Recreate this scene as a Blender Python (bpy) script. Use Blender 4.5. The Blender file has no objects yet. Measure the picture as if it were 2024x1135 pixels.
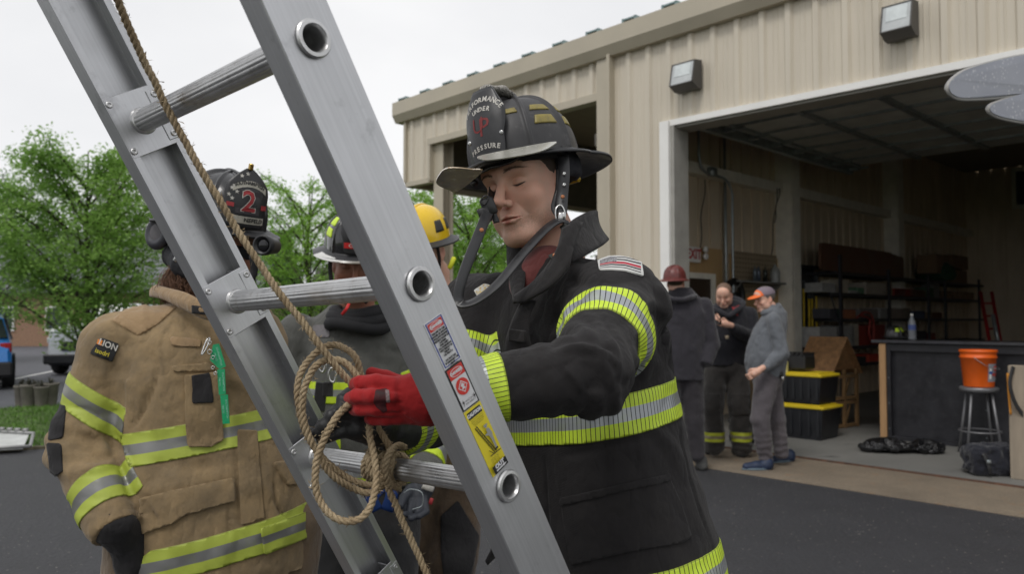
import bpy, math, random
import numpy as np
from mathutils import Vector, Matrix
random.seed(7); RNG = np.random.default_rng(7)
SC = bpy.context.scene; COL = SC.collection
F_PX = 1547.0; CX = 1012.0; CY = 567.5; CAMZ = 1.45
TH = math.atan(62.5/F_PX); CT, ST = math.cos(TH), math.sin(TH)
A = lambda *a: np.array(a, float)

def ray(px, py):
    a = (px-CX)/F_PX; b = (CY-py)/F_PX
    return A(a, CT-b*ST, ST+b*CT)
def at(px, py, D):
    d = ray(px, py); return A(0, 0, CAMZ)+d*(D/d[1])
def gnd(px, py, z=0.0):
    d = ray(px, py); return A(0, 0, CAMZ)+d*((z-CAMZ)/d[2])
def proj(P):
    P = np.atleast_2d(P); x, y, z = P[:, 0], P[:, 1], P[:, 2]-CAMZ
    yf = np.maximum(y*CT+z*ST, 1e-3); zu = -y*ST+z*CT
    return np.stack([CX+F_PX*x/yf, CY-F_PX*zu/yf], 1)
def nrm(v): v = np.asarray(v, float); return v/(np.linalg.norm(v)+1e-12)

# ---------------------------------------------------------------- objects
def tag(o, label=None, cat=None, group=None, kind=None):
    if label: o['label'] = label
    if cat: o['category'] = cat
    if group: o['group'] = group
    if kind: o['kind'] = kind
    return o
def thing(name, label, cat, loc=(0, 0, 0), group=None):
    o = bpy.data.objects.new(name, None); COL.objects.link(o)
    o.location = [float(v) for v in loc]; o.empty_display_size = .1
    return tag(o, label, cat, group)
def wloc(o):
    v = A(0, 0, 0)
    while o is not None: v = v+np.array(o.location); o = o.parent
    return v
def obj(name, geo, mats, parent=None, smooth=True, attrs=None, midx=None, origin=None):
    V, Fs = geo[0], geo[1]
    V = np.asarray(V, float)
    if parent is None and origin is None: off = A(0, 0, 0)
    elif parent is None: off = np.asarray(origin, float)
    else: off = wloc(parent)
    me = bpy.data.meshes.new(name)
    Fl = Fs.tolist() if isinstance(Fs, np.ndarray) else [list(f) for f in Fs]
    me.from_pydata((V-off).tolist(), [], Fl)
    if not isinstance(mats, (list, tuple)): mats = [mats]
    for m in mats: me.materials.append(m)
    if midx is None and len(geo) > 2 and geo[2] is not None: midx = geo[2]
    if midx is not None: me.polygons.foreach_set('material_index', np.asarray(midx, np.int32))
    me.polygons.foreach_set('use_smooth', [bool(smooth)]*len(Fl))
    if attrs:
        for k, a in attrs.items():
            at_ = me.attributes.new(k, 'FLOAT', 'POINT'); at_.data.foreach_set('value', np.asarray(a, np.float32))
    me.update()
    if smooth == 'auto':
        me.set_sharp_from_angle(angle=math.radians(38))
    o = bpy.data.objects.new(name, me); COL.objects.link(o)
    if parent is None: o.location = off
    else: o.parent = parent
    return o

# ---------------------------------------------------------------- simple geometry
def objs(name, geos, mats, parent=None, **k):
    return [obj(name, g, mats, parent, **k) for g in geos]
def split_boxes(mb, name, mats, parent, smooth=False):
    for V, F in zip(mb.V, mb.split()): obj(name, (V, F), mats, parent, smooth=smooth)
class MB:
    def __init__(s): s.V = []; s.F = []; s.M = []; s.n = 0
    def add(s, V, F, m=0):
        V = np.asarray(V, float); s.V.append(V)
        for f in F: s.F.append([int(i)+s.n for i in f]); s.M.append(m)
        s.n += len(V); return s
    def box(s, c, size, R=None, m=0):
        c = A(*c); h = A(*size)/2
        P = np.array([[x, y, z] for x in (-1, 1) for y in (-1, 1) for z in (-1, 1)])*h
        if R is not None: P = P@np.asarray(R).T
        return s.add(P+c, [(0, 1, 3, 2), (4, 6, 7, 5), (0, 4, 5, 1), (2, 3, 7, 6), (0, 2, 6, 4), (1, 5, 7, 3)], m)
    def bbox(s, c, size, b=.01, R=None, m=0):   # chamfered box
        h = A(*size)/2; b = min(b, min(h)*.9); P = []
        for x in (-1, 1):
            for y in (-1, 1):
                for z in (-1, 1):
                    P += [[x*h[0], y*(h[1]-b), z*(h[2]-b)], [x*(h[0]-b), y*h[1], z*(h[2]-b)], [x*(h[0]-b), y*(h[1]-b), z*h[2]]]
        P = np.array(P); 
        if R is not None: P = P@np.asarray(R).T
        idx = lambda x, y, z, k: ((x > 0)*4+(y > 0)*2+(z > 0))*3+k
        F = []
        for x in (-1, 1): F.append([idx(x, -1, -1, 0), idx(x, 1, -1, 0), idx(x, 1, 1, 0), idx(x, -1, 1, 0)][::x])
        for y in (-1, 1): F.append([idx(-1, y, -1, 1), idx(-1, y, 1, 1), idx(1, y, 1, 1), idx(1, y, -1, 1)][::y])
        for z in (-1, 1): F.append([idx(-1, -1, z, 2), idx(1, -1, z, 2), idx(1, 1, z, 2), idx(-1, 1, z, 2)][::z])
        for x in (-1, 1):
            for y in (-1, 1): F.append([idx(x, y, -1, 0), idx(x, y, 1, 0), idx(x, y, 1, 1), idx(x, y, -1, 1)][::-x*y])
            for z in (-1, 1): F.append([idx(x, -1, z, 0), idx(x, 1, z, 0), idx(x, 1, z, 2), idx(x, -1, z, 2)][::x*z])
        for y in (-1, 1):
            for z in (-1, 1): F.append([idx(-1, y, z, 1), idx(1, y, z, 1), idx(1, y, z, 2), idx(-1, y, z, 2)][::-y*z])
        for x in (-1, 1):
            for y in (-1, 1):
                for z in (-1, 1): F.append([idx(x, y, z, 0), idx(x, y, z, 1), idx(x, y, z, 2)][::x*y*z])
        return s.add(P+A(*c), F, m)
    def prism(s, poly, d0, d1, m=0, fr=None):
        # poly: 3D base points (planar); extruded from +d0 to +d1 (3-vectors)
        P = np.asarray(poly, float); n = len(P); V = np.vstack([P+A(*d0), P+A(*d1)])
        F = [list(range(n))[::-1], list(range(n, 2*n))]+[[i, (i+1) % n, n+(i+1) % n, n+i] for i in range(n)]
        return s.add(V, F, m)
    def tube(s, pts, r, n=8, m=0, caps=True):
        V, F = sweep(pts, circ(1, n), r, caps=caps); return s.add(V, F, m)
    def lathe(s, prof, c=(0, 0, 0), n=24, axis=None, m=0):
        V, F = lathe(prof, n)
        if axis is not None:
            z = nrm(axis); x = nrm(np.cross([0, 1, .01], z)); y = np.cross(z, x); V = V@np.array([x, y, z])
        return s.add(V+A(*c), F, m)
    def geo(s): return (np.vstack(s.V), s.F, s.M)
    def split(s):
        out = []; o = 0; k = 0
        for V in s.V:
            n = len(V); Fs = []
            while k < len(s.F) and min(s.F[k]) < o+n: Fs.append([i-o for i in s.F[k]]); k += 1
            out.append(Fs); o += n
        return out
def circ(r=1, n=8, sx=1, sy=1):
    a = np.arange(n)*2*math.pi/n; return np.stack([np.cos(a)*r*sx, np.sin(a)*r*sy], 1)
def rect(w, h, b=.0):
    if b: return A([-w/2+b, -h/2], [w/2-b, -h/2], [w/2, -h/2+b], [w/2, h/2-b], [w/2-b, h/2], [-w/2+b, h/2], [-w/2, h/2-b], [-w/2, -h/2+b])
    return A([-w/2, -h/2], [w/2, -h/2], [w/2, h/2], [-w/2, h/2])
def lathe(prof, n=24):
    prof = np.asarray(prof, float); a = np.arange(n)*2*math.pi/n
    V = np.vstack([np.stack([r*np.cos(a), r*np.sin(a), np.full(n, z)], 1) for r, z in prof]); F = []
    for k in range(len(prof)-1):
        for i in range(n): F.append([k*n+i, k*n+(i+1) % n, (k+1)*n+(i+1) % n, (k+1)*n+i])
    F.append(list(range(n))[::-1]); F.append([(len(prof)-1)*n+i for i in range(n)])
    return V, F
def sweep(pts, prof, scale=1., up=None, caps=True, twist=None, closed=False):
    P = np.asarray(pts, float); n = len(P); k = len(prof)
    T = np.gradient(P, axis=0)
    if closed: T = np.roll(P, -1, 0)-np.roll(P, 1, 0)
    T /= np.linalg.norm(T, axis=1)[:, None]+1e-12
    sc = np.broadcast_to(np.asarray(scale, float).reshape(-1, 1) if np.ndim(scale) == 1 else np.asarray(scale, float), (n, 1) if np.ndim(scale) < 2 else (n, 2))
    V = []; u = None
    for i in range(n):
        t = T[i]
        if up is not None:
            uu = up[i] if np.ndim(up) == 2 else up
            u = nrm(np.cross(t, uu)); v = nrm(np.cross(u, t))
        else:
            if u is None: u = nrm(np.cross(t, [0, 0, 1] if abs(t[2]) < .9 else [0, 1, 0]))
            u = nrm(u-t*np.dot(u, t)); v = np.cross(u, t)
        pr = prof if not callable(prof) else prof(i)
        a, b = pr[:, 0:1]*sc[i][0], pr[:, 1:2]*sc[i][-1]
        if twist is not None:
            c_, s_ = math.cos(twist[i]), math.sin(twist[i]); a, b = a*c_-b*s_, a*s_+b*c_
        V.append(P[i]+a*u+b*v)
    F = [[i*k+j, i*k+(j+1) % k, (i+1)*k+(j+1) % k, (i+1)*k+j] for i in range(n-1) for j in range(k)]
    if closed: F += [[(n-1)*k+j, (n-1)*k+(j+1) % k, (j+1) % k, j] for j in range(k)]
    elif caps: F += [list(range(k))[::-1], [(n-1)*k+j for j in range(k)]]
    return np.vstack(V), F
def cr(pts, n=8, closed=False):
    P = np.asarray(pts, float); 
    if closed: Q = np.vstack([P[-1:], P, P[:2]])
    else: Q = np.vstack([2*P[0]-P[1], P, 2*P[-1]-P[-2]])
    out = []
    for i in range(1, len(Q)-2):
        p0, p1, p2, p3 = Q[i-1:i+3]
        for t in np.arange(n)/n:
            out.append(.5*((2*p1)+(p2-p0)*t+(2*p0-5*p1+4*p2-p3)*t*t+(3*p1-p0-3*p2+p3)*t**3))
    if not closed: out.append(P[-1])
    return np.array(out)
def join(*gs):
    m = MB()
    for g in gs: m.add(g[0], g[1])
    return m.geo()
def frame(fwd, up=(0, 0, 1)):
    """columns: x(right), y(forward), z(up)"""
    y = nrm(fwd); x = nrm(np.cross(y, up)); z = np.cross(x, y); return np.array([x, y, z]).T
def text_geo(txt, size, fn, bold=0.0, depth=.0, align='CENTER', cut=0.):
    cu = bpy.data.curves.new('t', 'FONT'); cu.body = txt; cu.size = size; cu.align_x = align; cu.align_y = 'CENTER'
    cu.offset = bold; cu.resolution_u = 2; cu.extrude = depth
    o = bpy.data.objects.new('t', cu); COL.objects.link(o)
    dg = bpy.context.evaluated_depsgraph_get(); me = o.evaluated_get(dg).to_mesh()
    V = np.array([v.co[:] for v in me.vertices]).reshape(-1, 3); F = [list(p.vertices) for p in me.polygons]
    o.evaluated_get(dg).to_mesh_clear(); bpy.data.objects.remove(o); bpy.data.curves.remove(cu)
    return np.array([fn(*v) for v in V]).reshape(-1, 3), F

# ---------------------------------------------------------------- numpy noise
def vnoise(P, seed=0):
    P = np.asarray(P, float); I = np.floor(P).astype(np.int64); f = P-I; f = f*f*(3-2*f)
    def h(i, j, k):
        n = (i*374761393+j*668265263+k*2147483647+seed*1013904223) & 0xffffffff
        n = ((n ^ (n >> 13))*1274126177) & 0xffffffff
        return ((n ^ (n >> 16)) & 0xffff)/32768.-1
    r = 0
    for a in (0, 1):
        for b in (0, 1):
            for c in (0, 1):
                w = (f[:, 0] if a else 1-f[:, 0])*(f[:, 1] if b else 1-f[:, 1])*(f[:, 2] if c else 1-f[:, 2])
                r = r+w*h(I[:, 0]+a, I[:, 1]+b, I[:, 2]+c)
    return r
def fbm(P, sc, seed=0, o=3):
    r = 0; a = 1
    for k in range(o): r = r+a*vnoise(np.asarray(P)*sc*(2**k), seed+k); a *= .5
    return r

def ridged(P, sc, seed=0, o=2, p=3.):
    """sharp valley lines like cloth creases, 0..1"""
    r = 0; a = 1.; Q = np.asarray(P)
    Q = Q+np.stack([vnoise(Q*sc*.6, seed+50+i) for i in range(3)], 1)*.35/sc
    for k in range(o): r = r+a*(1-np.abs(vnoise(Q*sc*(1.9**k), seed+k)))**p*.8; a *= .5
    return r
# ---------------------------------------------------------------- SDF modelling
def smin(a, b, k):
    if k <= 0: return np.minimum(a, b)
    h = np.clip(.5+.5*(b-a)/k, 0, 1); return b+(a-b)*h-k*h*(1-h)
def smax(a, b, k): return -smin(-a, -b, k)
def s_cone(P, a, b, ra, rb):
    a, b = A(*a), A(*b); d = b-a; t = np.clip((P-a)@d/(d@d+1e-12), 0, 1)
    return np.linalg.norm(P-a-t[:, None]*d, axis=1)-(ra+(rb-ra)*t)
def s_ell(P, c, r, R=None):
    Q = P-A(*c)
    if R is not None: Q = Q@np.asarray(R)
    r = A(*r); k0 = np.linalg.norm(Q/r, axis=1); k1 = np.linalg.norm(Q/(r*r), axis=1)
    return k0*(k0-1)/(k1+1e-9)
def s_chain(P, pts, rad, k=.0):
    d = None
    for i in range(len(pts)-1):
        e = s_cone(P, pts[i], pts[i+1], rad[i], rad[i+1]); d = e if d is None else smin(d, e, k)
    return d
def s_box(P, c, h, R=None, r=.0):
    Q = P-A(*c)
    if R is not None: Q = Q@np.asarray(R)
    q = np.abs(Q)-(A(*h)-r); return np.linalg.norm(np.maximum(q, 0), axis=1)+np.minimum(q.max(1), 0)-r
def s_loft(P, secs, e=2.3):
    """secs: list of (z, cx, cy, a, b, angle) stacked elliptical sections"""
    S = np.array(secs, float); S = S[np.argsort(S[:, 0])]; z = np.clip(P[:, 2], S[0, 0], S[-1, 0])
    g = [np.interp(z, S[:, 0], S[:, i]) for i in range(1, 6)]
    x, y = P[:, 0]-g[0], P[:, 1]-g[1]; c, s = np.cos(g[4]), np.sin(g[4])
    u, v = (x*c+y*s)/g[2], (-x*s+y*c)/g[3]
    d = ((np.abs(u)**e+np.abs(v)**e)**(1/e)-1)*np.minimum(g[2], g[3])
    dz = np.maximum(S[0, 0]-P[:, 2], P[:, 2]-S[-1, 0])
    return np.where(dz > 0, np.sqrt(np.maximum(d, 0)**2+dz**2), np.maximum(d, dz))
def nets(fn, lo, hi, h):
    lo, hi = A(*lo), A(*hi); n = np.ceil((hi-lo)/h).astype(int)+1
    ax = [lo[i]+np.arange(n[i])*h for i in range(3)]
    Vv = np.empty(n, np.float32)
    YZ = np.stack(np.meshgrid(ax[1], ax[2], indexing='ij'), -1).reshape(-1, 2)
    step = max(1, 400000//len(YZ))
    for i in range(0, n[0], step):
        xs = ax[0][i:i+step]
        P = np.empty((len(xs)*len(YZ), 3)); P[:, 0] = np.repeat(xs, len(YZ)); P[:, 1:] = np.tile(YZ, (len(xs), 1))
        Vv[i:i+step] = fn(P).reshape(len(xs), n[1], n[2])
    Vv[0] = np.maximum(Vv[0], 1e-4); Vv[-1] = np.maximum(Vv[-1], 1e-4); Vv[:, 0] = np.maximum(Vv[:, 0], 1e-4); Vv[:, -1] = np.maximum(Vv[:, -1], 1e-4)
    Vv[:, :, 0] = np.maximum(Vv[:, :, 0], 1e-4); Vv[:, :, -1] = np.maximum(Vv[:, :, -1], 1e-4)
    ins = Vv < 0; m = n-1
    acc = np.zeros((*m, 3), np.float32); cnt = np.zeros(m, np.float32)
    cr_ = []
    for a in range(3):
        s0 = [slice(None)]*3; s1 = [slice(None)]*3; s0[a] = slice(0, -1); s1[a] = slice(1, None)
        v0, v1 = Vv[tuple(s0)], Vv[tuple(s1)]; x = ins[tuple(s0)] != ins[tuple(s1)]
        cr_.append((x, ins[tuple(s0)])); idx = np.argwhere(x)
        t = v0[x]/(v0[x]-v1[x]); p = idx.astype(np.float32); p[:, a] += t
        o = [i for i in range(3) if i != a]
        for db in (0, 1):
            for dc in (0, 1):
                q = idx.copy(); q[:, o[0]] -= db; q[:, o[1]] -= dc
                ok = ((q >= 0) & (q < m)).all(1)
                np.add.at(acc, tuple(q[ok].T), p[ok]); np.add.at(cnt, tuple(q[ok].T), 1)
    occ = cnt > 0; ids = np.full(m, -1, np.int64); ids[occ] = np.arange(occ.sum())
    V = acc[occ]/cnt[occ][:, None]*h+lo; F = []
    for a in range(3):
        x, i0 = cr_[a]; idx = np.argwhere(x); fl = i0[x]; o = [(a+1) % 3, (a+2) % 3]
        ok = (idx[:, o[0]] > 0) & (idx[:, o[1]] > 0); ok &= (idx[:, o[0]] < m[o[0]]) & (idx[:, o[1]] < m[o[1]])
        idx, fl = idx[ok], fl[ok]; e0 = np.zeros(3, int); e0[o[0]] = 1; e1 = np.zeros(3, int); e1[o[1]] = 1
        q = np.stack([ids[tuple((idx-e0-e1).T)], ids[tuple((idx-e1).T)], ids[tuple(idx.T)], ids[tuple((idx-e0).T)]], 1)
        q[~fl] = q[~fl][:, ::-1]; F.append(q)
    F = np.vstack(F); F = F[(F >= 0).all(1)]
    return V.astype(float), F
def vnormals(V, F):
    N = np.zeros_like(V); F = np.asarray(F)
    n = np.cross(V[F[:, 2]]-V[F[:, 0]], V[F[:, 3]]-V[F[:, 1]])
    for k in range(4): np.add.at(N, F[:, k], n)
    return N/(np.linalg.norm(N, axis=1)[:, None]+1e-12)
def smooth(V, F, it=1, w=None):
    F = np.asarray(F)
    E = np.vstack([F[:, [0, 1]], F[:, [1, 2]], F[:, [2, 3]], F[:, [3, 0]]])
    for _ in range(it):
        S = np.zeros_like(V); C = np.zeros(len(V)); np.add.at(S, E[:, 0], V[E[:, 1]]); np.add.at(C, E[:, 0], 1)
        d = S/np.maximum(C, 1)[:, None]-V; V = V+d*(.5 if w is None else .5*w[:, None])
    return V
def clip(V, F, f, extra=None):
    """keep polygons where field f>=0; extra: dict of vertex arrays to interpolate"""
    keep = {}; nv = []; src = []
    f = np.asarray(f, float); F = np.asarray(F); pos = f >= 0; c = pos[F].sum(1)
    out = []; 
    def vid(i):
        if i not in keep: keep[i] = len(src); src.append((i, i, 0.))
        return keep[i]
    def eid(i, j):
        k = (i, j) if i < j else (j, i)
        if k not in keep: a, b = k; keep[k] = len(src); src.append((a, b, f[a]/(f[a]-f[b])))
        return keep[k]
    for q in F[c == F.shape[1]]: out.append([vid(i) for i in q])
    for q in F[(c > 0) & (c < F.shape[1])]:
        r = []; q = q.tolist()
        for a, b in zip(q, q[1:]+q[:1]):
            if pos[a]: r.append(vid(a))
            if pos[a] != pos[b]: r.append(eid(a, b))
        if len(r) > 2: out.append(r)
    if not src: return np.zeros((0, 3)), [], {}
    s = np.array(src); i, j, t = s[:, 0].astype(int), s[:, 1].astype(int), s[:, 2]
    lerp = lambda X: X[i]*(1-t)[:, None]+X[j]*t[:, None] if X.ndim == 2 else X[i]*(1-t)+X[j]*t
    return lerp(V), out, {k: lerp(np.asarray(x, float)) for k, x in (extra or {}).items()}
def shell(V, F, N, off=.002, depth=.004, ex=None):
    """raise a patch by off along N and close its rim down by depth"""
    n = len(V); edges = {}
    for q in F:
        for a, b in zip(q, q[1:]+q[:1]): edges[(a, b)] = 1
    B = [(a, b) for (a, b) in edges if (b, a) not in edges]
    V2 = np.vstack([V+N*off, V+N*(off-depth)])
    F2 = list(F)+[[b, a, a+n, b+n] for a, b in B]
    ex2 = {k: np.concatenate([x, x]) for k, x in (ex or {}).items()}
    return V2, F2, ex2
def poly_sd(Q, poly):
    """signed distance (px), positive inside"""
    P = np.asarray(poly, float); d = np.full(len(Q), 1e9); ins = np.zeros(len(Q), bool)
    for a, b in zip(P, np.roll(P, -1, 0)):
        e = b-a; w = Q-a; t = np.clip(w@e/(e@e+1e-9), 0, 1); d = np.minimum(d, np.linalg.norm(w-t[:, None]*e, axis=1))
        c = (a[1] > Q[:, 1]) != (b[1] > Q[:, 1])
        with np.errstate(divide='ignore', invalid='ignore'):
            x = (b[0]-a[0])*(Q[:, 1]-a[1])/(b[1]-a[1]+1e-12)+a[0]
        ins ^= c & (Q[:, 0] < x)
    return np.where(ins, d, -d)
def line_d(Q, pts):
    P = np.asarray(pts, float); d = np.full(len(Q), 1e9); T = np.zeros(len(Q)); n = len(P)-1
    for i, (a, b) in enumerate(zip(P[:-1], P[1:])):
        e = b-a; w = Q-a; t = np.clip(w@e/(e@e+1e-9), 0, 1); dd = np.linalg.norm(w-t[:, None]*e, axis=1)
        m = dd < d; d = np.where(m, dd, d); T = np.where(m, (i+t)/n, T)
    return d, T
class Cloth:
    """surface mesh with sculpt strokes placed from the photograph's viewpoint"""
    def __init__(s, fn, lo, hi, h, it=1, geo=None):
        s.V, s.F = nets(fn, lo, hi, h) if geo is None else geo
        if it: s.V = smooth(s.V, s.F, it)
        s.upd()
    def upd(s):
        s.N = vnormals(s.V, s.F); s.Q = proj(s.V); s.front = ((s.V-A(0, 0, CAMZ))*s.N).sum(1) < 0
    def disp(s, d, upd=True):
        s.V = s.V+s.N*np.asarray(d)[:, None]
        if upd: s.upd()
    def strokes(s, L, dlim=(0, 99)):
        if not hasattr(s, 'seam'): s.seam = np.zeros(len(s.V))
        Q0 = s.Q.copy()
        """(points px, width px, height m) ; height<0 is a groove"""
        d = np.zeros(len(s.V)); ok = s.front & (s.V[:, 1] > dlim[0]) & (s.V[:, 1] < dlim[1])
        for pts, w, hgt in L:
            q = cr(pts, 5) if len(pts) > 2 else pts
            r, t = line_d(s.Q, q); tap = np.clip(np.minimum(t, 1-t)*5, .0, 1)**.7
            g = np.exp(-(r/w)**2)
            if hgt > 0: g = g-.35*np.exp(-((r-w*1.7)/w)**2)
            d += np.where(ok, g*hgt*tap, 0)
        for pts, w, hgt in L:
            if hgt < 0 and w <= 3.2:
                q = cr(pts, 5) if len(pts) > 2 else pts
                r, t = line_d(Q0, q); s.seam = np.maximum(s.seam, np.where(ok, np.exp(-((r-2.6)/1.1)**2)*.8+np.exp(-(r/1.2)**2), 0))
        s.disp(d)
    def patch(s, poly, off=.003, depth=.006, dlim=(0, 99), field=None, attr=None):
        f = poly_sd(s.Q, poly) if poly is not None else field
        if poly is not None: f = np.where(s.front & (s.V[:, 1] > dlim[0]) & (s.V[:, 1] < dlim[1]), f, -3.)
        ex = {'N': s.N}; ex.update(attr or {})
        V, F, e = clip(s.V, s.F, f, ex)
        if not len(F): return None
        N = e.pop('N'); return shell(V, F, N, off, depth, e)
    def band(s, vfield, ufield, lo, hi, limit=None, off=.0022):
        f = np.minimum(vfield-lo, hi-vfield)
        if limit is not None: f = np.minimum(f, limit)
        return s.patch(None, off, .005, field=f, attr={'bv': (vfield-lo)/(hi-lo), 'bu': ufield})
def cyl(V, a, b, r, ref=(0, 0, 1)):
    z = nrm(b-a); x = nrm(np.cross(ref, z)); y = np.cross(z, x); w = V-a
    return w@z, np.arctan2(w@y, w@x)*r

# ---------------------------------------------------------------- materials
MATS = {}
def nt(name):
    m = bpy.data.materials.new(name); m.use_nodes = True; t = m.node_tree
    b = t.nodes['Principled BSDF']; return m, t, b
def N_(t, typ, **kw):
    n = t.nodes.new(typ)
    for k, v in kw.items():
        if k.startswith('i_'):
            key = k[2:].replace('_', ' '); n.inputs[int(key) if key.isdigit() else key].default_value = v
        else: setattr(n, k, v)
    return n
def L_(t, a, b): t.links.new(a, b)
def mixc(t, fac, a, b, mode='MIX'):
    n = t.nodes.new('ShaderNodeMix'); n.data_type = 'RGBA'; n.blend_type = mode; n.clamp_factor = True
    for s, v in ((0, fac), (6, a), (7, b)):
        if isinstance(v, (int, float)): n.inputs[s].default_value = v if s == 0 or n.bl_idname != "ShaderNodeMix" else (v, v, v, 1)
        elif isinstance(v, tuple): n.inputs[s].default_value = (*v[:3], 1)
        else: t.links.new(v, n.inputs[s])
    return n.outputs[2]
def math_(t, op, a, b=0., c=None):
    n = t.nodes.new('ShaderNodeMath'); n.operation = op
    for s, v in enumerate((a, b, c)):
        if v is None: continue
        if isinstance(v, (int, float)): n.inputs[s].default_value = v if s == 0 or n.bl_idname != "ShaderNodeMix" else (v, v, v, 1)
        else: t.links.new(v, n.inputs[s])
    return n.outputs[0]
def ramp(t, fac, lo, hi, a=0., b=1.):
    n = t.nodes.new('ShaderNodeMapRange'); n.inputs[1].default_value = lo; n.inputs[2].default_value = hi
    n.inputs[3].default_value = a; n.inputs[4].default_value = b; L_(t, fac, n.inputs[0]); return n.outputs[0]
def coords(t, sc=(1, 1, 1), rot=(0, 0, 0), kind='Object'):
    tc = t.nodes.new('ShaderNodeTexCoord'); mp = t.nodes.new('ShaderNodeMapping'); mp.inputs['Scale'].default_value = sc; mp.inputs['Rotation'].default_value = rot
    L_(t, tc.outputs[kind], mp.inputs[0]); return mp.outputs[0]
def noise(t, vec, scale, detail=4, rough=.55):
    n = N_(t, 'ShaderNodeTexNoise'); n.inputs['Scale'].default_value = scale; n.inputs['Detail'].default_value = detail; n.inputs['Roughness'].default_value = rough
    L_(t, vec, n.inputs['Vector']); return n.outputs[0]
def bump(t, b, h, strength=.3, dist=.002, prev=None):
    n = N_(t, 'ShaderNodeBump'); n.inputs['Strength'].default_value = strength; n.inputs['Distance'].default_value = dist
    L_(t, h, n.inputs['Height'])
    if prev is not None: L_(t, prev, n.inputs['Normal'])
    L_(t, n.outputs[0], b.inputs['Normal']); return n.outputs[0]
def mat(name, col, rough=.6, metal=0., var=.12, vs=6., stretch=(1, 1, 1), bs=None, bd=.001, bst=.4, col2=None, spec=.5, alpha=None, trans=0., coat=0., rv=.1, c2lo=.5, c2hi=.7, emis=None):
    if name in MATS: return MATS[name]
    m, t, b = nt(name); v = coords(t, stretch); n1 = noise(t, v, vs, 5)
    lo = tuple(c*(1-var) for c in col); hi = tuple(min(1, c*(1+var)) for c in col)
    c = mixc(t, ramp(t, n1, .3, .7), lo, hi)
    if col2: n2 = noise(t, v, vs*2.7, 6, .65); c = mixc(t, ramp(t, n2, c2lo, c2hi), c, col2)
    L_(t, c, b.inputs['Base Color']); b.inputs['Metallic'].default_value = metal
    L_(t, ramp(t, n1, .3, .7, max(0, rough-rv), min(1, rough+rv)), b.inputs['Roughness'])
    b.inputs['Specular IOR Level'].default_value = spec
    b.inputs['Coat Weight'].default_value = coat; b.inputs['Transmission Weight'].default_value = trans
    if alpha is not None: b.inputs['Alpha'].default_value = alpha
    if bs: bump(t, b, noise(t, v, bs, 4), bst, bd)
    if emis: b.inputs['Emission Color'].default_value = (*emis[:3], 1); b.inputs['Emission Strength'].default_value = emis[3]
    MATS[name] = m; return m
# ================================================================ camera, light
cam = bpy.data.cameras.new('camera'); camo = bpy.data.objects.new('camera', cam); COL.objects.link(camo)
camo.location = (0, 0, CAMZ); camo.rotation_euler = (math.pi/2+TH, 0, 0)
cam.sensor_width = 36; cam.lens = F_PX/2024*36; cam.clip_start = .05; cam.clip_end = 600
cam.dof.use_dof = True; cam.dof.focus_distance = 1.38; cam.dof.aperture_fstop = 6.3
SC.camera = camo
w = bpy.data.worlds.new('World'); SC.world = w; w.use_nodes = True; t = w.node_tree; bg = t.nodes['Background']
sky = N_(t, 'ShaderNodeTexSky', sky_type='NISHITA', sun_disc=False, sun_elevation=math.radians(55), sun_rotation=math.radians(-150))
hs = N_(t, 'ShaderNodeHueSaturation', i_Saturation=.10); L_(t, sky.outputs[0], hs.inputs['Color'])
tc = N_(t, 'ShaderNodeTexCoord'); mp = N_(t, 'ShaderNodeMapping'); mp.inputs['Scale'].default_value = (1, 1, 2.2); L_(t, tc.outputs['Generated'], mp.inputs[0])
cl = noise(t, mp.outputs[0], 1.6, 5, .5)
cloud = mixc(t, ramp(t, cl, .35, .68), (7.4, 7.5, 7.75), (9.3, 9.3, 9.4))
L_(t, mixc(t, .82, hs.outputs[0], cloud), bg.inputs['Color']); bg.inputs['Strength'].default_value = .105
sun = bpy.data.lights.new('sun', 'SUN'); so = bpy.data.objects.new('sun', sun); COL.objects.link(so)
sun.energy = 1.15; sun.angle = math.radians(16); sun.color = (1, .97, .93)
so.rotation_euler = (math.radians(35), 0, math.radians(-30))
SC.view_settings.view_transform = 'Standard'; SC.view_settings.look = 'None'; SC.view_settings.exposure = .12; SC.view_settings.gamma = 1
SC.cycles.max_bounces = 8; SC.cycles.use_denoising = True; SC.cycles.caustics_reflective = False; SC.cycles.caustics_refractive = False

# ================================================================ building frame: s along the facade (right), t into the garage
OX, OY = 1.845, 9.41; US = A(.69, -.7238, 0); UT = A(.7238, .69, 0); RB = np.array([US, UT, [0, 0, 1]]).T
def W(s, t_, z): return A(OX, OY, 0)+US*s+UT*t_+A(0, 0, z)
def fac(px, py, t_=0.):     # photo pixel -> (s, z) on the plane t
    d = ray(px, py); p0 = A(OX, OY, 0)+UT*t_; k = (p0@UT)/(d@UT); P = A(0, 0, CAMZ)+d*k; return (P-A(OX, OY, 0))@US, P[2]
def side(px, py, s):        # photo pixel -> (t, z) on the plane s
    d = ray(px, py); p0 = A(OX, OY, 0)+US*s; k = (p0@US)/(d@US); P = A(0, 0, CAMZ)+d*k; return (P-A(OX, OY, 0))@UT, P[2]
def wbox(mb, s0, s1, t0, t1, z0, z1, m=0):
    return mb.box(W((s0+s1)/2, (t0+t1)/2, (z0+z1)/2), (s1-s0, t1-t0, z1-z0), RB, m)

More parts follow.
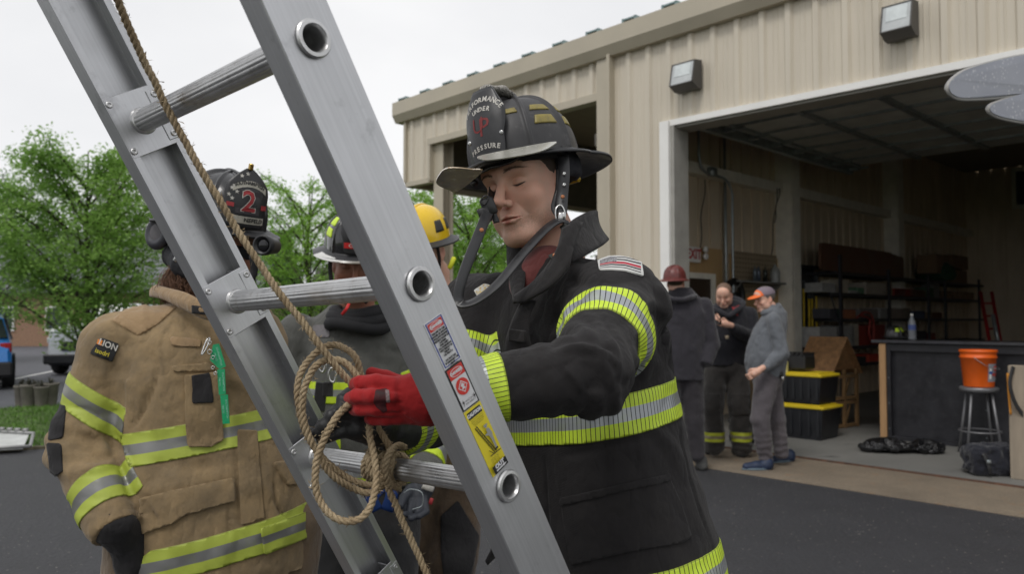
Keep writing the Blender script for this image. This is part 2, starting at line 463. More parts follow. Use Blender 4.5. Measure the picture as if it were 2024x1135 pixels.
siding = mat('tan_siding', (.61, .55, .45), .5, var=.05, vs=1.5, stretch=(4, 4, .2), bs=3, bd=.006, bst=.25, col2=(.54, .475, .375), c2lo=.50, c2hi=.85)
trim_m = mat('tan_trim', (.46, .41, .32), .45, var=.06, vs=2)
white_m = mat('white_trim', (.82, .81, .78), .45, var=.05, vs=3)
inwall = mat('inner_wall_panel', (.68, .58, .44), .42, var=.15, vs=1.2, stretch=(1, 1, .3), col2=(.56, .45, .32), c2lo=.45, c2hi=.8)
steel_d = mat('dark_steel', (.05, .055, .06), .5, .3, vs=8)
galv = mat('galvanised_steel', (.36, .40, .41), .4, .6, vs=12, var=.2)

def corrugated(s0, s1, zf0, zf1, t_=0., pitch=.305, dep=.035, phase=0.):
    """ribbed steel sheet from s0 to s1, bottom/top heights as functions of s"""
    xs = []; k = math.floor((s0-phase)/pitch); 
    prof = [(0, 0), (.035, 0), (.06, -dep), (.115, -dep), (.14, 0), (.2, 0), (.206, -.006), (.214, -.006), (.22, 0), (.255, 0), (.261, -.006), (.269, -.006), (.275, 0)]
    while k*pitch+phase < s1:
        for a, d in prof:
            s = k*pitch+phase+a
            if s0 < s < s1: xs.append((s, d))
        k += 1
    xs = [(s0, 0)]+xs+[(s1, 0)]; V = []; F = []
    for s, d in xs:
        V += [W(s, t_+d, zf0(s)), W(s, t_+d, zf1(s)), W(s, t_+.09, zf0(s)), W(s, t_+.09, zf1(s))]
    n = len(xs)
    for i in range(n-1):
        a, b = i*4, i*4+4
        F += [[a, a+1, b+1, b], [a+2, b+2, b+3, a+3], [a+1, a+3, b+3, b+1], [a, b, b+2, a+2]]
    F += [[0, 2, 3, 1], [n*4-4, n*4-3, n*4-1, n*4-2]]
    return np.array(V), F
sc_, zc = fac(806, 238)           # corner under the fascia
s_b, z_b = fac(1500, 18.5); SL = (z_b-zc)/(s_b-sc_); 
ztop = lambda s: zc+SL*(s-sc_)
S_END = 8.0; zbot = fac(806, 361)[1]
so0, zo0 = fac(850, 275); so1, zo1 = fac(1186, 184); sj, zj = fac(1315, 243); zj2 = fac(2024, 100)[1]
zhead = lambda s: zj+(zj2-zj)*(s-sj)/(fac(2024, 100)[0]-sj)
zopen = lambda s: zo0+(zo1-zo0)*(s-so0)/(so1-so0)
print('building', sc_, zc, SL, zbot, so0, zo0, so1, zo1, sj, zj, zj2)
h_f0 = fac(782, 213)[1]-zc+.03
bd = thing('building', 'tan ribbed metal garage building with an open roll-up door and open side bay', 'building', W(0, 0, 0))
m = MB(); m.add(*corrugated(sc_, so0, lambda s: zbot, ztop)); m.add(*corrugated(so0, so1, zopen, ztop)); m.add(*corrugated(so1+.22, sj-.02, lambda s: .0, ztop)); m.add(*corrugated(sj-.02, S_END, lambda s: zhead(s), ztop))
obj('wall', m.geo(), siding, bd, smooth=False)
# left end skirt wall, hanging, ribbed (t direction) and its inside
m = MB(); TD = 9.5
for k in range(int(TD/.305)):
    ZS = ztop(sc_)+h_f0-.02; m.box(W(sc_+.02, .1+k*.305+.15, (zbot+ZS)/2), (.05, .25, ZS-zbot), RB); m.box(W(sc_+.035, .1+k*.305, (zbot+ZS)/2), (.02, .06, ZS-zbot), RB)
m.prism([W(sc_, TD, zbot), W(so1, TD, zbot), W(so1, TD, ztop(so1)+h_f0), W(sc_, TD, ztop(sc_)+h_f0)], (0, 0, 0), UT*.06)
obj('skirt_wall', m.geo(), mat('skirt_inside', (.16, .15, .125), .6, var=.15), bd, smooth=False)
m = MB(); m.box(W(so1+.02, TD/2, 2.35), (.12, TD, 4.7), RB); 
for k in range(6): m.box(W(so1-.06, 1.2+k*1.5, 2.3), (.06, .18, 4.6), RB)
m.box(W(so1-.06, TD/2, 2.2), (.07, TD, .16), RB); m.box(W(so1-.06, TD/2, 3.8), (.07, TD, .16), RB)
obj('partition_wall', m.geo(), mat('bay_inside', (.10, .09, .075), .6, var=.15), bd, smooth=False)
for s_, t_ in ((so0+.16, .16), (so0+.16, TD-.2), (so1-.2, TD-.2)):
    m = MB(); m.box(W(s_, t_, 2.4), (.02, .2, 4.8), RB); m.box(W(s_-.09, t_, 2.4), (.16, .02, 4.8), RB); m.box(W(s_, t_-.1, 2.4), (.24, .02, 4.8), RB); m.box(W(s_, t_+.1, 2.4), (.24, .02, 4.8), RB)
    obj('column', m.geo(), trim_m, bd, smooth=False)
# trims
m = MB()
def trimbar(s0, s1, zf, h, t0, t1, mb):
    P = [W(s0, t0, zf(s0)), W(s1, t0, zf(s1)), W(s1, t0, zf(s1)+h), W(s0, t0, zf(s0)+h)]
    mb.prism(P, (0, 0, 0), UT*(t1-t0))
trimbar(so0-.02, so1+.03, lambda s: zopen(s)-.10, .10, -.045, .12, m)
m.box(W(so1+.1, 0, (ztop(so1)-.0)/2), (.2, .14, ztop(so1)-.0), RB)
m.box(W(so1+.225, -.035, ztop(so1)/2), (.045, .16, ztop(so1)-.0), RB)
m.box(W((sc_+so0)/2, .03, zbot-.04), (so0-sc_+.05, .14, .08), RB)
m.box(W(sc_+.02, TD/2, zbot-.04), (.14, TD, .08), RB); m.box(W((sc_+so1)/2, TD, zbot-.06), (so1-sc_, .16, .12), RB)
m.box(W(sc_-.01, .02, (zbot+zc)/2), (.06, .16, zc-zbot), RB)
m.box(W(so0+.02, .06, (zbot+zo0)/2-.05), (.05, .2, zo0-zbot), RB)
obj('wall_trim', m.geo(), trim_m, bd, smooth=False)
m = MB()   # fascia: a folded gutter profile
ft = lambda px: 0
h_f = fac(782, 213)[1]-zc+.02
for (o0, o1, z0, z1) in ((-.16, -.05, .0, h_f*.55), (-.10, .15, h_f*.55, h_f)):
    pass
prof = [(-.02, -.03), (-.10, -.03), (-.17, .09), (-.17, h_f+.0), (-.13, h_f+.015), (.3, h_f+.02), (.3, -.03)]
sa, sb = sc_-.22, S_END; P0 = [W(sa, a, ztop(sa)+z) for a, z in prof]; P1 = [W(sb, a, ztop(sb)+z) for a, z in prof]; n = len(prof)
m.add(P0+P1, [list(range(n)), [n+i for i in range(n)][::-1]]+[[i, n+i, n+(i+1) % n, (i+1) % n] for i in range(n)])
obj('fascia', m.geo(), trim_m, bd, smooth=False)
m = MB()   # roof sheet with raised seam ends
for i in range(27):
    s = sa+.16+i*.60
    if s > sb: break
    m.box(W(s+.1, 4.6, ztop(s)+h_f+.040), (.20, 9.5, .02), RB); m = MB() if False else m; m.box(W(s+.0, 4.6, ztop(s)+h_f+.03), (.03, 9.5, .05), RB); m.box(W(s+.19, 4.6, ztop(s)+h_f+.03), (.03, 9.5, .05), RB)
obj('roof_seam', m.geo(), mat('green_roof_steel', (.20, .28, .28), .4, .2), bd, smooth=False)
m = MB(); P = [W(sa, .1, ztop(sa)+h_f-.06), W(sb, .1, ztop(sb)+h_f-.06), W(sb, 14, ztop(sb)+h_f-.02), W(sa, 14, ztop(sa)+h_f-.02)]
m.prism(P, (0, 0, 0), (0, 0, .055)); obj('roof', m.geo(), mat('roof_inside', (.30, .27, .22), .7), bd, smooth=False)
# garage shell: left wall, back wall, right wall
SW = -.78; GD = 14.0
m = MB()
ZI = ztop(SW)+h_f-.0; print('ZI', ZI, ztop(0))
for k in range(int(GD/.305)+1):
    t0 = .12+k*.305; wbox(m, SW-.06, SW, t0, t0+.24, 0, ZI); wbox(m, SW-.085, SW-.03, t0+.24, t0+.305, 0, ZI)
for k in range(32):
    s0 = SW+k*.305; wbox(m, s0, s0+.25, GD, GD+.06, 0, ztop(s0)+h_f+.01); wbox(m, s0+.25, s0+.305, GD+.03, GD+.08, 0, ztop(s0)+h_f+.01)
wbox(m, S_END-.1, S_END, .1, GD, 0, ztop(S_END)+h_f+.0)
m.prism([W(SW, GD+.05, 4.2), W(S_END, GD+.05, 4.2), W(S_END, GD+.05, ztop(S_END)+h_f+.03), W(SW, GD+.05, ztop(SW)+h_f+.03)], (0, 0, 0), UT*.06)
obj('inner_wall', m.geo(), inwall, bd, smooth=False)
m = MB(); beige = mat('beige_steel', (.80, .77, .68), .5, var=.1)
tg = side(1353.6, 342, SW)[1]
wbox(m, SW+.0, SW+.16, .14, GD, tg-.02, tg+.14)
obj('girt', m.geo(), beige, bd, smooth=False)
for pa, pb in ((1566, 1603), (1776, 1804)):
    t0 = side(pa, 400, SW+.3)[0]; m = MB(); wbox(m, SW-.01, SW+.30, t0, t0+.02, 0, 5.6); wbox(m, SW+.28, SW+.31, t0-.0, t0+.25, 0, 5.6); wbox(m, SW, SW+.3, t0+.23, t0+.25, 0, 5.6)
    m.box(W(SW+.14, t0-.01, tg+.06), (.30, .03, .2), RB)
    obj('inner_column', m.geo(), beige, bd, smooth=False)
for k in range(2):
    m = MB(); t0 = side(1566 if k == 0 else 1776, 400, SW+.3)[0]; wbox(m, SW+.2, S_END-.2, t0+.05, t0+.22, 4.9, 5.25); obj('rafter', m.geo(), mat('rafter_dark', (.09, .085, .075), .6), bd, smooth=False)
# door frame (white), jamb returns
m = MB(); zh0 = zhead(sj)
m.box(W(sj-.02+.06, -.02, zh0/2), (.13, .14, zh0), RB)
trimbar(sj-.05, S_END, lambda s: zhead(s)-.06, .07, -.055, .02, m)
obj('door_frame', m.geo(), white_m, bd, smooth=False)
m = MB(); m.box(W(sj+.13, .1, zh0/2-.02), (.05, .3, zh0-.04), RB); trimbar(sj+.105, S_END, lambda s: zhead(s)-.085, .022, .0, .30, m)
obj('door_jamb', m.geo(), mat('soffit_grey', (.34, .33, .30), .5), bd, smooth=False)
# overhead sectional door, open under the ceiling
m = MB(); zd = side(1442, 257, .1)[1]; td0, td1 = .55, side(1681, 329, .1)[0]
print('door', zd, td0, td1)
mp_ = MB(); npn = 7; ln = (td1-td0)/npn; door_m = mat('door_panel_steel', (.56, .58, .55), .5, .15, var=.15, vs=4)
for k in range(npn):
    a = td0+k*ln; wbox(mp_, .12, S_END-.4, a+.006, a+ln-.006, zd+.02, zd+.06)
    for j in range(9): wbox(m, .2+j*.93, .28+j*.93, a+.03, a+ln-.03, zd-.02, zd+.02)
    wbox(m, .12, S_END-.4, a-.012, a+.018, zd-.012, zd+.02)
dd = obj('overhead_door', mp_.geo(), door_m, bd, smooth=False); obj('stile', m.geo(), galv, dd, smooth=False)
m = MB(); wl = []
for k, s0 in enumerate((1.55, 3.1)):
    wbox(m, s0, s0+.9, td0+.18, td0+.34, zd-.008, zd+.02)
split_boxes(m, 'window_slot', mat('dark_pane', (.012, .014, .02), .2), dd)
m = MB(); wbox(m, .02, .10, .3, td1+.1, zd-.09, zd+.03); wbox(m, .05, S_END-.4, td0-.12, td0-.04, zd-.1, zd+.12); wbox(m, .03, .09, .22, .3, 0, zd)
obj('door_track', m.geo(), galv, bd, smooth=False)
m = MB(); V, F = sweep([W(.3, .38, zd+.2), W(S_END-.4, .38, zd+.2)], circ(.04, 10)); m.add(V, F)
for k in range(5):
    V, F = sweep([W(.4+k*.1*9, .38, zd+.2), W(.7+k*.9, .38, zd+.2)], circ(.08, 12)); m.add(V, F)
obj('torsion_spring', m.geo(), steel_d, bd)
for k in range(npn+1):
    t0 = td0+k*ln; m = MB(); m.box(W(.16, t0, zd-.03), (.14, .09, .05), RB); m.box(W(.26, t0+.06, zd-.015), (.2, .05, .03), RB)
    obj('door_hinge', m.geo(), galv, dd, smooth=False)
# conduit on the inner wall
m = MB(); tA, zA = side(1428, 330, SW+.05); m.tube([W(SW+.09, tA, 0.2), W(SW+.09, tA, 4.6)], .022, 8)
tB, zB = side(1432, 385, SW+.05); tC, _ = side(1372, 342, SW+.05)
m.tube(cr([W(SW+.2, tC-.1, 4.3), W(SW+.2, tC-.1, 3.75), W(SW+.2, tC+.05, tg+.02), W(SW+.2, tB-.25, tg-.02), W(SW+.19, tB-.03, tg-.2), W(SW+.19, tB-.02, tg-.6), W(SW+.19, tB-.02, 1)], 8), .02, 8)
m.box(W(SW+.2, side(1390, 350, SW+.05)[0], tg+.04), (.08, .14, .12), RB)
obj('conduit', m.geo(), galv, bd)
m = MB()
for (x0, y0, x1, y1) in ((1393, 355, 1383, 490), (1536, 372, 1524, 505), (1541, 372, 1530, 440)):
    a = side(x0, y0, SW+.2); b_ = side(x1, y1, SW+.2); P = [W(SW+.2, a[0]+(b_[0]-a[0])*k+.03*math.sin(k*9), a[1]+(b_[1]-a[1])*k) for k in np.linspace(0, 1, 12)]; m.tube(P, .008, 5)
split_boxes(m, 'hanging_cable', mat('black_rubber', (.02, .02, .022), .5), bd, True)
# plywood lining + inner door + pegboard
m = MB(); tP0 = .16; tP1 = side(1424, 500, SW)[0]; zP = side(1400, 491, SW)[1]; wbox(m, SW+.0, SW+.03, tP0, tP1, 0, zP)
tQ0 = side(1440, 500, SW)[0]; tQ1 = side(1560, 500, SW)[0]; wbox(m, SW+.01, SW+.035, tQ0, tQ1, 0, zP-.05)
ply = mat('plywood', (.50, .33, .16), .65, var=.15, vs=3, stretch=(1, 1, .3), bs=60)
obj('plywood_lining', m.geo(), ply, bd, smooth=False)
m = MB(); tR0 = side(1443, 505, SW)[0]; tR1 = side(1530, 505, SW)[0]; zr0, zr1 = side(1480, 545, SW)[1], side(1480, 500, SW)[1]
wbox(m, SW+.03, SW+.045, tR0, tR1, zr0-.3, zr1)
for i in range(16):
    for j in range(9): wbox(m, SW+.045, SW+.049, tR0+.04+i*(tR1-tR0-.08)/15-.01, tR0+.04+i*(tR1-tR0-.08)/15+.012, zr0-.26+j*(zr1-zr0+.22)/8, zr0-.24+j*(zr1-zr0+.22)/8, 1)
obj('pegboard', m.geo(), [mat('pegboard_brown', (.34, .27, .18), .6), mat('peg_hole', (.02, .018, .015), .8)], bd, smooth=False)
m = MB(); tD0 = side(1348, 600, SW)[0]; tD1 = side(1398, 600, SW)[0]; zD = side(1372, 540, SW)[1]
wbox(m, SW+.03, SW+.06, tD0, tD1, 0, zD-.06, 0); wbox(m, SW+.03, SW+.09, tD1, tD1+.09, 0, zD, 1); wbox(m, SW+.03, SW+.09, tD0, tD1, zD-.08, zD, 1)
dr = obj('inner_door', m.geo(), [mat('dark_brown_door', (.045, .03, .02), .5), beige], bd, smooth=False)
m = MB(); m.lathe([(.012, 0), (.012, .04), (.03, .05), (.03, .08), (.01, .09)], W(SW+.06, tD1-.1, 1.0), 12, US); obj('handle', m.geo(), galv, dr)

# ================================================================ ground
def asphalt(name, col, sc=1.):
    m, t, b = nt(name); v = coords(t); n = noise(t, v, 2.2*sc, 6, .6); f = noise(t, v, 160*sc, 3, .7)
    vo = N_(t, 'ShaderNodeTexVoronoi'); vo.inputs['Scale'].default_value = 34*sc; L_(t, v, vo.inputs['Vector'])
    c = mixc(t, ramp(t, n, .3, .7), tuple(x*.8 for x in col), tuple(x*1.2 for x in col)); c = mixc(t, ramp(t, f, .45, .75), c, tuple(x*3.2 for x in col))
    sp = noise(t, v, 22, 2, .8); c = mixc(t, math_(t, 'MULTIPLY', ramp(t, vo.outputs['Distance'], .20, .12), ramp(t, sp, .56, .60)), c, (.34, .31, .27))
    L_(t, c, b.inputs['Base Color']); b.inputs['Roughness'].default_value = .68; bump(t, b, math_(t, 'ADD', f, vo.outputs['Distance']), .9, .006); return m
asp = asphalt('asphalt_dark', (.024, .024, .027)); lot = asphalt('asphalt_lot', (.065, .066, .075), .7)
def sheet(name, pts, m_, z, kind='structure', sub=1):
    V = [A(p[0], p[1], z) for p in pts]; o = obj(name, (np.array(V), [list(range(len(V)))]), m_, None, smooth=False); tag(o, kind=kind); return o
sheet('ground', [(-250, -60), (250, -60), (250, 500), (-250, 500)], mat('far_ground', (.09, .12, .05), .9, var=.3, vs=.2), -.012)
a1, a2 = gnd(1399, 927), gnd(2024, 1025); ad = nrm(a2-a1)
LE0 = gnd(0, 892); LE1 = gnd(110, 884); LED = nrm(LE1-LE0)
LF0, LF1_ = gnd(0, 809), gnd(99, 803); LFD = nrm(LF1_-LF0)
sheet('driveway', [(-25, -6), (12, -6), (12, 14), (-.5, 20), LF1_+LFD*6.1, LF0-LFD*12], asp, 0)
m, t, b = nt('concrete_apron'); v = coords(t); n = noise(t, v, 1.3, 6, .65); f = noise(t, v, 90, 3)
st = noise(t, coords(t, (1, 1, 1)), 5, 5, .7)
c = mixc(t, ramp(t, n, .3, .7), (.155, .125, .092), (.25, .20, .145)); c = mixc(t, ramp(t, f, .5, .8), c, (.10, .085, .06)); c = mixc(t, ramp(t, st, .58, .75), c, (.24, .14, .07))
L_(t, c, b.inputs['Base Color']); b.inputs['Roughness'].default_value = .85; bump(t, b, f, .4, .003)
apron = m
tap = (a1-A(OX, OY, 0))@UT
V, F = MB().prism([a1-ad*12+A(0, 0, 0), a2+ad*4, a2+ad*4+UT*6, a1-ad*12+UT*6], (0, 0, -.05), (0, 0, .006)).geo()[:2]
tag(obj('apron', (V, F), apron, None, smooth=False), kind='structure')
m, t, b = nt('garage_floor'); v = coords(t); n = noise(t, v, .9, 6, .6); f = noise(t, v, 45, 3)
c = mixc(t, ramp(t, n, .3, .7), (.145, .145, .135), (.215, .21, .195)); c = mixc(t, ramp(t, noise(t, coords(t, (1, 4, 1)), 2, 4, .7), .6, .72), c, (.05, .05, .05))
L_(t, c, b.inputs['Base Color']); b.inputs['Roughness'].default_value = .6; bump(t, b, f, .2, .002)
mb = MB(); wbox(mb, SW, S_END, -.0, GD, -.1, .02); tag(obj('garage_floor', mb.geo(), m, None, smooth=False), kind='structure')
mb = MB(); wbox(mb, -.02, S_END, -.05, -.003, -.05, .016); tag(obj('threshold_strip', mb.geo(), mat('rusty_edge', (.10, .045, .025), .8, var=.4, vs=8, col2=(.03, .02, .015)), None, smooth=False), kind='structure')
mb = MB(); wbox(mb, sc_-.2, so1, -.05, TD, -.08, .012); tag(obj('bay_floor', mb.geo(), apron, None, smooth=False), kind='structure')
# ================================================================ extension ladder
LH = A(-.21979, .85032, 1.75801); LA = nrm(A(-.35077, -.34009, .87252)); LB = nrm(A(-.73605, .67615, -.03236)); LC = np.cross(LA, LB); LW = .446; SP = .3048
def Lp(a, b, c): return LH+LA*a+LB*b+LC*c
RL = np.array([LA, LB, LC]).T
def lad_px(px, py, b=0.):
    d = ray(px, py); p0 = Lp(0, b, 0); k = ((p0-A(0, 0, CAMZ))@LB)/(d@LB); P = A(0, 0, CAMZ)+d*k-LH; return P@LA, P@LC
def lad_mat(name, col, rough, sx):
    m, t, b = nt(name); v = coords(t, (1, 1, 1), kind='Object'); n1 = noise(t, v, 9, 5, .6)
    # brushed streaks along the rail: rotate into the rail frame
    def dotv(vec, s):
        d = N_(t, 'ShaderNodeVectorMath', operation='DOT_PRODUCT'); L_(t, coords(t), d.inputs[0]); d.inputs[1].default_value = tuple(vec*s); return d.outputs['Value']
    cb = N_(t, 'ShaderNodeCombineXYZ'); L_(t, dotv(LA, 3.), cb.inputs[0]); L_(t, dotv(LB, 260.), cb.inputs[1]); L_(t, dotv(LC, 260.), cb.inputs[2])
    st = noise(t, cb.outputs[0], 1, 4, .6)
    c = mixc(t, ramp(t, st, .3, .7), tuple(x*.93 for x in col), tuple(min(1, x*1.06) for x in col))
    sm = noise(t, v, 14, 6, .7); c = mixc(t, ramp(t, sm, .60, .78), c, tuple(x*.66 for x in col))
    L_(t, c, b.inputs['Base Color']); b.inputs['Metallic'].default_value = .82
    L_(t, ramp(t, n1, .3, .7, rough-.07, rough+.09), b.inputs['Roughness']); 
    bump(t, b, math_(t, 'ADD', st, math_(t, 'MULTIPLY', sm, 2.)), .16, .0006); return m
alu = lad_mat('brushed_aluminium', (.56, .565, .58), .40, 1)
alu2 = mat('rung_aluminium', (.60, .60, .60), .36, .85, var=.12, vs=30, col2=(.42, .40, .38), c2lo=.55, c2hi=.75, bs=300, bd=.0003)
lad = thing('extension_ladder', 'leaning aluminium ladder with round fluted rungs and danger and caution stickers on its rail', 'ladder', (.24, 1.67, 0))
A0, A1 = -1.92, 2.5
HW = .042
RUNG = [-(k)*SP for k in range(-7, 7)]
def rail(b_out, sgn, holes):
    """C channel: web at b_out, flanges toward sgn*b"""
    m = MB(); th = .0035; fl = .035; lip = .011
    def prism(poly): m.prism([Lp(A0, b_out+sgn*x, y) for x, y in poly], (0, 0, 0), LA*(A1-A0))
    for s in (-1, 1):
        prism([(.0015, s*HW), (0, s*(HW-.0015)), (0, s*(HW-th)), (th, s*(HW-th-.002)), (fl-th, s*(HW-th)), (fl-th, s*(HW-lip)), (fl, s*(HW-lip)), (fl, s*HW)])
    h = HW-th
    if not holes: m.box(Lp((A0+A1)/2, b_out+sgn*th/2, 0), (A1-A0, th, 2*h), RL)
    else:
        R = .0185; n = 24; cur = A0
        for a in sorted(RUNG)+[None]:
            nx = A1 if a is None else a-.03
            m.box(Lp((cur+nx)/2, b_out+sgn*th/2, 0), (nx-cur, th, 2*h), RL)
            if a is None: break
            P = []
            for i in range(n):
                an = 2*math.pi*(i+.5)/n; cx, cy = math.cos(an), math.sin(an); k = min(.03/max(abs(cx), 1e-6), h/max(abs(cy), 1e-6))
                for b in (0, th): P += [Lp(a+R*cx, b_out+sgn*b, R*cy), Lp(a+cx*k, b_out+sgn*b, cy*k)]
            F = []
            for i in range(n):
                j = (i+1) % n; F += [[i*4, i*4+1, j*4+1, j*4], [i*4+2, j*4+2, j*4+3, i*4+3], [i*4, j*4, j*4+2, i*4+2]]
            m.add(P, F)
            for i in range(n):
                an, a2 = 2*math.pi*(i+.5)/n, 2*math.pi*(i+1.5)/n; q = []
                for t_ in (an, a2): cx, cy = math.cos(t_), math.sin(t_); k = min(.03/max(abs(cx), 1e-6), h/max(abs(cy), 1e-6)); q.append((cx*k, cy*k))
                if abs(abs(q[0][0])-.03) < 1e-9 and abs(abs(q[1][0])-.03) > 1e-9 or abs(abs(q[1][0])-.03) < 1e-9 and abs(abs(q[0][0])-.03) > 1e-9:
                    c_ = (math.copysign(.03, q[0][0]), math.copysign(h, q[0][1])); m.add([Lp(a+q[0][0], b_out, q[0][1]), Lp(a+c_[0], b_out, c_[1]), Lp(a+q[1][0], b_out, q[1][1])], [[0, 1, 2]])
            cur = a+.03
    return m.geo()
obj('side_rail', rail(0, 1, True), alu, lad, smooth=False)
obj('side_rail', rail(LW+.033, -1, False), alu, lad, smooth=False)
# rungs
n = 48; fl = np.array([[math.cos(i*2*math.pi/n), math.sin(i*2*math.pi/n)] for i in range(n)]); fl *= np.array([.0168 if i % 3 else .0159 for i in range(n)])[:, None]
dark_in = mat('rung_inside', (.10, .10, .105), .5, .5)
for a in RUNG:
    m = MB()
    V, F = sweep([Lp(a, b, 0) for b in (-.002, .1, .2, .3, LW+.001)], fl, up=LA, caps=False); m.add(V, F)
    prof = [(.0185, .0), (.0215, -.001), (.0222, -.0035), (.0205, -.0055), (.0165, -.006), (.0145, -.003), (.0140, .0), (.0138, .07), (.001, .07)]
    V, F = lathe(prof, 28); R3 = np.array([LC, LA, LB]); V = V@R3
    wob = 1+.02*vnoise(V*120, 5)[:, None]; V = V*wob
    m.add(V+Lp(a, 0, 0), F[:-2])
    V, F = lathe([(.0163, 0), (.021, -.001), (.0185, -.006), (.0163, -.007)], 28); m.add(V@R3+Lp(a, LW, 0), F[:-2])
    V, F = sweep([Lp(a, b, 0) for b in (.012, LW)], circ(.0139, 20), up=LA, caps=False); m.add(V, [f[::-1] for f in F], 0)
    r_ = obj('rung', m.geo(), alu2, lad, smooth='auto')
    m = MB(); m.bbox(Lp(a, LW-.0012, .004), (.092, .0022, .075), .001, RL); m.bbox(Lp(a, LW-.0024, -.032), (.078, .0022, .019), .001, RL)
    m.box(Lp(a, LW+.012, -.0215), (.090, .026, .003), RL)
    pl = obj('rung_plate', m.geo(), alu, lad, smooth=False)
    m = MB()
    for da, c in ((.036, .0355), (-.036, .0355), (.031, -.034), (-.031, -.034)):
        b_ = LW-.0025 if c > 0 else LW-.0037
        V, F = lathe([(.0052, 0), (.0052, -.0008), (.0035, -.0016), (.0018, -.0012), (.0017, .001), (0.0002, .001)], 14); m.add(V@R3+Lp(a+da, b_, c), F)
    split_boxes(m, 'rivet', alu2, pl, True)
    m = MB()
# stickers
def quad(px4, org=(820, 560), sc=2.58):
    return [lad_px(org[0]+x/sc, org[1]+y/sc) for x, y in px4]
def st_map(q, lift):
    q = np.array(q); 
    def f(u, v, z=0): # u right 0..1, v down 0..1
        p = q[0]*(1-u)*(1-v)+q[1]*u*(1-v)+q[2]*u*v+q[3]*(1-u)*v; return Lp(p[0], -lift-z, p[1])
    return f
M_w = mat('sticker_white', (.66, .66, .67), .35, var=.03); M_b = mat('sticker_blue', (.02, .05, .30), .35, var=.05); M_r = mat('sticker_red', (.62, .035, .025), .35, var=.06)
M_k = mat('sticker_black', (.012, .012, .012), .4, var=.05); M_y = mat('sticker_yellow', (.72, .60, .03), .35, var=.06); M_g = mat('sticker_grey', (.30, .31, .30), .4)
class Stk:
    def __init__(s, name, q, base, label):
        s.q = q; s.q3 = [Lp(a, 0, c) for a, c in q]; s.w = np.linalg.norm(s.q3[1]-s.q3[0]); s.h = np.linalg.norm(s.q3[3]-s.q3[0])
        s.lift = .0007; V = [st_map(q, s.lift)(u, v) for u, v in ((0, 0), (1, 0), (1, 1), (0, 1))]+[st_map(q, -.0002)(u, v) for u, v in ((0, 0), (1, 0), (1, 1), (0, 1))]
        s.o = obj(name, (np.array(V), [[0, 1, 2, 3], [0, 4, 5, 1], [1, 5, 6, 2], [2, 6, 7, 3], [3, 7, 4, 0]]), base, lad, smooth=False); s.o['label'] = label
        s.k = 0; s.g = {}
    def poly(s, pts, m_, hole=None):
        s.k += 1; f = st_map(s.q, s.lift+.00012*s.k); V = [f(u, v) for u, v in pts]; s.g.setdefault(m_.name, []).append((np.array(V), [list(range(len(V)))]))
    def rect(s, u0, v0, u1, v1, m_): s.poly([(u0, v0), (u1, v0), (u1, v1), (u0, v1)], m_)
    def ell(s, u, v, ru, rv, m_): s.poly([(u+ru*math.cos(a), v+rv*math.sin(a)) for a in np.linspace(0, 2*math.pi, 29)[:-1]], m_)
    def line(s, a, b, wd, m_):
        a = A(*a)*A(s.w, s.h); b = A(*b)*A(s.w, s.h); n_ = nrm(A(-(b-a)[1], (b-a)[0]))*wd/2; k = A(s.w, s.h)
        s.poly([tuple((a+n_)/k), tuple((b+n_)/k), tuple((b-n_)/k), tuple((a-n_)/k)], m_)
    def text(s, tx, u, v, size, m_, bold=.0, shear=0.):
        s.k += 1; f = st_map(s.q, s.lift+.00012*s.k); g = text_geo(tx, size, lambda x, y, z: f(u+(x+shear*y)/s.w, v-y/s.h), bold); s.g.setdefault(m_.name, []).append(g)
    def done(s, names):
        for mn, gs in s.g.items(): obj(names.get(mn, 'sticker_print'), join(*gs), MATS[mn], s.o, smooth=False)
NM = {'sticker_white': 'white_print', 'sticker_black': 'black_print', 'sticker_red': 'red_print', 'sticker_blue': 'blue_border', 'sticker_grey': 'grey_drawing', 'sticker_yellow': 'yellow_print'}
s = Stk('danger_sticker', quad([(42, 213), (133, 150), (235, 380), (150, 445)]), M_w, 'white danger sticker with a blue border and fine print')
bw = .045
for r in ((.05, .02, .95, .038), (.05, .962, .95, .98), (.05, .02, .10, .98), (.90, .02, .95, .98)): s.rect(*r, M_b)
s.rect(.12, .05, .88, .22, M_r); s.ell(.5, .135, .34, .07, M_w); s.ell(.5, .135, .31, .06, M_r); s.text('DANGER', .5, .135, s.w*.155, M_w, .0004)
for i, tx in enumerate('FAILURE TO USE,LADDER AS SHOWN,FOLLOW PROPER,INSTRUCTIONS ON,LADDER, AND OBEY,ALL WARNINGS,MAY RESULT IN,INJURY,OR DEATH.,,DO NOT USE,IF DAMAGED OR,BENT, OR WORN'.split(',')):
    if tx: s.text(tx, .48, .265+i*.053, s.w*.098, M_k, .00025)
s.done(NM)
s = Stk('danger_sticker', quad([(151, 450), (235, 389), (328, 598), (246, 661)]), M_k, 'white danger sticker with a red circle and lightning bolts')
s.rect(.07, .03, .93, .97, M_w); s.rect(.07, .03, .93, .27, M_r); s.ell(.5, .15, .36, .09, M_w); s.ell(.5, .15, .33, .078, M_r); s.text('DANGER', .5, .15, s.w*.165, M_w, .0004)
s.ell(.5, .50, .36, .36*s.w/s.h, M_r); k_ = s.w/s.h
s.poly([(.5, .5-.27*k_), (.77, .5), (.5, .5+.27*k_), (.23, .5)], M_w); s.poly([(.5, .5-.22*k_), (.72, .5), (.5, .5+.22*k_), (.28, .5)], M_r)
s.poly([(.5, .5-.17*k_), (.62, .5-.02), (.55, .5), (.6, .5+.06), (.4, .5+.06), (.45, .5), (.38, .5-.02)], M_w); s.text('DO NOT', .5, .5+.1*k_, s.w*.07, M_w)
for u in (.17, .83): s.poly([(u+.03, .74), (u-.06, .83), (u, .83), (u-.04, .92), (u+.07, .80), (u+.01, .80)], M_k)
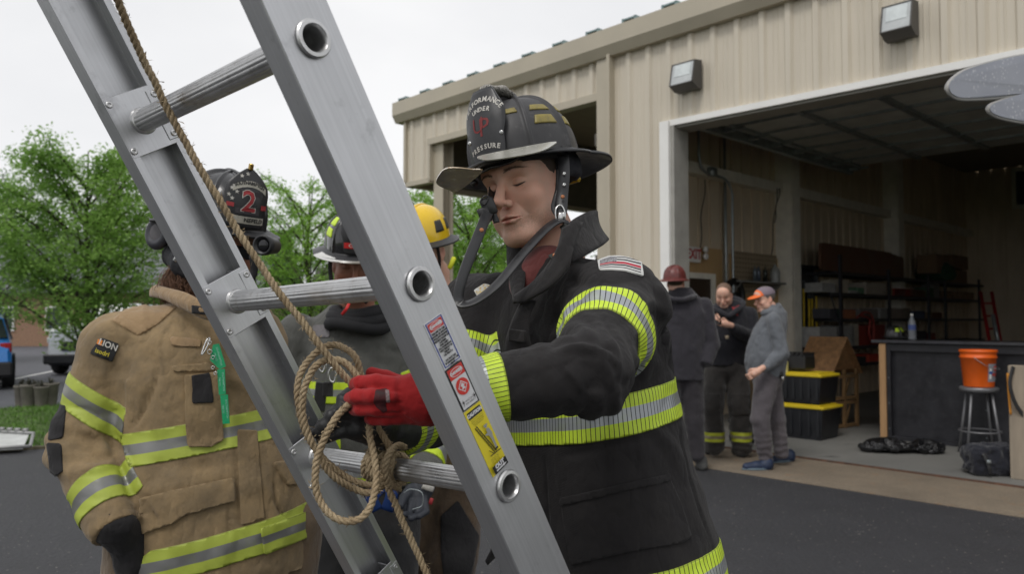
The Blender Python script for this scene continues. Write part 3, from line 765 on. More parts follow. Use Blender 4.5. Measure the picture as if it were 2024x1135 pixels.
s.text('WATCH', .5, .82, s.w*.12, M_k); s.text('FOR WIRES', .5, .88, s.w*.1, M_k)
s.done(NM)
s = Stk('caution_sticker', quad([(247, 665), (330, 600), (473, 915), (397, 993)]), M_y, 'yellow caution sticker with a man on a ladder and an out arrow')
s.rect(.10, .035, .90, .135, M_k); s.text('CAUTION', .5, .085, s.w*.19, M_w, .0005, .1)
for i, tx in enumerate(('FOR YOUR SAFETY SET UP', 'LADDER AT PROPER ANGLE', 'FEET AGAINST BASE AND', 'ARMS STRAIGHT OUT')): s.text(tx, .5, .158+i*.026, s.w*.058, M_k)
s.line((.18, .27), (.60, .73), .0012, M_k); s.line((.28, .255), (.70, .73), .0012, M_k)
for i in range(13): u = i/13; s.line((.18+.42*u, .28+.45*u), (.28+.42*u, .27+.45*u), .0009, M_k)
s.ell(.66, .33, .07, .028, M_g); s.line((.56, .315), (.78, .315), .0022, M_g)
s.poly([(.60, .37), (.76, .365), (.84, .46), (.80, .50), (.78, .68), (.68, .68), (.66, .52), (.60, .46), (.58, .46), (.46, .44), (.46, .425), (.60, .42)], M_g); s.poly([(.66, .675), (.80, .675), (.80, .70), (.6, .70)], M_k)
s.line((.25, .72), (.88, .735), .0012, M_k); s.line((.3, .64), (.5, .73), .0009, M_k)
for i in range(5): s.text('1. PLACE TOES TO BASE', .40, .76+i*.018, s.w*.045, M_k)
s.rect(.08, .86, .92, .975, M_k); s.text('OUT', .5, .893, s.w*.25, M_w, .0006); s.line((.22, .942), (.66, .942), .0022, M_w); s.poly([(.64, .922), (.86, .942), (.64, .962)], M_w)
s.done(NM)

# ================================================================ rope
def rope_geo(path, r=.0053, pitch=.026, st=.0032, seed=0):
    P = np.asarray(path); d = np.r_[0, np.cumsum(np.linalg.norm(np.diff(P, axis=0), axis=1))]; n = int(d[-1]/st)+2
    s_ = np.linspace(0, d[-1], n); P = np.stack([np.interp(s_, d, P[:, i]) for i in range(3)], 1)
    for _ in range(3): P[1:-1] = (P[:-2]+2*P[1:-1]+P[2:])/4
    P = P+.0012*np.stack([vnoise(P*38, seed+i) for i in range(3)], 1)
    T = np.gradient(P, axis=0); T /= np.linalg.norm(T, axis=1)[:, None]; u = None; U = []; Vv = []
    for i in range(n):
        if u is None: u = nrm(np.cross(T[i], [.3, .2, 1]))
        u = nrm(u-T[i]*(u@T[i])); U.append(u); Vv.append(np.cross(T[i], u))
    U, Vv = np.array(U), np.array(Vv); m = MB()
    for k in range(3):
        ph = s_/pitch*2*math.pi+k*2*math.pi/3; C = P+(U*np.cos(ph)[:, None]+Vv*np.sin(ph)[:, None])*r*.5
        tw = -s_/.011*2*math.pi; pr = circ(r*.56, 7); pr[::2] *= .93
        V, F = sweep(C, pr, twist=tw*.25); m.add(V, F)
    rg = np.random.default_rng(seed+11); 
    for _ in range(int(d[-1]*420)):
        i = rg.integers(0, n-1); a = rg.uniform(0, 6.28); o = nrm(U[i]*math.cos(a)+Vv[i]*math.sin(a)); b = P[i]+o*r*.9; tdir = nrm(T[i]*rg.normal(0, 1)+o*rg.uniform(.3, 1.1)+rg.normal(0, .3, 3))
        ln = rg.uniform(.004, .011); q = nrm(np.cross(tdir, [0, 1, 0]))*.00022; m.add([b-q, b+q, b+tdir*ln*.6+rg.normal(0, .0008, 3)+q*.6, b+tdir*ln], [[0, 1, 2], [0, 2, 3]])
    return m.geo()
def pp(L): return np.array([at(*p) for p in L])
rp = thing('rope', 'tan twisted rope running down the ladder, looped in gloved hands and knotted on a rung', 'rope', at(770, 920, 1.2))
rope_m, t, b = nt('manila'); v = coords(t); n1 = noise(t, v, 25, 5, .6); n2 = noise(t, v, 900, 3, .6)
c = mixc(t, ramp(t, n1, .3, .7), (.33, .245, .145), (.56, .45, .29)); c = mixc(t, ramp(t, n2, .4, .7), c, (.17, .11, .055)); L_(t, c, b.inputs['Base Color']); b.inputs['Roughness'].default_value = .85; bump(t, b, n2, .5, .0006)
down = cr(pp([(150, -150, .93), (208, -60, .95), (240, 20, .98), (290, 130, 1.02), (345, 240, 1.045), (400, 340, 1.06), (437, 400, 1.07), (473, 460, 1.08), (520, 532, 1.085), (562, 592, 1.085), (622, 670, 1.09), (665, 725, 1.10), (700, 765, 1.115), (730, 800, 1.14)]), 10)
down = np.vstack([np.linspace(down[0]+LA*1.7+LB*.03, down[0], 24)[:-1], down])
loop1 = cr(pp([(728, 800, 1.15), (713, 740, 1.15), (702, 705, 1.15), (673, 685, 1.16), (639, 686, 1.16), (606, 717, 1.15), (588, 760, 1.14), (592, 815, 1.14), (607, 860, 1.145), (630, 896, 1.15), (657, 923, 1.16), (690, 946, 1.17), (734, 960, 1.185), (762, 948, 1.20)]), 10)
loop2 = cr(pp([(720, 800, 1.12), (706, 745, 1.12), (678, 716, 1.12), (647, 711, 1.12), (619, 728, 1.115), (600, 770, 1.11), (600, 822, 1.11), (616, 872, 1.115), (643, 921, 1.13), (667, 948, 1.14), (697, 967, 1.16), (734, 975, 1.17), (765, 955, 1.19)]), 10)
loop3 = cr(pp([(715, 780, 1.11), (690, 800, 1.09), (664, 826, 1.075), (642, 868, 1.07), (626, 914, 1.07), (623, 965, 1.07), (637, 1001, 1.07), (664, 1026, 1.07), (697, 1032, 1.075), (724, 1015, 1.08), (739, 981, 1.09), (744, 948, 1.10), (740, 908, 1.11), (732, 868, 1.12), (731, 830, 1.13), (733, 790, 1.14)]), 10)
upk = cr(pp([(738, 800, 1.16), (744, 838, 1.17), (759, 866, 1.175), (772, 886, 1.18), (782, 905, 1.185)]), 8)
def rungpt(px, k=2):   # axis point of rung k under photo column px
    bb = np.linspace(0, LW, 400); Q = proj(np.array([Lp(-k*SP, x, 0) for x in bb])); return bb[np.argmin(abs(Q[:, 0]-px))]
b0, b1 = rungpt(797), rungpt(757); b2 = rungpt(735)
def wrap(ba, bb, turns, ph0, r=.0228, n=70):
    out = []
    for i in range(n):
        u = i/(n-1); an = ph0+u*turns*2*math.pi; out.append(Lp(-2*SP, 0, 0)+LB*(ba+(bb-ba)*u)+(LA*math.cos(an)+LC*math.sin(an))*r)
    return np.array(out)
tail = cr(pp([(762, 905, 1.175), (764, 940, 1.17), (769, 970, 1.175), (785, 1003, 1.18), (803, 1048, 1.18), (825, 1093, 1.18), (841, 1130, 1.18), (862, 1175, 1.18)]), 8)
tuck = cr(pp([(736, 885, 1.2), (728, 905, 1.17), (733, 935, 1.165), (750, 950, 1.17), (768, 935, 1.165), (775, 905, 1.165), (768, 885, 1.19)]), 8)
tuck2 = cr(pp([(800, 885, 1.21), (785, 882, 1.175), (768, 900, 1.15), (762, 930, 1.15), (772, 958, 1.165), (790, 968, 1.19)]), 8)
gs = [rope_geo(x, seed=i*3) for i, x in enumerate([down, loop1, loop2, loop3, upk, wrap(b0, b1, 2.6, .3), wrap(b1+.008, b2, 1.6, 1.), tail, tuck, tuck2])]
obj('rope_strand', join(*gs), rope_m, rp)
# ================================================================ shared people tools
def rot3(yaw, pitch, roll):
    cy_, sy = math.cos(yaw), math.sin(yaw); cp, sp = math.cos(pitch), math.sin(pitch); c, s = math.cos(roll), math.sin(roll)
    return np.array([[cy_, -sy, 0], [sy, cy_, 0], [0, 0, 1]])@np.array([[1, 0, 0], [0, cp, -sp], [0, sp, cp]])@np.array([[c, 0, s], [0, 1, 0], [-s, 0, c]])
def head_sdf(Q, ears=True, jaw=1.):
    """local head: x right, y forward, z up, eye line z=0, metres"""
    X = Q.copy(); X[:, 0] = np.abs(X[:, 0])
    d = s_ell(X, (0, -.014, .036), (.076, .100, .082)); d = smin(d, s_ell(X, (0, .020, -.028), (.0655*jaw, .066, .088)), .03)
    d = smin(d, s_chain(X, [(.058*jaw, -.004, -.050), (.052*jaw, .012, -.078), (.022, .062, -.104)], [.017, .018, .017], .01), .022)
    d = smin(d, s_ell(X, (0, .066, -.100), (.020, .019, .018)), .024)
    d = smin(d, s_ell(X, (.044, .058, -.033), (.022, .024, .022)), .024); d = smin(d, s_ell(X, (.046*jaw, .030, -.068), (.022, .034, .026)), .022); d = smin(d, s_ell(X, (0, .036, -.104), (.036, .042, .019)), .02)
    d = smin(d, s_cone(X, (0, .086, .019), (.040, .071, .022), .0085, .0095), .014)
    d = smin(d, s_ell(X, (0, .06, .045), (.055, .034, .045)), .03)
    d = smax(d, -s_ell(X, (.031, .092, -.004), (.0175, .0125, .0115)), .013)
    d = smin(d, s_ell(X, (.031, .0715, -.003), (.0148, .0130, .0122)), .0035)
    lid = np.abs(np.hypot((X[:, 1]-.0715)/.0142, (X[:, 2]+.003)/.0133)-1)
    d = d+.0012*np.exp(-((X[:, 2]+.0075-.10*np.abs(X[:, 0]-.031))/.0011)**2)*np.exp(-((X[:, 0]-.031)/.013)**4)*(X[:, 1] > .06)
    d = d+.0011*np.exp(-((X[:, 2]-.0058+.16*np.abs(X[:, 0]-.031))/.0016)**2)*np.exp(-((X[:, 0]-.031)/.013)**4)*(X[:, 1] > .06)
    d = smin(d, s_chain(X, [(0, .089, .010), (0, .1015, -.014), (0, .1155, -.0355)], [.0068, .0082, .0115], .004), .010)
    d = smin(d, s_ell(X, (.0125, .1025, -.0415), (.0078, .0105, .0080)), .005)
    d = smax(d, -s_ell(X, (.0068, .1065, -.0500), (.0034, .0050, .0042)), .002)
    d = smin(d, s_ell(X, (0, .078, -.068), (.026, .0155, .022)), .014)
    d = smin(d, s_chain(X, [(.0005, .0988, -.0655), (.010, .0965, -.0660), (.0235, .0875, -.0708)], [.0035, .0035, .0014], .003), .004)
    d = smin(d, s_chain(X, [(.0005, .0962, -.0757), (.010, .0945, -.0755), (.0215, .0875, -.0722)], [.0043, .0040, .0014], .003), .004)
    d = d+.0022*np.exp(-((Q[:, 2]+.0707)/.0011)**2)*(np.abs(Q[:, 0]) < .0255)*(Q[:, 1] > .07)
    d = d+.0007*np.exp(-((X[:, 0]-.0225-.55*(-.045-X[:, 2]))/.003)**2)*((X[:, 2] < -.04) & (X[:, 2] > -.068) & (X[:, 1] > .06))
    if ears:
        E = X-A(.076, -.010, -.013); c_, s_ = math.cos(.28), math.sin(.28); E = np.stack([E[:, 0], E[:, 1]*c_-E[:, 2]*s_*0+0, E[:, 2]], 1)
        y2 = (X[:, 1]+.010)*c_+(X[:, 2]+.013)*s_; z2 = -(X[:, 1]+.010)*s_+(X[:, 2]+.013)*c_
        E = np.stack([(X[:, 0]-.0775)+.28*(y2), y2, z2], 1)
        e = s_ell(E, (0, 0, 0), (.0060, .0165, .0300)); e = smax(e, -s_ell(E, (.006, .003, .003), (.005, .0095, .0175)), .003)
        e = smin(e, s_ell(E, (-.001, .004, -.026), (.0045, .007, .0075)), .004); d = smin(d, e, .004)
    return d
def head_attrs(Q):
    ax = np.abs(Q[:, 0]); g = lambda c, r: np.exp(-(((Q-A(*c))/A(*r))**2).sum(1)); gm = lambda c, r: np.exp(-(((np.stack([ax, Q[:, 1], Q[:, 2]], 1)-A(*c))/A(*r))**2).sum(1))
    X = np.stack([ax, Q[:, 1], Q[:, 2]], 1)
    lip = np.minimum(s_chain(X, [(0, .0985, -.0665), (.022, .0875, -.0705)], [.0045, .002]), s_chain(X, [(0, .0965, -.0762), (.020, .0875, -.0725)], [.0056, .002]))
    lip = np.clip(-lip/.002+.6, 0, 1)*(Q[:, 1] > .07)
    red = np.clip(gm((.045, .07, -.035), (.02, .04, .018))*.7+g((0, .11, -.037), (.016, .03, .014))*.8+gm((.08, -.01, -.012), (.012, .03, .04)), 0, 1)
    sh = np.clip(1-np.abs(Q[:, 2]+.085)/.034, 0, 1)*(Q[:, 1] > -.01)*(1-lip)
    br = np.exp(-((Q[:, 2]-.0215-.004*np.cos((ax-.03)*60))/.0034)**2)*np.exp(-((ax-.033)/.018)**4)*(Q[:, 1] > .05)
    lash = np.exp(-((Q[:, 2]+.0078-.10*np.abs(ax-.031))/.0012)**2)*np.exp(-((ax-.031)/.0135)**4)*(Q[:, 1] > .06)
    return {'lip': lip, 'red': red, 'stub': sh, 'brow': br, 'lash': lash}
def skin_mat(name, base, redc, stub=(.10, .07, .055), browc=(.06, .035, .02), k_st=.35):
    m, t, b = nt(name); at_ = lambda n: N_(t, 'ShaderNodeAttribute', attribute_name=n).outputs['Fac']
    v = coords(t); n1 = noise(t, v, 45, 5, .6); n2 = noise(t, v, 900, 3, .6); n3 = noise(t, v, 1500, 2, .6)
    c = mixc(t, ramp(t, n1, .3, .7), tuple(x*.9 for x in base), tuple(x*1.06 for x in base)); c = mixc(t, math_(t, 'MULTIPLY', ramp(t, n1, .35, .65), .3), c, redc)
    c = mixc(t, math_(t, 'MULTIPLY', at_('red'), .55), c, redc)
    c = mixc(t, math_(t, 'MULTIPLY', at_('stub'), math_(t, 'MULTIPLY', ramp(t, noise(t, v, 330, 3, .7), .32, .62), k_st)), c, stub)
    c = mixc(t, math_(t, 'MULTIPLY', at_('lip'), .8), c, (.42, .12, .095))
    c = mixc(t, math_(t, 'MULTIPLY', at_('brow'), math_(t, 'MULTIPLY', ramp(t, n2, .3, .55), .72)), c, browc)
    c = mixc(t, math_(t, 'MULTIPLY', at_('lash'), .85), c, (.03, .018, .012))
    fr = noise(t, v, 260, 2, .5); c = mixc(t, math_(t, 'MULTIPLY', ramp(t, fr, .66, .74), .14), c, (.25, .11, .06))
    L_(t, c, b.inputs['Base Color']); L_(t, ramp(t, n2, .3, .7, .42, .62), b.inputs['Roughness']); b.inputs['Subsurface Weight'].default_value = .10; b.inputs['Subsurface Radius'].default_value = (.012, .004, .002); b.inputs['Subsurface Scale'].default_value = .6
    b.inputs['Specular IOR Level'].default_value = .45
    bump(t, b, math_(t, 'ADD', n2, n3), .35, .0006); return m
def make_head(parent, T, R, skin, h=.0022, neck=None, scale=(1, 1, 1), hair=None, hair_mat=None, jaw=1.):
    T = A(*T); S = A(*scale); loc = lambda P: (P-T)@R/S; glob = lambda P: (P*S)@R.T+T
    nk = None if neck is None else [loc(A(*p)) for p in neck[0]]
    lo, hi = A(-.098, -.125, -.13), A(.098, .135, .13)
    if nk is not None: lo = np.minimum(lo, np.array(nk).min(0)-.08); hi = np.maximum(hi, np.array(nk).max(0)+.02)
    def fn(P):
        d = head_sdf(P, jaw=jaw)
        if nk is not None: 
            kk = s_chain(P, [(0, -.022, -.05)]+nk, [.054]+list(neck[1]), .01); d = smin(d, kk, .018)
        return d
    V, F = nets(fn, lo, hi, h); V = smooth(V, F, 1); at_ = head_attrs(V)
    o = obj('body', (glob(V), F), skin, parent, attrs=at_)
    if hair:
        def fh(P):
            d = s_ell(P, (0, -.014, .036), (.0765+hair, .100+hair, .082+hair)); 
            line = np.where(P[:, 1] > .045, P[:, 2]-.070, np.where(P[:, 1] > .012, P[:, 2]-.022-(P[:, 1]-.012)*1.4, np.where(P[:, 1] > -.012, P[:, 2]+.022, P[:, 2]+.055)))
            ln2 = np.maximum(P[:, 2]-(.062-.0*P[:, 1]), 0)
            cut = -(P[:, 2]-np.interp(P[:, 1], [-.12, -.05, -.025, -.02, .004, .012, .022, .030, .05, .06, .09], [-.06, -.055, -.03, .0, -.026, -.026, -.006, .022, .034, .074, .080])); 
            ear = s_ell(np.stack([np.abs(P[:, 0]), P[:, 1], P[:, 2]], 1), (.078, -.012, -.012), (.02, .019, .034))
            return smax(smax(d, cut, .006), -ear, .003)
        V, F = nets(fh, (-.1, -.125, -.08), (.1, .1, .14), max(h, .003)); V = smooth(V, F, 2); N = vnormals(V, F); V = V+N*(fbm(V*A(1, 1, .5), 160, 3)*.0006)[:, None]
        obj('hair', (glob(V), F), hair_mat, parent)
    return o, loc, glob
# ---- helmets -------------------------------------------------------------------
def make_helmet(parent, T, R, shell_m, brim_m, bead_m, sc=1., ribs=True, tet=None, tet_m=None, brimw=(.045, .034, .105), droop=.035, a=.104, b=.126, H=.128, name='helmet'):
    T = A(*T); G = lambda P: (np.atleast_2d(P)*sc)@R.T+T; n = 192; rows = 26
    def dome(th, ph, lift=0.):   # ph 0 at the rim .. 1 top ; th 0 = front
        e = 2.35; c = np.cos(ph*math.pi/2)**(2/e); s = np.sin(ph*math.pi/2)**(2/e)
        x = (a+lift)*np.sin(th)*c; y = (b+lift)*np.cos(th)*c-.004; z = (H+lift)*s
        return np.stack([x, y, z], -1)
    def rib(th, ph):
        if not ribs: return 0*th*ph
        k = (th/(math.pi/4)+.5) % 1-.5; w_ = k*math.pi/4*np.cos(ph*math.pi/2)**.85*.11; r = np.exp(-(w_/.0038)**4)*.0056
        return r
    th = np.arange(n)*2*math.pi/n; ph = np.linspace(0, 1, rows)**1.0*.985; TH_, PH_ = np.meshgrid(th, ph); V = dome(TH_, PH_, rib(TH_, PH_)).reshape(-1, 3)
    F = [[k*n+i, k*n+(i+1) % n, (k+1)*n+(i+1) % n, (k+1)*n+i] for k in range(rows-1) for i in range(n)]+[[(rows-1)*n+i for i in range(n)]]
    F = [f[::-1] for f in F]
    hl = obj(name, (G(V), F), shell_m, parent)
    bw = lambda t_: np.interp(np.abs((t_+math.pi) % (2*math.pi)-math.pi), [0, .5, 1.1, 1.7, 2.4, math.pi], [brimw[0], brimw[0]*.92, brimw[1], brimw[1]*1.05, brimw[2]*.72, brimw[2]])
    zd = lambda t_, u: -(u**1.3)*np.interp(np.abs((t_+math.pi) % (2*math.pi)-math.pi), [0, .8, 1.5, 2.3, math.pi], [.006, .012, .016, droop*.8, droop])
    rr = [(-.03, .012), (-.004, .0015), (.2, .0), (.5, 0), (.8, 0), (.96, .0012), (1., .003), (1.012, .0), (1., -.004), (.94, -.004), (.6, -.0035), (.2, -.0035), (-.1, -.0035), (-.22, -.003)]
    P = []
    for u, dz in rr:
        uu = max(u, 0); x = (a+bw(th)*u)*np.sin(th); y = (b+bw(th)*u)*np.cos(th)-.004; P.append(np.stack([x, y, zd(th, uu)+dz], 1))
    V = np.vstack(P); F = [[k*n+i, k*n+(i+1) % n, (k+1)*n+(i+1) % n, (k+1)*n+i] for k in range(len(rr)-1) for i in range(n)]; 
    obj('brim', (G(V), F), [brim_m], hl)
    if tet:
        for (t0, t1, p0, p1) in tet:
            tt, qq = np.meshgrid(np.linspace(t0, t1, 9), np.linspace(p0, p1, 7)); sh = (qq-p0)/(p1-p0); tt = (t0+t1)/2+(tt-(t0+t1)/2)*(1-.22*sh)
            V = dome(tt, qq, .0016).reshape(-1, 3); Fq = [[k*9+i, (k+1)*9+i, (k+1)*9+i+1, k*9+i+1] for k in range(6) for i in range(8)]; Nn = vnormals(V, Fq); Nn *= np.sign((Nn*V).sum(1))[:, None]
            V2, F2, _ = shell(V, Fq, Nn, .0005, .003); obj('reflective_patch', (G(V2), F2), tet_m, hl)
    # liner band and comb
    if ribs:
        ps = [dome(np.float64(0. if k < 12 else math.pi), np.float64((.35+.65*k/12) if k < 12 else 1-.8*(k-12)/14), .005) for k in range(26)]
        V, F = sweep(np.array(ps), rect(.006, .008, .001)); obj('comb', (G(V), F), shell_m, hl)
    V, F = lathe([(.088, -.016), (.096, -.016), (.1, .01), (.095, .01)], 40); V = V*A(1, 1.15, 1); obj('headband', (G(V), F), mat('black_liner', (.015, .015, .017), .8), hl)
    hl['helm'] = 1
    return hl, G, dome
def shield_map(G, y0=.128, z0=.006, y1=.082, z1=.150, Rc=.075, W_=.05, Hh=.145, lift=0.):
    def f(x, v, z=0.):   # x metres to the wearer's right->, v metres up
        t_ = v/Hh; y = y0+(y1-y0)*t_+.010*math.sin(t_*math.pi); zz = z0+(z1-z0)*t_; an = x/Rc
        return G(A(Rc*math.sin(an), y-Rc*(1-math.cos(an))+lift+z, zz))[0]
    return f
def make_shield(hl, G, m_, outline, **kw):
    f = shield_map(G, **kw); n = 14; vs = [o[0] for o in outline]; hw = [o[1] for o in outline]; Hh = kw.get('Hh', .145)
    vv = np.linspace(vs[0], vs[-1], 22); V = []; F = []
    for v in vv:
        w_ = np.interp(v, vs, hw)
        for i in range(n): V.append(f(-w_+2*w_*i/(n-1), v))
    for v in vv:
        w_ = np.interp(v, vs, hw)
        for i in range(n): V.append(f(-w_+2*w_*i/(n-1), v, -.003))
    r, N0 = len(vv), len(vv)*n
    for k in range(r-1):
        for i in range(n-1): F += [[k*n+i, (k+1)*n+i, (k+1)*n+i+1, k*n+i+1], [N0+k*n+i, N0+k*n+i+1, N0+(k+1)*n+i+1, N0+(k+1)*n+i]]
        F += [[k*n, N0+k*n, N0+(k+1)*n, (k+1)*n], [k*n+n-1, (k+1)*n+n-1, N0+(k+1)*n+n-1, N0+k*n+n-1]]
    for i in range(n-1): F += [[i, i+1, N0+i+1, N0+i], [(r-1)*n+i, N0+(r-1)*n+i, N0+(r-1)*n+i+1, (r-1)*n+i+1]]
    o = obj('front_shield', (np.array(V), F), m_, hl)
    return f
def strip(cA, cB, th, n=6, bulge=0., up=None):
    """thick sheet between two polylines of equal length"""
    cA, cB = np.asarray(cA, float), np.asarray(cB, float); k = len(cA); V = []
    for j in range(n+1):
        u = j/n; V.append(cA*(1-u)+cB*u)
    V = np.array(V); Fq = [[j*k+i, j*k+i+1, (j+1)*k+i+1, (j+1)*k+i] for j in range(n) for i in range(k-1)]
    P = V.reshape(-1, 3); N = vnormals(P, Fq); uu = np.repeat(np.arange(n+1)/n, k); P = P+N*(bulge*np.sin(uu*math.pi))[:, None]; N = vnormals(P, Fq)
    V2, F2, _ = shell(P, Fq, N, th/2, th); m = len(P); F2 = F2+[[i+m for i in f[::-1]] for f in Fq]
    return V2, F2
def strap(pts, w, th, ups=None, n=6):
    P = cr(pts, n); U = None
    if ups is not None: U = cr(ups, n) if len(np.atleast_2d(ups)) == len(pts) else np.tile(ups, (len(P), 1))
    return sweep(P, rect(w, th, th*.25), up=U)
# ---- cloth materials ------------------------------------------------------------
def fabric(name, col, dirt=None, wv=1400., rough=.85, seam=0., ds=(.5, .75), fuzz=.25):
    if name in MATS: return MATS[name]
    m, t, b = nt(name); v = coords(t); n1 = noise(t, v, 4, 6, .62); n0 = noise(t, v, 26, 5, .7)
    c = mixc(t, ramp(t, n1, .3, .7), tuple(x*.82 for x in col), tuple(x*1.18 for x in col)); c = mixc(t, math_(t, 'MULTIPLY', ramp(t, n0, .3, .75), .35), c, tuple(x*1.35 for x in col))
    sa = N_(t, 'ShaderNodeAttribute', attribute_name='seam').outputs['Fac']
    if dirt: c = mixc(t, math_(t, 'MULTIPLY', ramp(t, noise(t, v, 7, 7, .72), *ds), .6), c, dirt)
    c = mixc(t, math_(t, 'MULTIPLY', sa, .55), c, tuple(x*.4 for x in col)); L_(t, c, b.inputs['Base Color']); b.inputs['Roughness'].default_value = rough; b.inputs['Sheen Weight'].default_value = fuzz; b.inputs['Sheen Roughness'].default_value = .5; b.inputs['Specular IOR Level'].default_value = .25
    w1 = N_(t, 'ShaderNodeTexWave', i_Scale=wv/6.28, i_Distortion=1.5); w1.bands_direction = 'DIAGONAL'; L_(t, v, w1.inputs[0])
    cn = noise(t, coords(t, (1, 1, .55)), 17, 3, .5); cre = ramp(t, math_(t, 'ABSOLUTE', math_(t, 'SUBTRACT', cn, .5)), 0., .10); p = bump(t, b, cre, .32, .005); p = bump(t, b, n0, .5, .004, p); bump(t, b, math_(t, 'ADD', w1.outputs['Fac'], noise(t, v, 700, 2)), .35, .0007, p)
    MATS[name] = m; return m
def band_mat(name, lime, silver, hatch=0., slant=.0, a=.34, b_=.66):
    if name in MATS: return MATS[name]
    m, t, b = nt(name); at_ = lambda n: N_(t, 'ShaderNodeAttribute', attribute_name=n).outputs['Fac']
    v, u = at_('bv'), at_('bu'); mid = math_(t, 'MULTIPLY', math_(t, 'GREATER_THAN', v, a), math_(t, 'LESS_THAN', v, b_))
    n1 = noise(t, coords(t), 22, 6, .7); c = mixc(t, mid, lime, silver); c = mixc(t, math_(t, 'MULTIPLY', ramp(t, n1, .5, .8), .45), c, tuple(x*.55 for x in lime))
    if hatch:
        s = math_(t, 'FRACT', math_(t, 'ADD', math_(t, 'MULTIPLY', u, 1/hatch), math_(t, 'MULTIPLY', v, slant))); ln = math_(t, 'LESS_THAN', s, .17); c = mixc(t, ln, c, (.012, .013, .008))
    e = math_(t, 'ADD', math_(t, 'LESS_THAN', v, .03), math_(t, 'GREATER_THAN', v, .97)); c = mixc(t, math_(t, 'MULTIPLY', e, .5), c, (.12, .14, .02))
    L_(t, c, b.inputs['Base Color']); L_(t, mixc(t, mid, .55, .38), b.inputs['Roughness']); L_(t, math_(t, 'MULTIPLY', mid, .35), b.inputs['Metallic']); bump(t, b, n1, .3, .002)
    MATS[name] = m; return m
LIME = (.58, .76, .045); LIMED = (.385, .455, .06)
BH = band_mat('hatched_band', LIME, (.36, .38, .40), .0085, .5); BD = band_mat('dull_band', LIMED, (.20, .20, .195))
# ---- hands ----------------------------------------------------------------------
def hand_sdf(P, wrist, palm, fingers, thumb=None, r=.0092, wr=.027, pr=.0, k=.006):
    """palm: list of (p, radius) blobs chained; fingers: list of point lists"""
    d = None
    for a_, b_, ra, rb in palm:
        e = s_cone(P, a_, b_, ra, rb); d = e if d is None else smin(d, e, .014)
    for f in fingers:
        rr = np.linspace(r*1.12, r*.86, len(f)) if not isinstance(f, tuple) else f[1]; ff = f if not isinstance(f, tuple) else f[0]
        d = smin(d, s_chain(P, ff, rr, .002), k)
    return d
def boot(mb_fn, name, p, fwd, parent, m_, L=.29, Hh=.16, w_=.052):
    R = frame(fwd); p = A(*p)
    def fn(P):
        Q = (P-p)@R; d = s_chain(Q, [(0, -.06, .045), (0, .05, .040), (0, .15, .034)], [.052, .045, .038], .02); d = smin(d, s_cone(Q, (0, -.05, .05), (0, -.06, Hh), .05, .052), .03)
        return np.maximum(d, -Q[:, 2]+.0)
    V, F = nets(fn, p-A(.26, .26, .01), p+A(.26, .26, Hh+.08), .009); return obj(name, (V, F), m_, parent)

def face_details(parent, V, glob, hairm_, lash_m):
    """eyebrow hairs, lash lines and lid slits laid on the head surface (local coordinates)"""
    Fv = V[V[:, 1] > .05]
    def sf_(x, z): d = (Fv[:, 0]-x)**2+(Fv[:, 2]-z)**2; i = np.argsort(d)[:3]; return Fv[i, 1].mean()
    rg = np.random.default_rng(2); mb = MB()
    for sx in (-1, 1):
        for k in range(230):
            u = rg.uniform(0, 1); x = .013+.041*u; z = .0195+.0065*math.sin(min(1, u*1.15)*math.pi*.72)-.003*u+rg.normal(0, .0013)*(1.25-u); ln = rg.uniform(.004, .008)
            a_ = A(sx*x, sf_(sx*x, z)+.0002, z); x2, z2 = x+ln*.85, z+ln*(.55-.75*u); b_ = A(sx*x2, sf_(sx*x2, z2)+.0009, z2); w_ = A(0, 0, .00028); mb.add([a_-w_, a_+w_, b_], [[0, 1, 2]])
    obj('eyebrow', (glob(mb.geo()[0]), mb.geo()[1]), hairm_, parent)
    mb = MB()
    for sx in (-1, 1):
        P = []
        for k in range(9): u = k/8; x = .0185+.0265*u; z = -.0070-.0032*math.sin(u*math.pi)+.0018*u; P.append(A(sx*x, sf_(sx*x, z)-.0001, z))
        V2, F2 = sweep(np.array(P), circ(1, 6), np.array([.0004, .0009, .0012, .0014, .0014, .0014, .0013, .0010, .0005])); mb.add(V2, F2)
        for k in range(26): u = rg.uniform(.15, 1); i = int(u*8); p = P[i]+(P[min(8, i+1)]-P[i])*(u*8-i); mb.add([p-A(.0002, 0, 0), p+A(.0002, 0, 0), p+A(sx*.0015*(u-.3), .0045, -.0035)], [[0, 1, 2]])
    obj('eyelash', (glob(mb.geo()[0]), mb.geo()[1]), lash_m, parent)
# ================================================================ firefighter in black coat handling the rope
mp = thing('person', 'firefighter in a black coat with hatched lime bands and red gloves tying the rope', 'person', (.17, 1.56, 0))
HT, HR, HS = A(.03, 1.58, 1.721), rot3(math.radians(147), -.125, .17), (.975, 1., .985)
skin1 = skin_mat('fair_skin', (.70, .43, .32), (.64, .27, .19), k_st=.34)
hairm = mat('short_brown_hair', (.055, .035, .022), .7, var=.3, vs=200, bs=900, bd=.001)
b_, loc1, glob1 = make_head(mp, HT, HR, skin1, .0015, ([(.085, 1.60, 1.585), (.10, 1.60, 1.50)], [.060, .072]), HS, .0035, hairm)
Vl = loc1(np.array([v.co[:] for v in b_.data.vertices])+wloc(mp)); face_details(mp, Vl, glob1, mat('brow_hair', (.09, .05, .03), .7), mat('lash_dark', (.03, .018, .014), .6))
leather = mat('worn_black_leather', (.034, .033, .035), .50, var=.35, vs=18, bs=500, bd=.0006, col2=(.095, .092, .09), c2lo=.54, c2hi=.78)
leather_s = mat('smooth_black_leather', (.022, .022, .024), .36, var=.2, vs=40, bs=900, bd=.0003)
tetm = mat('dull_yellow_reflective', (.25, .20, .045), .5, var=.2, vs=40, col2=(.16, .13, .05))
d45 = math.pi/4
HRh = HR@rot3(0, math.radians(-1), 0)
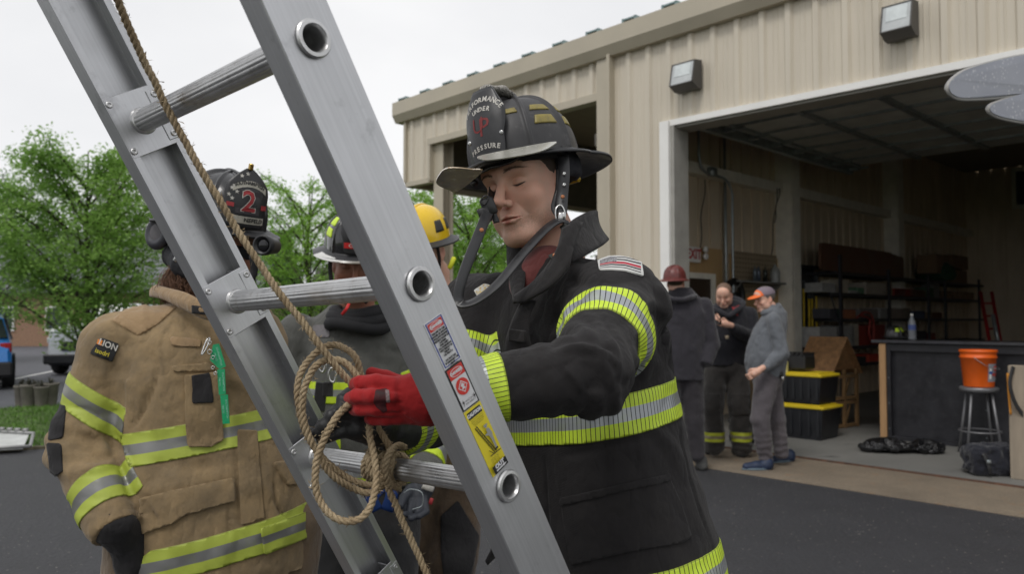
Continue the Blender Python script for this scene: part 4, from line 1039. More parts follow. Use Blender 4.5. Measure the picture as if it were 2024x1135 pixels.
hl, G1, dome1 = make_helmet(mp, glob1(A([0, -.012, .050]))[0], HRh, leather, leather_s, leather, 1.0, tet=[(k*d45+.15, (k+1)*d45-.15, a0, a1) for k in (-4, -3, -2, 1, 2, 3) for a0, a1 in ((.22, .32), (.40, .48))]+[(-d45+.12, -.32, .40, .47)], tet_m=tetm, brimw=(.040, .034, .105), droop=.030)
oc = [(.0, .030), (.012, .040), (.03, .043), (.055, .044), (.075, .050), (.095, .050), (.108, .046), (.125, .036), (.14, .028), (.148, .022)]
sf = make_shield(hl, G1, leather_s, oc, Hh=.148, z1=.142, y1=.104, y0=.140, z0=-.010)
wp = mat('white_stitching', (.50, .48, .44), .7, var=.3, vs=120); rp_ = mat('dark_red_print', (.20, .02, .02), .6)
def arc_text(tx, size, f, Rr, cv, spread=1., bold=.0005, up=1):
    gs = []; n = len(tx); wds = [.62 if c in 'IJ1' else (1.15 if c in 'MW' else .92) for c in tx]; tot = sum(wds); x = -tot/2
    for c, w_ in zip(tx, wds):
        xc = (x+w_/2)*size*.78*spread; x += w_; an = xc/Rr
        if c != ' ': gs.append(text_geo(c, size, lambda a, b, z, an=an: f(-((Rr+up*b)*math.sin(an)+a*math.cos(an)), cv-Rr*up+ (Rr*up+b)*math.cos(an)-up*0-a*math.sin(an)*up+0*b, .0008), bold))
    return join(*gs)
obj('white_lettering', join(arc_text('PERFORMANCE', .0135, sf, .052, .126), arc_text('UNDER', .0120, sf, .05, .107), arc_text('PRESSURE', .0125, sf, .09, .034)), wp, hl, smooth=False)
obj('red_monogram', join(text_geo('P', .050, lambda x, y, z: sf(-x-.006, y+.070, .0006), .0), text_geo('U', .042, lambda x, y, z: sf(-x+.008, y+.076, .0009), .0)), rp_, hl, smooth=False)
chrome = mat('polished_metal', (.55, .55, .54), .22, 1., vs=30)
m = MB(); R3 = HRh.T
for x, v in ((-.040, .052), (.038, .052)):
    V, F = lathe([(.0045, 0), (.0045, .0012), (.003, .0022), (.0012, .0022)], 14); V = V[:, [0, 2, 1]]; p = sf(x, v, .0005); m.add(V@HRh.T+p, [f[::-1] for f in F])
split_boxes(m, 'rivet', chrome, hl, True)
# front holder wrapped in patterned cloth
Vh, Fh = nets(lambda P: smin(s_chain(P, [(0, .105, .158), (0, .06, .160), (0, .02, .150)], [.010, .011, .009], .01), s_cone(P, (0, .112, .156), (0, .116, .148), .010, .006), .01), (-.03, -.02, .12), (.03, .14, .19), .003)
Vh = Vh*A(1.35, 1, 1); m_, t, bq = nt('grey_patterned_cloth'); w_ = N_(t, 'ShaderNodeTexWave', i_Scale=90., i_Distortion=14.); L_(t, coords(t), w_.inputs[0]); L_(t, mixc(t, math_(t, 'GREATER_THAN', w_.outputs['Fac'], .5), (.08, .075, .07), (.42, .40, .36)), bq.inputs['Base Color']); bq.inputs['Roughness'].default_value = .8
obj('shield_holder', (G1(Vh*A(1, 1, .75)+A(-.004, -.018, .024)), Fh), m_, hl)
# visor goggles flipped on the brim front + brim guard
def lens(c, sx, sy, name, tilt):
    poly = cr([(-sx, -.004), (-sx*.95, .016), (-sx*.5, sy), (sx*.2, sy*1.02), (sx*.85, sy*.8), (sx, .014), (sx*.9, -.004)], 4, True); V = []
    for th in (0, -.0022):
        for x, y in poly: V.append(A(x, y, th))
    n = len(poly); F = [list(range(n)), [n+i for i in range(n)][::-1]]+[[i, n+i, n+(i+1) % n, (i+1) % n] for i in range(n)]
    V = np.array(V)@rot3(*tilt).T+A(*c); return G1(V), F
amber = mat('amber_clear_plastic', (.62, .46, .28), .22, trans=.55, var=.3, vs=30, bs=80, bd=.002, col2=(.75, .35, .15), c2lo=.55, c2hi=.8); clearp = mat('clear_plastic', (.8, .8, .76), .12, trans=.85)
obj('eye_shield', lens((.048, .148, -.028), .052, .054, 'l', (-.45, .42, .15)), amber, hl, smooth=False)
obj('eye_shield', lens((-.060, .125, .004), .070, .034, 'l', (.75, -.55, 0)), mat('smoky_plastic', (.35, .34, .28), .3, trans=.35, coat=.5), hl, smooth=False)
m = MB(); 
for sx in (-1, 1):
    m.tube(G1(cr([A(sx*.06, .112, -.006), A(sx*.045, .12, -.014), A(sx*.02, .128, -.016), A(0, .130, -.014)], 5)), .0035, 7)
    if sx > 0: m.tube(G1(cr([A(sx*.075, .09, -.008), A(sx*.07, .10, -.022), A(sx*.06, .105, -.030)], 5)), .007, 8)
split_boxes(m, 'shield_bracket', leather_s, hl, True)
# ear flap / liner roll at the nape, yellow tab, buckle
def fr(P):
    e = np.stack([np.hypot(P[:, 0], (P[:, 1]+.012)*.92)-.088, P[:, 2]+.028], 1); d = np.hypot(e[:, 0]*1.1, e[:, 1]*.62)-.017; return np.maximum(d, P[:, 1]-.012)
Vr, Fr = nets(fr, (-.13, -.14, -.07), (.13, .04, .03), .005); Vr = smooth(Vr, Fr, 2); Vr += vnormals(Vr, Fr)*(fbm(Vr, 40, 2)*.003)[:, None]
obj('ear_flap', (G1(Vr), Fr), mat('navy_liner_cloth', (.014, .015, .020), .85, bs=300), hl)
m = MB(); m.bbox(A(-.03, -.118, -.048), (.05, .014, .014), .004); obj('yellow_tab', (G1(m.geo()[0]), m.geo()[1]), mat('yellow_tab', (.65, .42, .02), .5), hl, smooth=False)
m = MB(); m.bbox(A(-.098, .012, -.004), (.02, .036, .012), .002); obj('strap_bracket', (G1(m.geo()[0]), m.geo()[1]), leather_s, hl, smooth=False)
# chin straps (leather), carabiner clip
S1 = at(1113, 318, 1.50); S2 = at(1112, 380, 1.485); S3 = at(1110, 412, 1.475)
m = MB(); V, F = strap([S1+A(0, 0, .012), at(1115, 345, 1.488), S2, S3, at(1108, 425, 1.473)], .022, .004, A(-.1, -1, 0)); m.add(V, F)
V, F = strap([at(1104, 330, 1.50), at(1103, 370, 1.495), at(1098, 392, 1.488), at(1094, 412, 1.485), at(1105, 430, 1.478)], .010, .004, A(-.1, -1, 0)); m.add(V, F)
ch = obj('chin_strap', m.geo(), leather_s, hl)
m = MB()
for px, py in ((1115, 343), (1115, 365)):
    V, F = lathe([(.0035, 0), (.0035, .001), (.0018, .0018), (.0008, .0012)], 12); m.add(V[:, [0, 2, 1]]*A(1, -1, 1)+at(px, py, 1.481), F)
split_boxes(m, 'strap_snap', chrome, hl, True)
cop = mat('copper_rivet', (.42, .17, .08), .4, .6)
m = MB()
for px, py, D in ((1112, 389, 1.478), (952, 455, 1.40), (1096, 505, 1.415)):
    V, F = lathe([(.0040, 0), (.0040, .001), (.002, .0018), (.0008, .0016)], 12); m.add(V[:, [0, 2, 1]]*A(1, -1, 1)+at(px, py, D-.006), F)
split_boxes(m, 'copper_snap', cop, hl, True)
m = MB()
V, F = sweep(cr([at(1102, 408, 1.47), at(1098, 416, 1.468), at(1099, 430, 1.467), at(1103, 438, 1.467), at(1113, 438, 1.467), at(1117, 428, 1.467), at(1115, 415, 1.468), at(1109, 406, 1.47)], 5, True), circ(.0017, 8), closed=True); m.add(V, F)
m.bbox(at(1108, 430, 1.462), (.010, .006, .020), .002); m.bbox(at(1114, 427, 1.463), (.005, .007, .014), .001)
obj('snap_clip', m.geo(), chrome, hl)
# long strap loop hanging to the left
lp = [at(1120, 452, 1.46), at(1108, 436, 1.45), at(1080, 452, 1.43), at(1035, 500, 1.39), at(985, 560, 1.35), at(945, 592, 1.33), at(918, 602, 1.325), at(906, 592, 1.33), at(912, 555, 1.34), at(930, 505, 1.37), at(952, 450, 1.41), at(968, 410, 1.46), at(974, 385, 1.52), at(978, 350, 1.57)]
V, F = strap(lp, .020, .0035, [A(-.5, -.6, .6), A(-.2, -.6, .8), A(-.3, -.7, .7), A(-.4, -.7, .5), A(-.4, -.7, .5), A(-.3, -.6, .8), A(0, -.6, .9), A(.5, -.8, 0), A(.6, -.8, .2), A(.5, -.9, .1), A(.4, -.9, .1), A(.3, -.9, .1), A(.3, -.9, 0), A(.3, -.9, 0)], 8)
obj('long_chin_strap', (V, F), leather_s, hl)
V, F = strap([at(1112, 447, 1.455), at(1127, 458, 1.45), at(1124, 480, 1.435), at(1108, 500, 1.42), at(1088, 510, 1.41)], .013, .004, A(-.3, -1, .3)); obj('strap_tail', (V, F), mat('grey_hook_tape', (.05, .052, .048), .9, bs=1500, bd=.001), hl)
m = MB(); m.bbox(at(966, 408, 1.45), (.026, .012, .034), .003, rot3(.3, 0, -.4)); m.bbox(at(958, 425, 1.445), (.022, .010, .03), .003, rot3(.3, 0, -.4)); V, F = strap([at(972, 395, 1.48), at(975, 420, 1.47), at(982, 440, 1.465)], .012, .003, A(.3, -1, 0)); m.add(V, F)
V, F = sweep(cr([at(950, 398, 1.44), at(957, 388, 1.44), at(966, 390, 1.44), at(958, 404, 1.44)], 5, True), circ(.0016, 6), closed=True); m.add(V, F)
obj('side_buckle', m.geo(), mat('black_plastic', (.013, .013, .014), .4), hl)
# ---- coat
nomex = fabric('black_nomex', (.0165, .0150, .0155), (.030, .027, .025), fuzz=.07)
ANG = math.radians(-52)
secs = [(.92, .195, 1.55, .245, .185, ANG), (1.05, .178, 1.555, .228, .172, ANG), (1.18, .155, 1.56, .208, .160, ANG), (1.30, .142, 1.565, .200, .152, ANG), (1.42, .130, 1.57, .202, .145, ANG), (1.485, .120, 1.58, .182, .125, ANG), (1.53, .108, 1.585, .130, .10, ANG), (1.575, .098, 1.59, .080, .085, ANG)]
LS, LE, LWr = at(1218, 610, 1.43), at(1166, 738, 1.15), at(898, 783, 1.115)
RS, RE, RWr = at(945, 612, 1.72), at(895, 800, 1.53), at(782, 848, 1.27)
def coat(P):
    d = s_loft(P, secs, 2.3)
    l = s_chain(P, [LS+A(-.05, .06, .01), LS, LE*.45+LS*.55+A(.0, -.0, -.004)], [.085, .088, .076], .03); l = smin(l, s_cone(P, LE*.45+LS*.55, LE, .076, .063), .02)
    l2 = s_cone(P, LE, LWr, .063, .042)
    l = smin(l, l2, .014)
    r = s_chain(P, [RS+A(.05, -.05, 0), RS, RE, RWr], [.085, .082, .068, .050], .02)
    cutl = (P-LWr)@nrm(LWr-LE); l = smax(l, cutl-.002, .004); r = smax(r, (P-RWr)@nrm(RWr-RE)-.002, .004)
    arm_t = smin(d, r, .03); u = smin(arm_t, l, .028)
    return np.maximum(u, .925-P[:, 2])
C1 = Cloth(coat, (-.27, 1.02, .90), (.50, 1.92, 1.62), .0062, 2)
# broad cloth folds: noise stretched along the hanging direction plus sleeve wrinkles
va, ua = cyl(C1.V, LS, LE, .08); vf, uf = cyl(C1.V, LE, LWr, .06); dl1 = s_cone(C1.V, LS, LE, .095, .075); dl2 = s_cone(C1.V, LE, LWr, .072, .052); onarm = (np.minimum(dl1, dl2) < .022)
tor = ~onarm
f = np.where(tor, fbm(C1.V*A(1, 1, .45), 7, 4, 2)*.0050+fbm(C1.V*A(1, 1, .8), 30, 8, 2)*.0016, 0)
f += np.where(onarm & (dl2 < dl1), (fbm(np.stack([vf*22, uf*8, 0*uf], 1), 1, 21, 3))*.0030, 0)
f += np.where(onarm & (dl1 <= dl2), (fbm(np.stack([va*12, ua*9, 0*ua], 1), 1, 31, 3))*.0034, 0)
# elbow creases: rings on the inside of the bend
ke = np.exp(-(np.linalg.norm(C1.V-LE, axis=1)/.085)**2)*onarm; f += ke*.0045*np.sin(vf*190+3*vnoise(C1.V*18, 3))
f -= np.where(tor, ridged(C1.V*A(1, 1, .55), 7.5, 61, 2, 4.)*.0055, 0)
f -= np.where(onarm & (dl2 < dl1), ridged(np.stack([vf*12+uf*3, uf*9, 0*uf], 1), 1., 71, 2, 4.)*.0042, 0)+np.where(onarm & (dl1 <= dl2), ridged(np.stack([va*11-ua*4, ua*8, 0*ua], 1), 1., 75, 2, 4.)*.0050, 0)
C1.disp(f)
C1.strokes([  # on the near sleeve
    ([(1010, 752), (1060, 738), (1120, 718), (1165, 700)], 2.2, -.0022), ([(1165, 700), (1190, 688), (1215, 690)], 3, -.003),
    ([(1120, 726), (1140, 752), (1150, 778)], 7, .006), ([(1150, 712), (1172, 742), (1178, 776)], 8, -.006), ([(1178, 700), (1205, 735), (1206, 775)], 8, .006), ([(1060, 700), (1100, 680), (1150, 672)], 9, -.004),
    ([(1105, 690), (1150, 686), (1195, 700), (1225, 726)], 8, .007), ([(1215, 745), (1240, 770), (1228, 800)], 10, -.004),
    ([(1150, 590), (1200, 575), (1260, 585), (1300, 615)], 12, .006), ([(1120, 560), (1180, 560), (1240, 572)], 10, -.005), ([(1285, 600), (1310, 650), (1308, 720)], 9, -.010), ([(1262, 660), (1272, 720), (1245, 770)], 8, -.008)], (0, 1.5))
C1.strokes([  # on the body
    ([(1325, 590), (1332, 650), (1328, 700), (1333, 745)], 2.5, -.006), ([(1345, 830), (1352, 900), (1380, 1000), (1412, 1090)], 2.2, -.004), ([(1075, 900), (1080, 1000), (1090, 1120)], 3, -.006),
    ([(1260, 870), (1262, 940)], 2, -.003), ([(1300, 560), (1318, 600), (1322, 640)], 8, .008), ([(1255, 480), (1300, 520), (1325, 570)], 3, -.003), ([(1170, 455), (1215, 480), (1262, 505), (1300, 545)], 3, -.003),
    ([(1045, 640), (1070, 720), (1080, 800)], 10, -.008), ([(1100, 600), (1110, 660), (1095, 700)], 8, -.006), ([(1150, 480), (1130, 540), (1110, 600)], 9, .005),
    ([(1250, 790), (1320, 730), (1350, 690)], 10, -.006), ([(1290, 840), (1340, 900), (1350, 960)], 13, .006), ([(1100, 905), (1180, 890), (1300, 860)], 9, -.005)], (1.25, 3))
coat_o = obj('coat', (C1.V, C1.F), nomex, mp, attrs={'seam': C1.seam})
def addp(g, name, m_, par, attr=True, label=None):
    if g is None: return
    o = obj(name, (g[0], g[1]), m_, par, attrs=g[2] if attr and g[2] else None)
    if label: o['label'] = label
    return o
V = C1.V; vt = V[:, 2]-.19*(V[:, 0]-.18); an = np.arctan2(V[:, 1]-1.56, V[:, 0]-.17)*.2
armc = np.minimum(s_chain(V, [LS, LE, LWr], [.095, .074, .052]), s_chain(V, [RS, RE, RWr], [.09, .07, .052]))
addp(C1.band(vt, an, 1.242, 1.314, limit=armc-.012), 'reflective_band', BH, coat_o)
vt = V[:, 2]-.135*(V[:, 0]-.41); addp(C1.band(vt, an, .968, 1.044, limit=armc-.012), 'reflective_band', BH, coat_o)
addp(C1.band(va, ua, .135, .207, limit=.020-dl1), 'reflective_band', BH, coat_o)
addp(C1.band(vf, uf, .130, .202, limit=.018-dl2), 'reflective_band', BH, coat_o)
vr, ur = cyl(V, RE, RWr, .06); addp(C1.band(vr, ur, .20, .27, limit=.02-s_cone(V, RE, RWr, .072, .052)), 'reflective_band', BH, coat_o)
vr, ur = cyl(V, RS, RE, .08); addp(C1.band(vr, ur, .135, .195, limit=.02-s_cone(V, RS, RE, .09, .072)), 'reflective_band', BH, coat_o)
addp(C1.patch([(1112, 990), (1215, 968), (1318, 942), (1345, 1000), (1364, 1062), (1345, 1074), (1240, 1092), (1130, 1118), (1118, 1050)], .0050, .010, (1.2, 2)), 'pocket', nomex, coat_o, False)
addp(C1.patch([(1110, 985), (1318, 938), (1322, 952), (1112, 1000)], .0072, .010, (1.2, 2)), 'pocket_flap', nomex, coat_o, False)
# flag patch
fp = [(1181.5, 516), (1208, 506), (1235, 507), (1267, 514), (1271, 547), (1235, 536), (1208, 534), (1185, 535)]
topc = lambda x: np.interp(x, [1181, 1208, 1235, 1267, 1272], [516, 506, 507, 514, 515]); botc = lambda x: np.interp(x, [1181, 1208, 1235, 1271], [535, 534, 536, 547])
fv = (C1.Q[:, 1]-topc(C1.Q[:, 0]))/(botc(C1.Q[:, 0])-topc(C1.Q[:, 0])); fu = (C1.Q[:, 0]-1182)/88
g = C1.patch(fp, .0025, .005, (1.15, 1.45), attr={'bv': fv, 'bu': fu})
m_, t, bq = nt('flag_patch'); a_ = lambda n: N_(t, 'ShaderNodeAttribute', attribute_name=n).outputs['Fac']; v_, u_ = a_('bv'), a_('bu')
st = math_(t, 'GREATER_THAN', math_(t, 'FRACT', math_(t, 'MULTIPLY', v_, 5.5)), .5); c = mixc(t, st, (.55, .55, .54), (.02, .02, .02)); c = mixc(t, math_(t, 'MULTIPLY', math_(t, 'GREATER_THAN', v_, .46), math_(t, 'LESS_THAN', v_, .60)), c, (.40, .03, .05))
can = math_(t, 'MULTIPLY', math_(t, 'LESS_THAN', u_, .42), math_(t, 'LESS_THAN', v_, .5)); c = mixc(t, can, c, mixc(t, math_(t, 'GREATER_THAN', noise(t, coords(t), 500, 1), .5), (.35, .35, .36), (.10, .10, .11)))
ed = math_(t, 'MAXIMUM', math_(t, 'MAXIMUM', math_(t, 'LESS_THAN', u_, .05), math_(t, 'GREATER_THAN', u_, .95)), math_(t, 'MAXIMUM', math_(t, 'LESS_THAN', v_, .12), math_(t, 'GREATER_THAN', v_, .88)))
c = mixc(t, ed, c, (.60, .60, .58)); L_(t, c, bq.inputs['Base Color']); bq.inputs['Roughness'].default_value = .8
addp(g, 'flag_patch', m_, coat_o)
# second patch on the far shoulder
addp(C1.patch([(938, 575), (958, 562), (972, 566), (968, 580), (945, 588)], .003, .005, (1.4, 2.2)), 'shoulder_patch', mat('white_orange_patch', (.6, .45, .2), .7, var=.3, vs=60, col2=(.65, .65, .62), c2lo=.45, c2hi=.5), coat_o, False)
# collar: back stand and two open front flaps
def cap(L): return cr([at(*p) for p in L], 6)
cols = fabric('black_collar', (.019, .0175, .018), (.036, .032, .03), fuzz=.12)
bk = strip(cap([(1128, 520, 1.43), (1165, 500, 1.47), (1200, 478, 1.56), (1190, 470, 1.68), (1140, 480, 1.76), (1080, 490, 1.76), (1030, 520, 1.72), (1000, 545, 1.64)]),
           cap([(1112, 455, 1.43), (1140, 430, 1.49), (1172, 416, 1.56), (1176, 424, 1.66), (1140, 445, 1.72), (1080, 455, 1.72), (1030, 470, 1.68), (1003, 484, 1.60)]), .007, 8, -.006)
obj('collar', bk, cols, coat_o)
fl = strip(cap([(1112, 452, 1.425), (1104, 490, 1.42), (1080, 530, 1.43), (1050, 565, 1.44), (1022, 592, 1.45)]), cap([(1150, 440, 1.44), (1132, 495, 1.40), (1124, 528, 1.385), (1090, 566, 1.385), (1028, 602, 1.40)]), .006, 8, .012)
obj('collar_flap', fl, cols, coat_o)
fl = strip(cap([(1003, 484, 1.60), (1004, 520, 1.57), (1010, 560, 1.53), (1018, 600, 1.49)]), cap([(1045, 500, 1.56), (1040, 530, 1.53), (1036, 570, 1.49), (1030, 600, 1.46)]), .006, 6, .006)
obj('collar_flap', fl, cols, coat_o)
fl = strip(cap([(1030, 598, 1.43), (1012, 640, 1.42), (1000, 680, 1.41), (1000, 720, 1.40)]), cap([(1060, 596, 1.42), (1048, 630, 1.405), (1050, 680, 1.395), (1085, 720, 1.39)]), .006, 6, .006)
obj('storm_flap', fl, nomex, coat_o)
m = MB(); m.bbox(at(1022, 664, 1.385), (.034, .005, .022), .002, rot3(-.5, 0, .1)); obj('hook_tape', m.geo(), cols, coat_o, smooth=False)
V_, F_ = nets(lambda P: s_chain(P, [at(1055, 560, 1.56), at(1085, 540, 1.56)], [.05, .058], .01), at(1070, 560, 1.56)-.12, at(1070, 560, 1.56)+.12, .006)
# undershirt
obj('undershirt', (V_, F_), fabric('maroon_shirt', (.13, .035, .032)), mp)
V, F = strip(cap([(970, 1040, 1.30), (976, 1075, 1.30), (962, 1112, 1.30)]), cap([(985, 1050, 1.31), (990, 1085, 1.31), (962, 1116, 1.31)]), .006); obj('loose_strap', (V, F), nomex, coat_o)
# trousers and boots (below the frame)
def legs(P, hip, kneeL, footL, kneeR, footR, r=(.11, .085, .075)):
    d = s_chain(P, [hip[0], kneeL, footL], r, .02); e = s_chain(P, [hip[1], kneeR, footR], r, .02); return smin(d, e, .02)
sx = A(math.cos(ANG), math.sin(ANG), 0); c0 = A(.20, 1.56, .95)
V, F = nets(lambda P: legs(P, [c0+sx*.09, c0-sx*.09], A(*(c0+sx*.11)[:2], .52), A(*(c0+sx*.12)[:2], .13), A(*(c0-sx*.12)[:2], .52), A(*(c0-sx*.14)[:2], .13), (.13, .11, .095)), (-.15, 1.15, .05), (.55, 1.97, 1.1), .014)
obj('trousers', (V, F), nomex, mp)
rub = mat('black_rubber_boot', (.015, .015, .015), .5)
for s_ in (1, -1): boot(None, 'boot', c0*A(1, 1, 0)+sx*.13*s_, A(-.79, -.61, 0), mp, rub)
# ---- gloves
redg = fabric('red_knit_glove', (.34, .016, .017), None, 2600, .8, fuzz=.1); blkp = mat('black_coated_palm', (.017, .017, .018), .5, bs=300, bd=.001, var=.2, vs=60)
w0, w1 = at(905, 783, 1.115), at(862, 787, 1.115)
kn = [at(776, 762, 1.085), at(770, 786, 1.075), at(773, 808, 1.085), at(786, 824, 1.10)]
fg = [[kn[0], at(742, 755, 1.085), at(712, 757, 1.095), at(700, 760, 1.115)], [kn[1], at(735, 784, 1.070), at(705, 784, 1.078), at(692, 788, 1.100)], [kn[2], at(742, 808, 1.078), at(714, 808, 1.085), at(702, 810, 1.108)], [kn[3], at(762, 826, 1.095), at(740, 827, 1.105), at(732, 827, 1.125)]]
def gl(P):
    d = hand_sdf(P, w0, [(w0, w1, .036, .0335), (w1, at(835, 783, 1.11), .0335, .033), (at(838, 775, 1.105), kn[0]+A(.008, .012, -.004), .027, .0165), (at(835, 785, 1.10), kn[1]+A(.008, .012, 0), .030, .0165), (at(835, 795, 1.105), kn[2]+A(.008, .012, 0), .028, .0160), (at(838, 803, 1.11), kn[3]+A(.006, .01, .002), .025, .0135)], fg, r=.0108, k=.004)
    th = s_chain(P, [at(830, 775, 1.14), at(795, 762, 1.165), at(762, 748, 1.165), at(735, 738, 1.16)], [.022, .015, .0115, .0095], .004); d = smin(d, th, .010)
    return d
Gc = Cloth(gl, at(780, 790, 1.11)-A(.12, .07, .10), at(800, 790, 1.12)+A(.15, .08, .10), .0021, 1)
Gc.disp(fbm(Gc.V*A(1, 1, 1), 60, 5, 3)*.0007)
Gc.strokes([([(742, 768), (775, 773), (800, 775)], 3.5, -.002), ([(735, 797), (770, 798), (800, 797)], 3.5, -.002), ([(745, 819), (780, 818), (800, 812)], 3.0, -.002), ([(775, 752), (781, 772), (778, 800)], 9, .0012), ([(850, 752), (848, 790), (852, 832)], 2.0, -.0016), ([(765, 806), (785, 812), (790, 822)], 4, .0015)])
gr = obj('glove', (Gc.V, Gc.F), redg, mp); gr['label'] = 'red knit glove reaching around the rail'
addp(Gc.patch([(742, 772), (764, 768), (768, 782), (762, 800), (766, 812), (758, 817), (744, 806), (738, 796)], .0006, .003, (.9, 1.095)), 'grease_smear', mat('black_smear', (.07, .012, .014), .7, var=.6, vs=90), gr, False)
addp(Gc.patch([(761, 772), (769, 771), (771, 795), (764, 796)], .0011, .003), 'glove_mark', mat('grey_print', (.22, .16, .16), .6, var=.5, vs=300), gr, False)
# far hand: black coated palm, fingers curled to the left
w0, w1 = at(800, 850, 1.28), at(770, 850, 1.25)
def gl2(P):
    d = hand_sdf(P, w0, [(w0, w1, .034, .032), (w1, at(735, 832, 1.20), .031, .030), (at(735, 820, 1.20), at(712, 800, 1.17), .026, .020), (at(740, 850, 1.20), at(705, 845, 1.165), .026, .020)],
                 [[at(712, 798, 1.165), at(692, 780, 1.15), at(678, 790, 1.135), at(676, 808, 1.13)], [at(706, 815, 1.16), at(676, 806, 1.145), at(655, 822, 1.13), at(650, 842, 1.13)], [at(702, 835, 1.16), at(668, 830, 1.145), at(640, 842, 1.13), at(626, 856, 1.13)], [at(706, 852, 1.165), at(676, 852, 1.15), at(650, 862, 1.14), at(636, 868, 1.14)]], r=.0105, k=.004)
    return smin(d, s_chain(P, [at(742, 815, 1.19), at(722, 795, 1.15), at(700, 790, 1.12), at(690, 800, 1.10)], [.018, .013, .011, .0095], .004), .008)
G2 = Cloth(gl2, at(710, 830, 1.17)-A(.10, .10, .07), at(720, 825, 1.19)+A(.12, .12, .09), .0024, 1); G2.disp(fbm(G2.V, 70, 5, 3)*.0007)
g2 = obj('glove', (G2.V, G2.F), blkp, mp); g2['label'] = 'glove with a black coated palm gripping the rope'
fd = (G2.V-at(712, 800, 1.17))@nrm(A(.3, .9, .6)); g = G2.patch(None, .0006, .002, field=np.where(G2.Q[:, 0] > 700, -1, fd-.012)); addp(g, 'glove_back', redg, g2, False)
# ================================================================ left firefighter, tan coat
pl_ = thing('person', 'firefighter in a worn tan coat with one hand in his pocket, behind the left rail', 'person', (-.77, 1.95, 0))
tanf = fabric('tan_coat_cloth', (.268, .188, .098), (.112, .090, .062), fuzz=.15, ds=(.38, .64)); hl_c = fabric('tan_collar', (.29, .195, .105), (.14, .11, .08))
skin2 = skin_mat('ruddy_skin', (.42, .21, .14), (.40, .13, .085)); brownh = mat('auburn_hair', (.15, .072, .038), .6, var=.5, vs=150, stretch=(3, 3, .4), bs=700, bd=.002)
R2 = frame(A(.62, -.74, -.26)); R2 = R2@rot3(0, 0, math.radians(-4)); T2 = at(438, 476, 1.99)
o2, loc2, glob2 = make_head(pl_, T2, R2, skin2, .003, ([at(410, 590, 2.02), at(400, 650, 2.0)], [.06, .07]))
blk = mat('satin_black_shell', (.018, .018, .020), .30, var=.2, vs=20, coat=.2); blk_m = mat('dull_black_brim', (.03, .03, .033), .5, var=.2)
h2, G2h, dome2 = make_helmet(pl_, glob2(A([0, -.01, .048]))[0], R2, blk, blk_m, blk, 1.0, brimw=(.05, .036, .12), droop=.05)
oc2 = [(0, .045), (.01, .052), (.05, .053), (.085, .058), (.105, .054), (.125, .036), (.142, .016), (.148, .008)]
f2 = make_shield(h2, G2h, leather_s, oc2, Hh=.148, y0=.146, y1=.112, z0=.008, z1=.150, Rc=.09)
redp = mat('red_print', (.35, .03, .035), .6)
def on_shield(f, pts, lift=.001): V = [f(-x, y, lift) for x, y in pts]; return np.array(V), [list(range(len(V)))]
star = lambda cx, cy, r: [(cx+(r if i % 2 == 0 else r*.4)*math.sin(i*math.pi/5), cy+(r if i % 2 == 0 else r*.4)*math.cos(i*math.pi/5)) for i in range(10)]
def curved_poly(f, x0, x1, y0, y1, lift=.001, n=8, arc=0.):
    V = []; 
    for i in range(n+1):
        x = x0+(x1-x0)*i/n; dy = -arc*((x-(x0+x1)/2)/((x1-x0)/2))**2; V += [f(-x, y0+dy, lift), f(-x, y1+dy, lift)]
    return np.array(V), [[2*i, 2*i+1, 2*i+3, 2*i+2] for i in range(n)]
cream = mat('cream_leather', (.42, .40, .34), .6)
objs('cream_banner', [curved_poly(f2, -.047, .047, .012, .030), curved_poly(f2, -.040, .046, .104, .119, arc=.016)], cream, h2, smooth=False)
objs('white_star', [*[on_shield(f2, star(x, y, .006)) for x, y in ((-.042, .095), (-.030, .088), (-.048, .078), (-.036, .102), (-.020, .128), (-.006, .135), (-.040, .070))]], wp, h2, smooth=False)
objs('black_lettering', [arc_text('SOUTHAMPTON', .0115, lambda x, y, z: f2(x, y, z+.0015), .075, .1135, .86), text_geo('NEFELD', .0145, lambda x, y, z: f2(-x-.018, y+.021, .002), .0004)], mat('black_print', (.02, .02, .02), .6), h2, smooth=False)
obj('dark_panel', curved_poly(f2, -.030, .030, .036, .094, .0012), mat('dark_leather_panel', (.035, .03, .034), .6), h2, smooth=False)
obj('white_numeral', text_geo('2', .072, lambda x, y, z: f2(-x, y+.066, .002), .0032), wp, h2, smooth=False)
obj('red_numeral', text_geo('2', .072, lambda x, y, z: f2(-x, y+.066, .0026), .0012), redp, h2, smooth=False)
objs('red_stripe', [curved_poly(f2, .034, .052, .050, .062), curved_poly(f2, -.052, -.034, .050, .060)], redp, h2, smooth=False)
m = MB(); m.bbox(A(0, .113, .155), (.010, .012, .016), .002); obj('brass_eagle', (G2h(m.geo()[0]), m.geo()[1]), mat('brass', (.45, .30, .08), .3, .9), h2, smooth=False)
# helmet lamp on the brim
m = MB(); p = at(523, 485, 1.80); ax = nrm(A(-.18, -1, -.05)); m.lathe([(.013, -.05), (.019, -.045), (.0195, -.012), (.0235, -.008), (.0235, .012), (.019, .013), (.017, .006)], p, 24, ax); m.lathe([(.010, .004), (.010, .007), (.0085, .0068), (.008, .003)], p, 20, ax); m.bbox(p+A(-.01, .05, .015), (.02, .08, .014), .003)
hlp = obj('helmet_lamp', m.geo(), mat('lamp_black', (.018, .018, .02), .4), h2); m = MB(); m.lathe([(.0165, .005), (.012, .0085), (.001, .0095)], p, 20, ax); obj('lens', m.geo(), mat('dark_lens', (.01, .01, .012), .1), hlp)
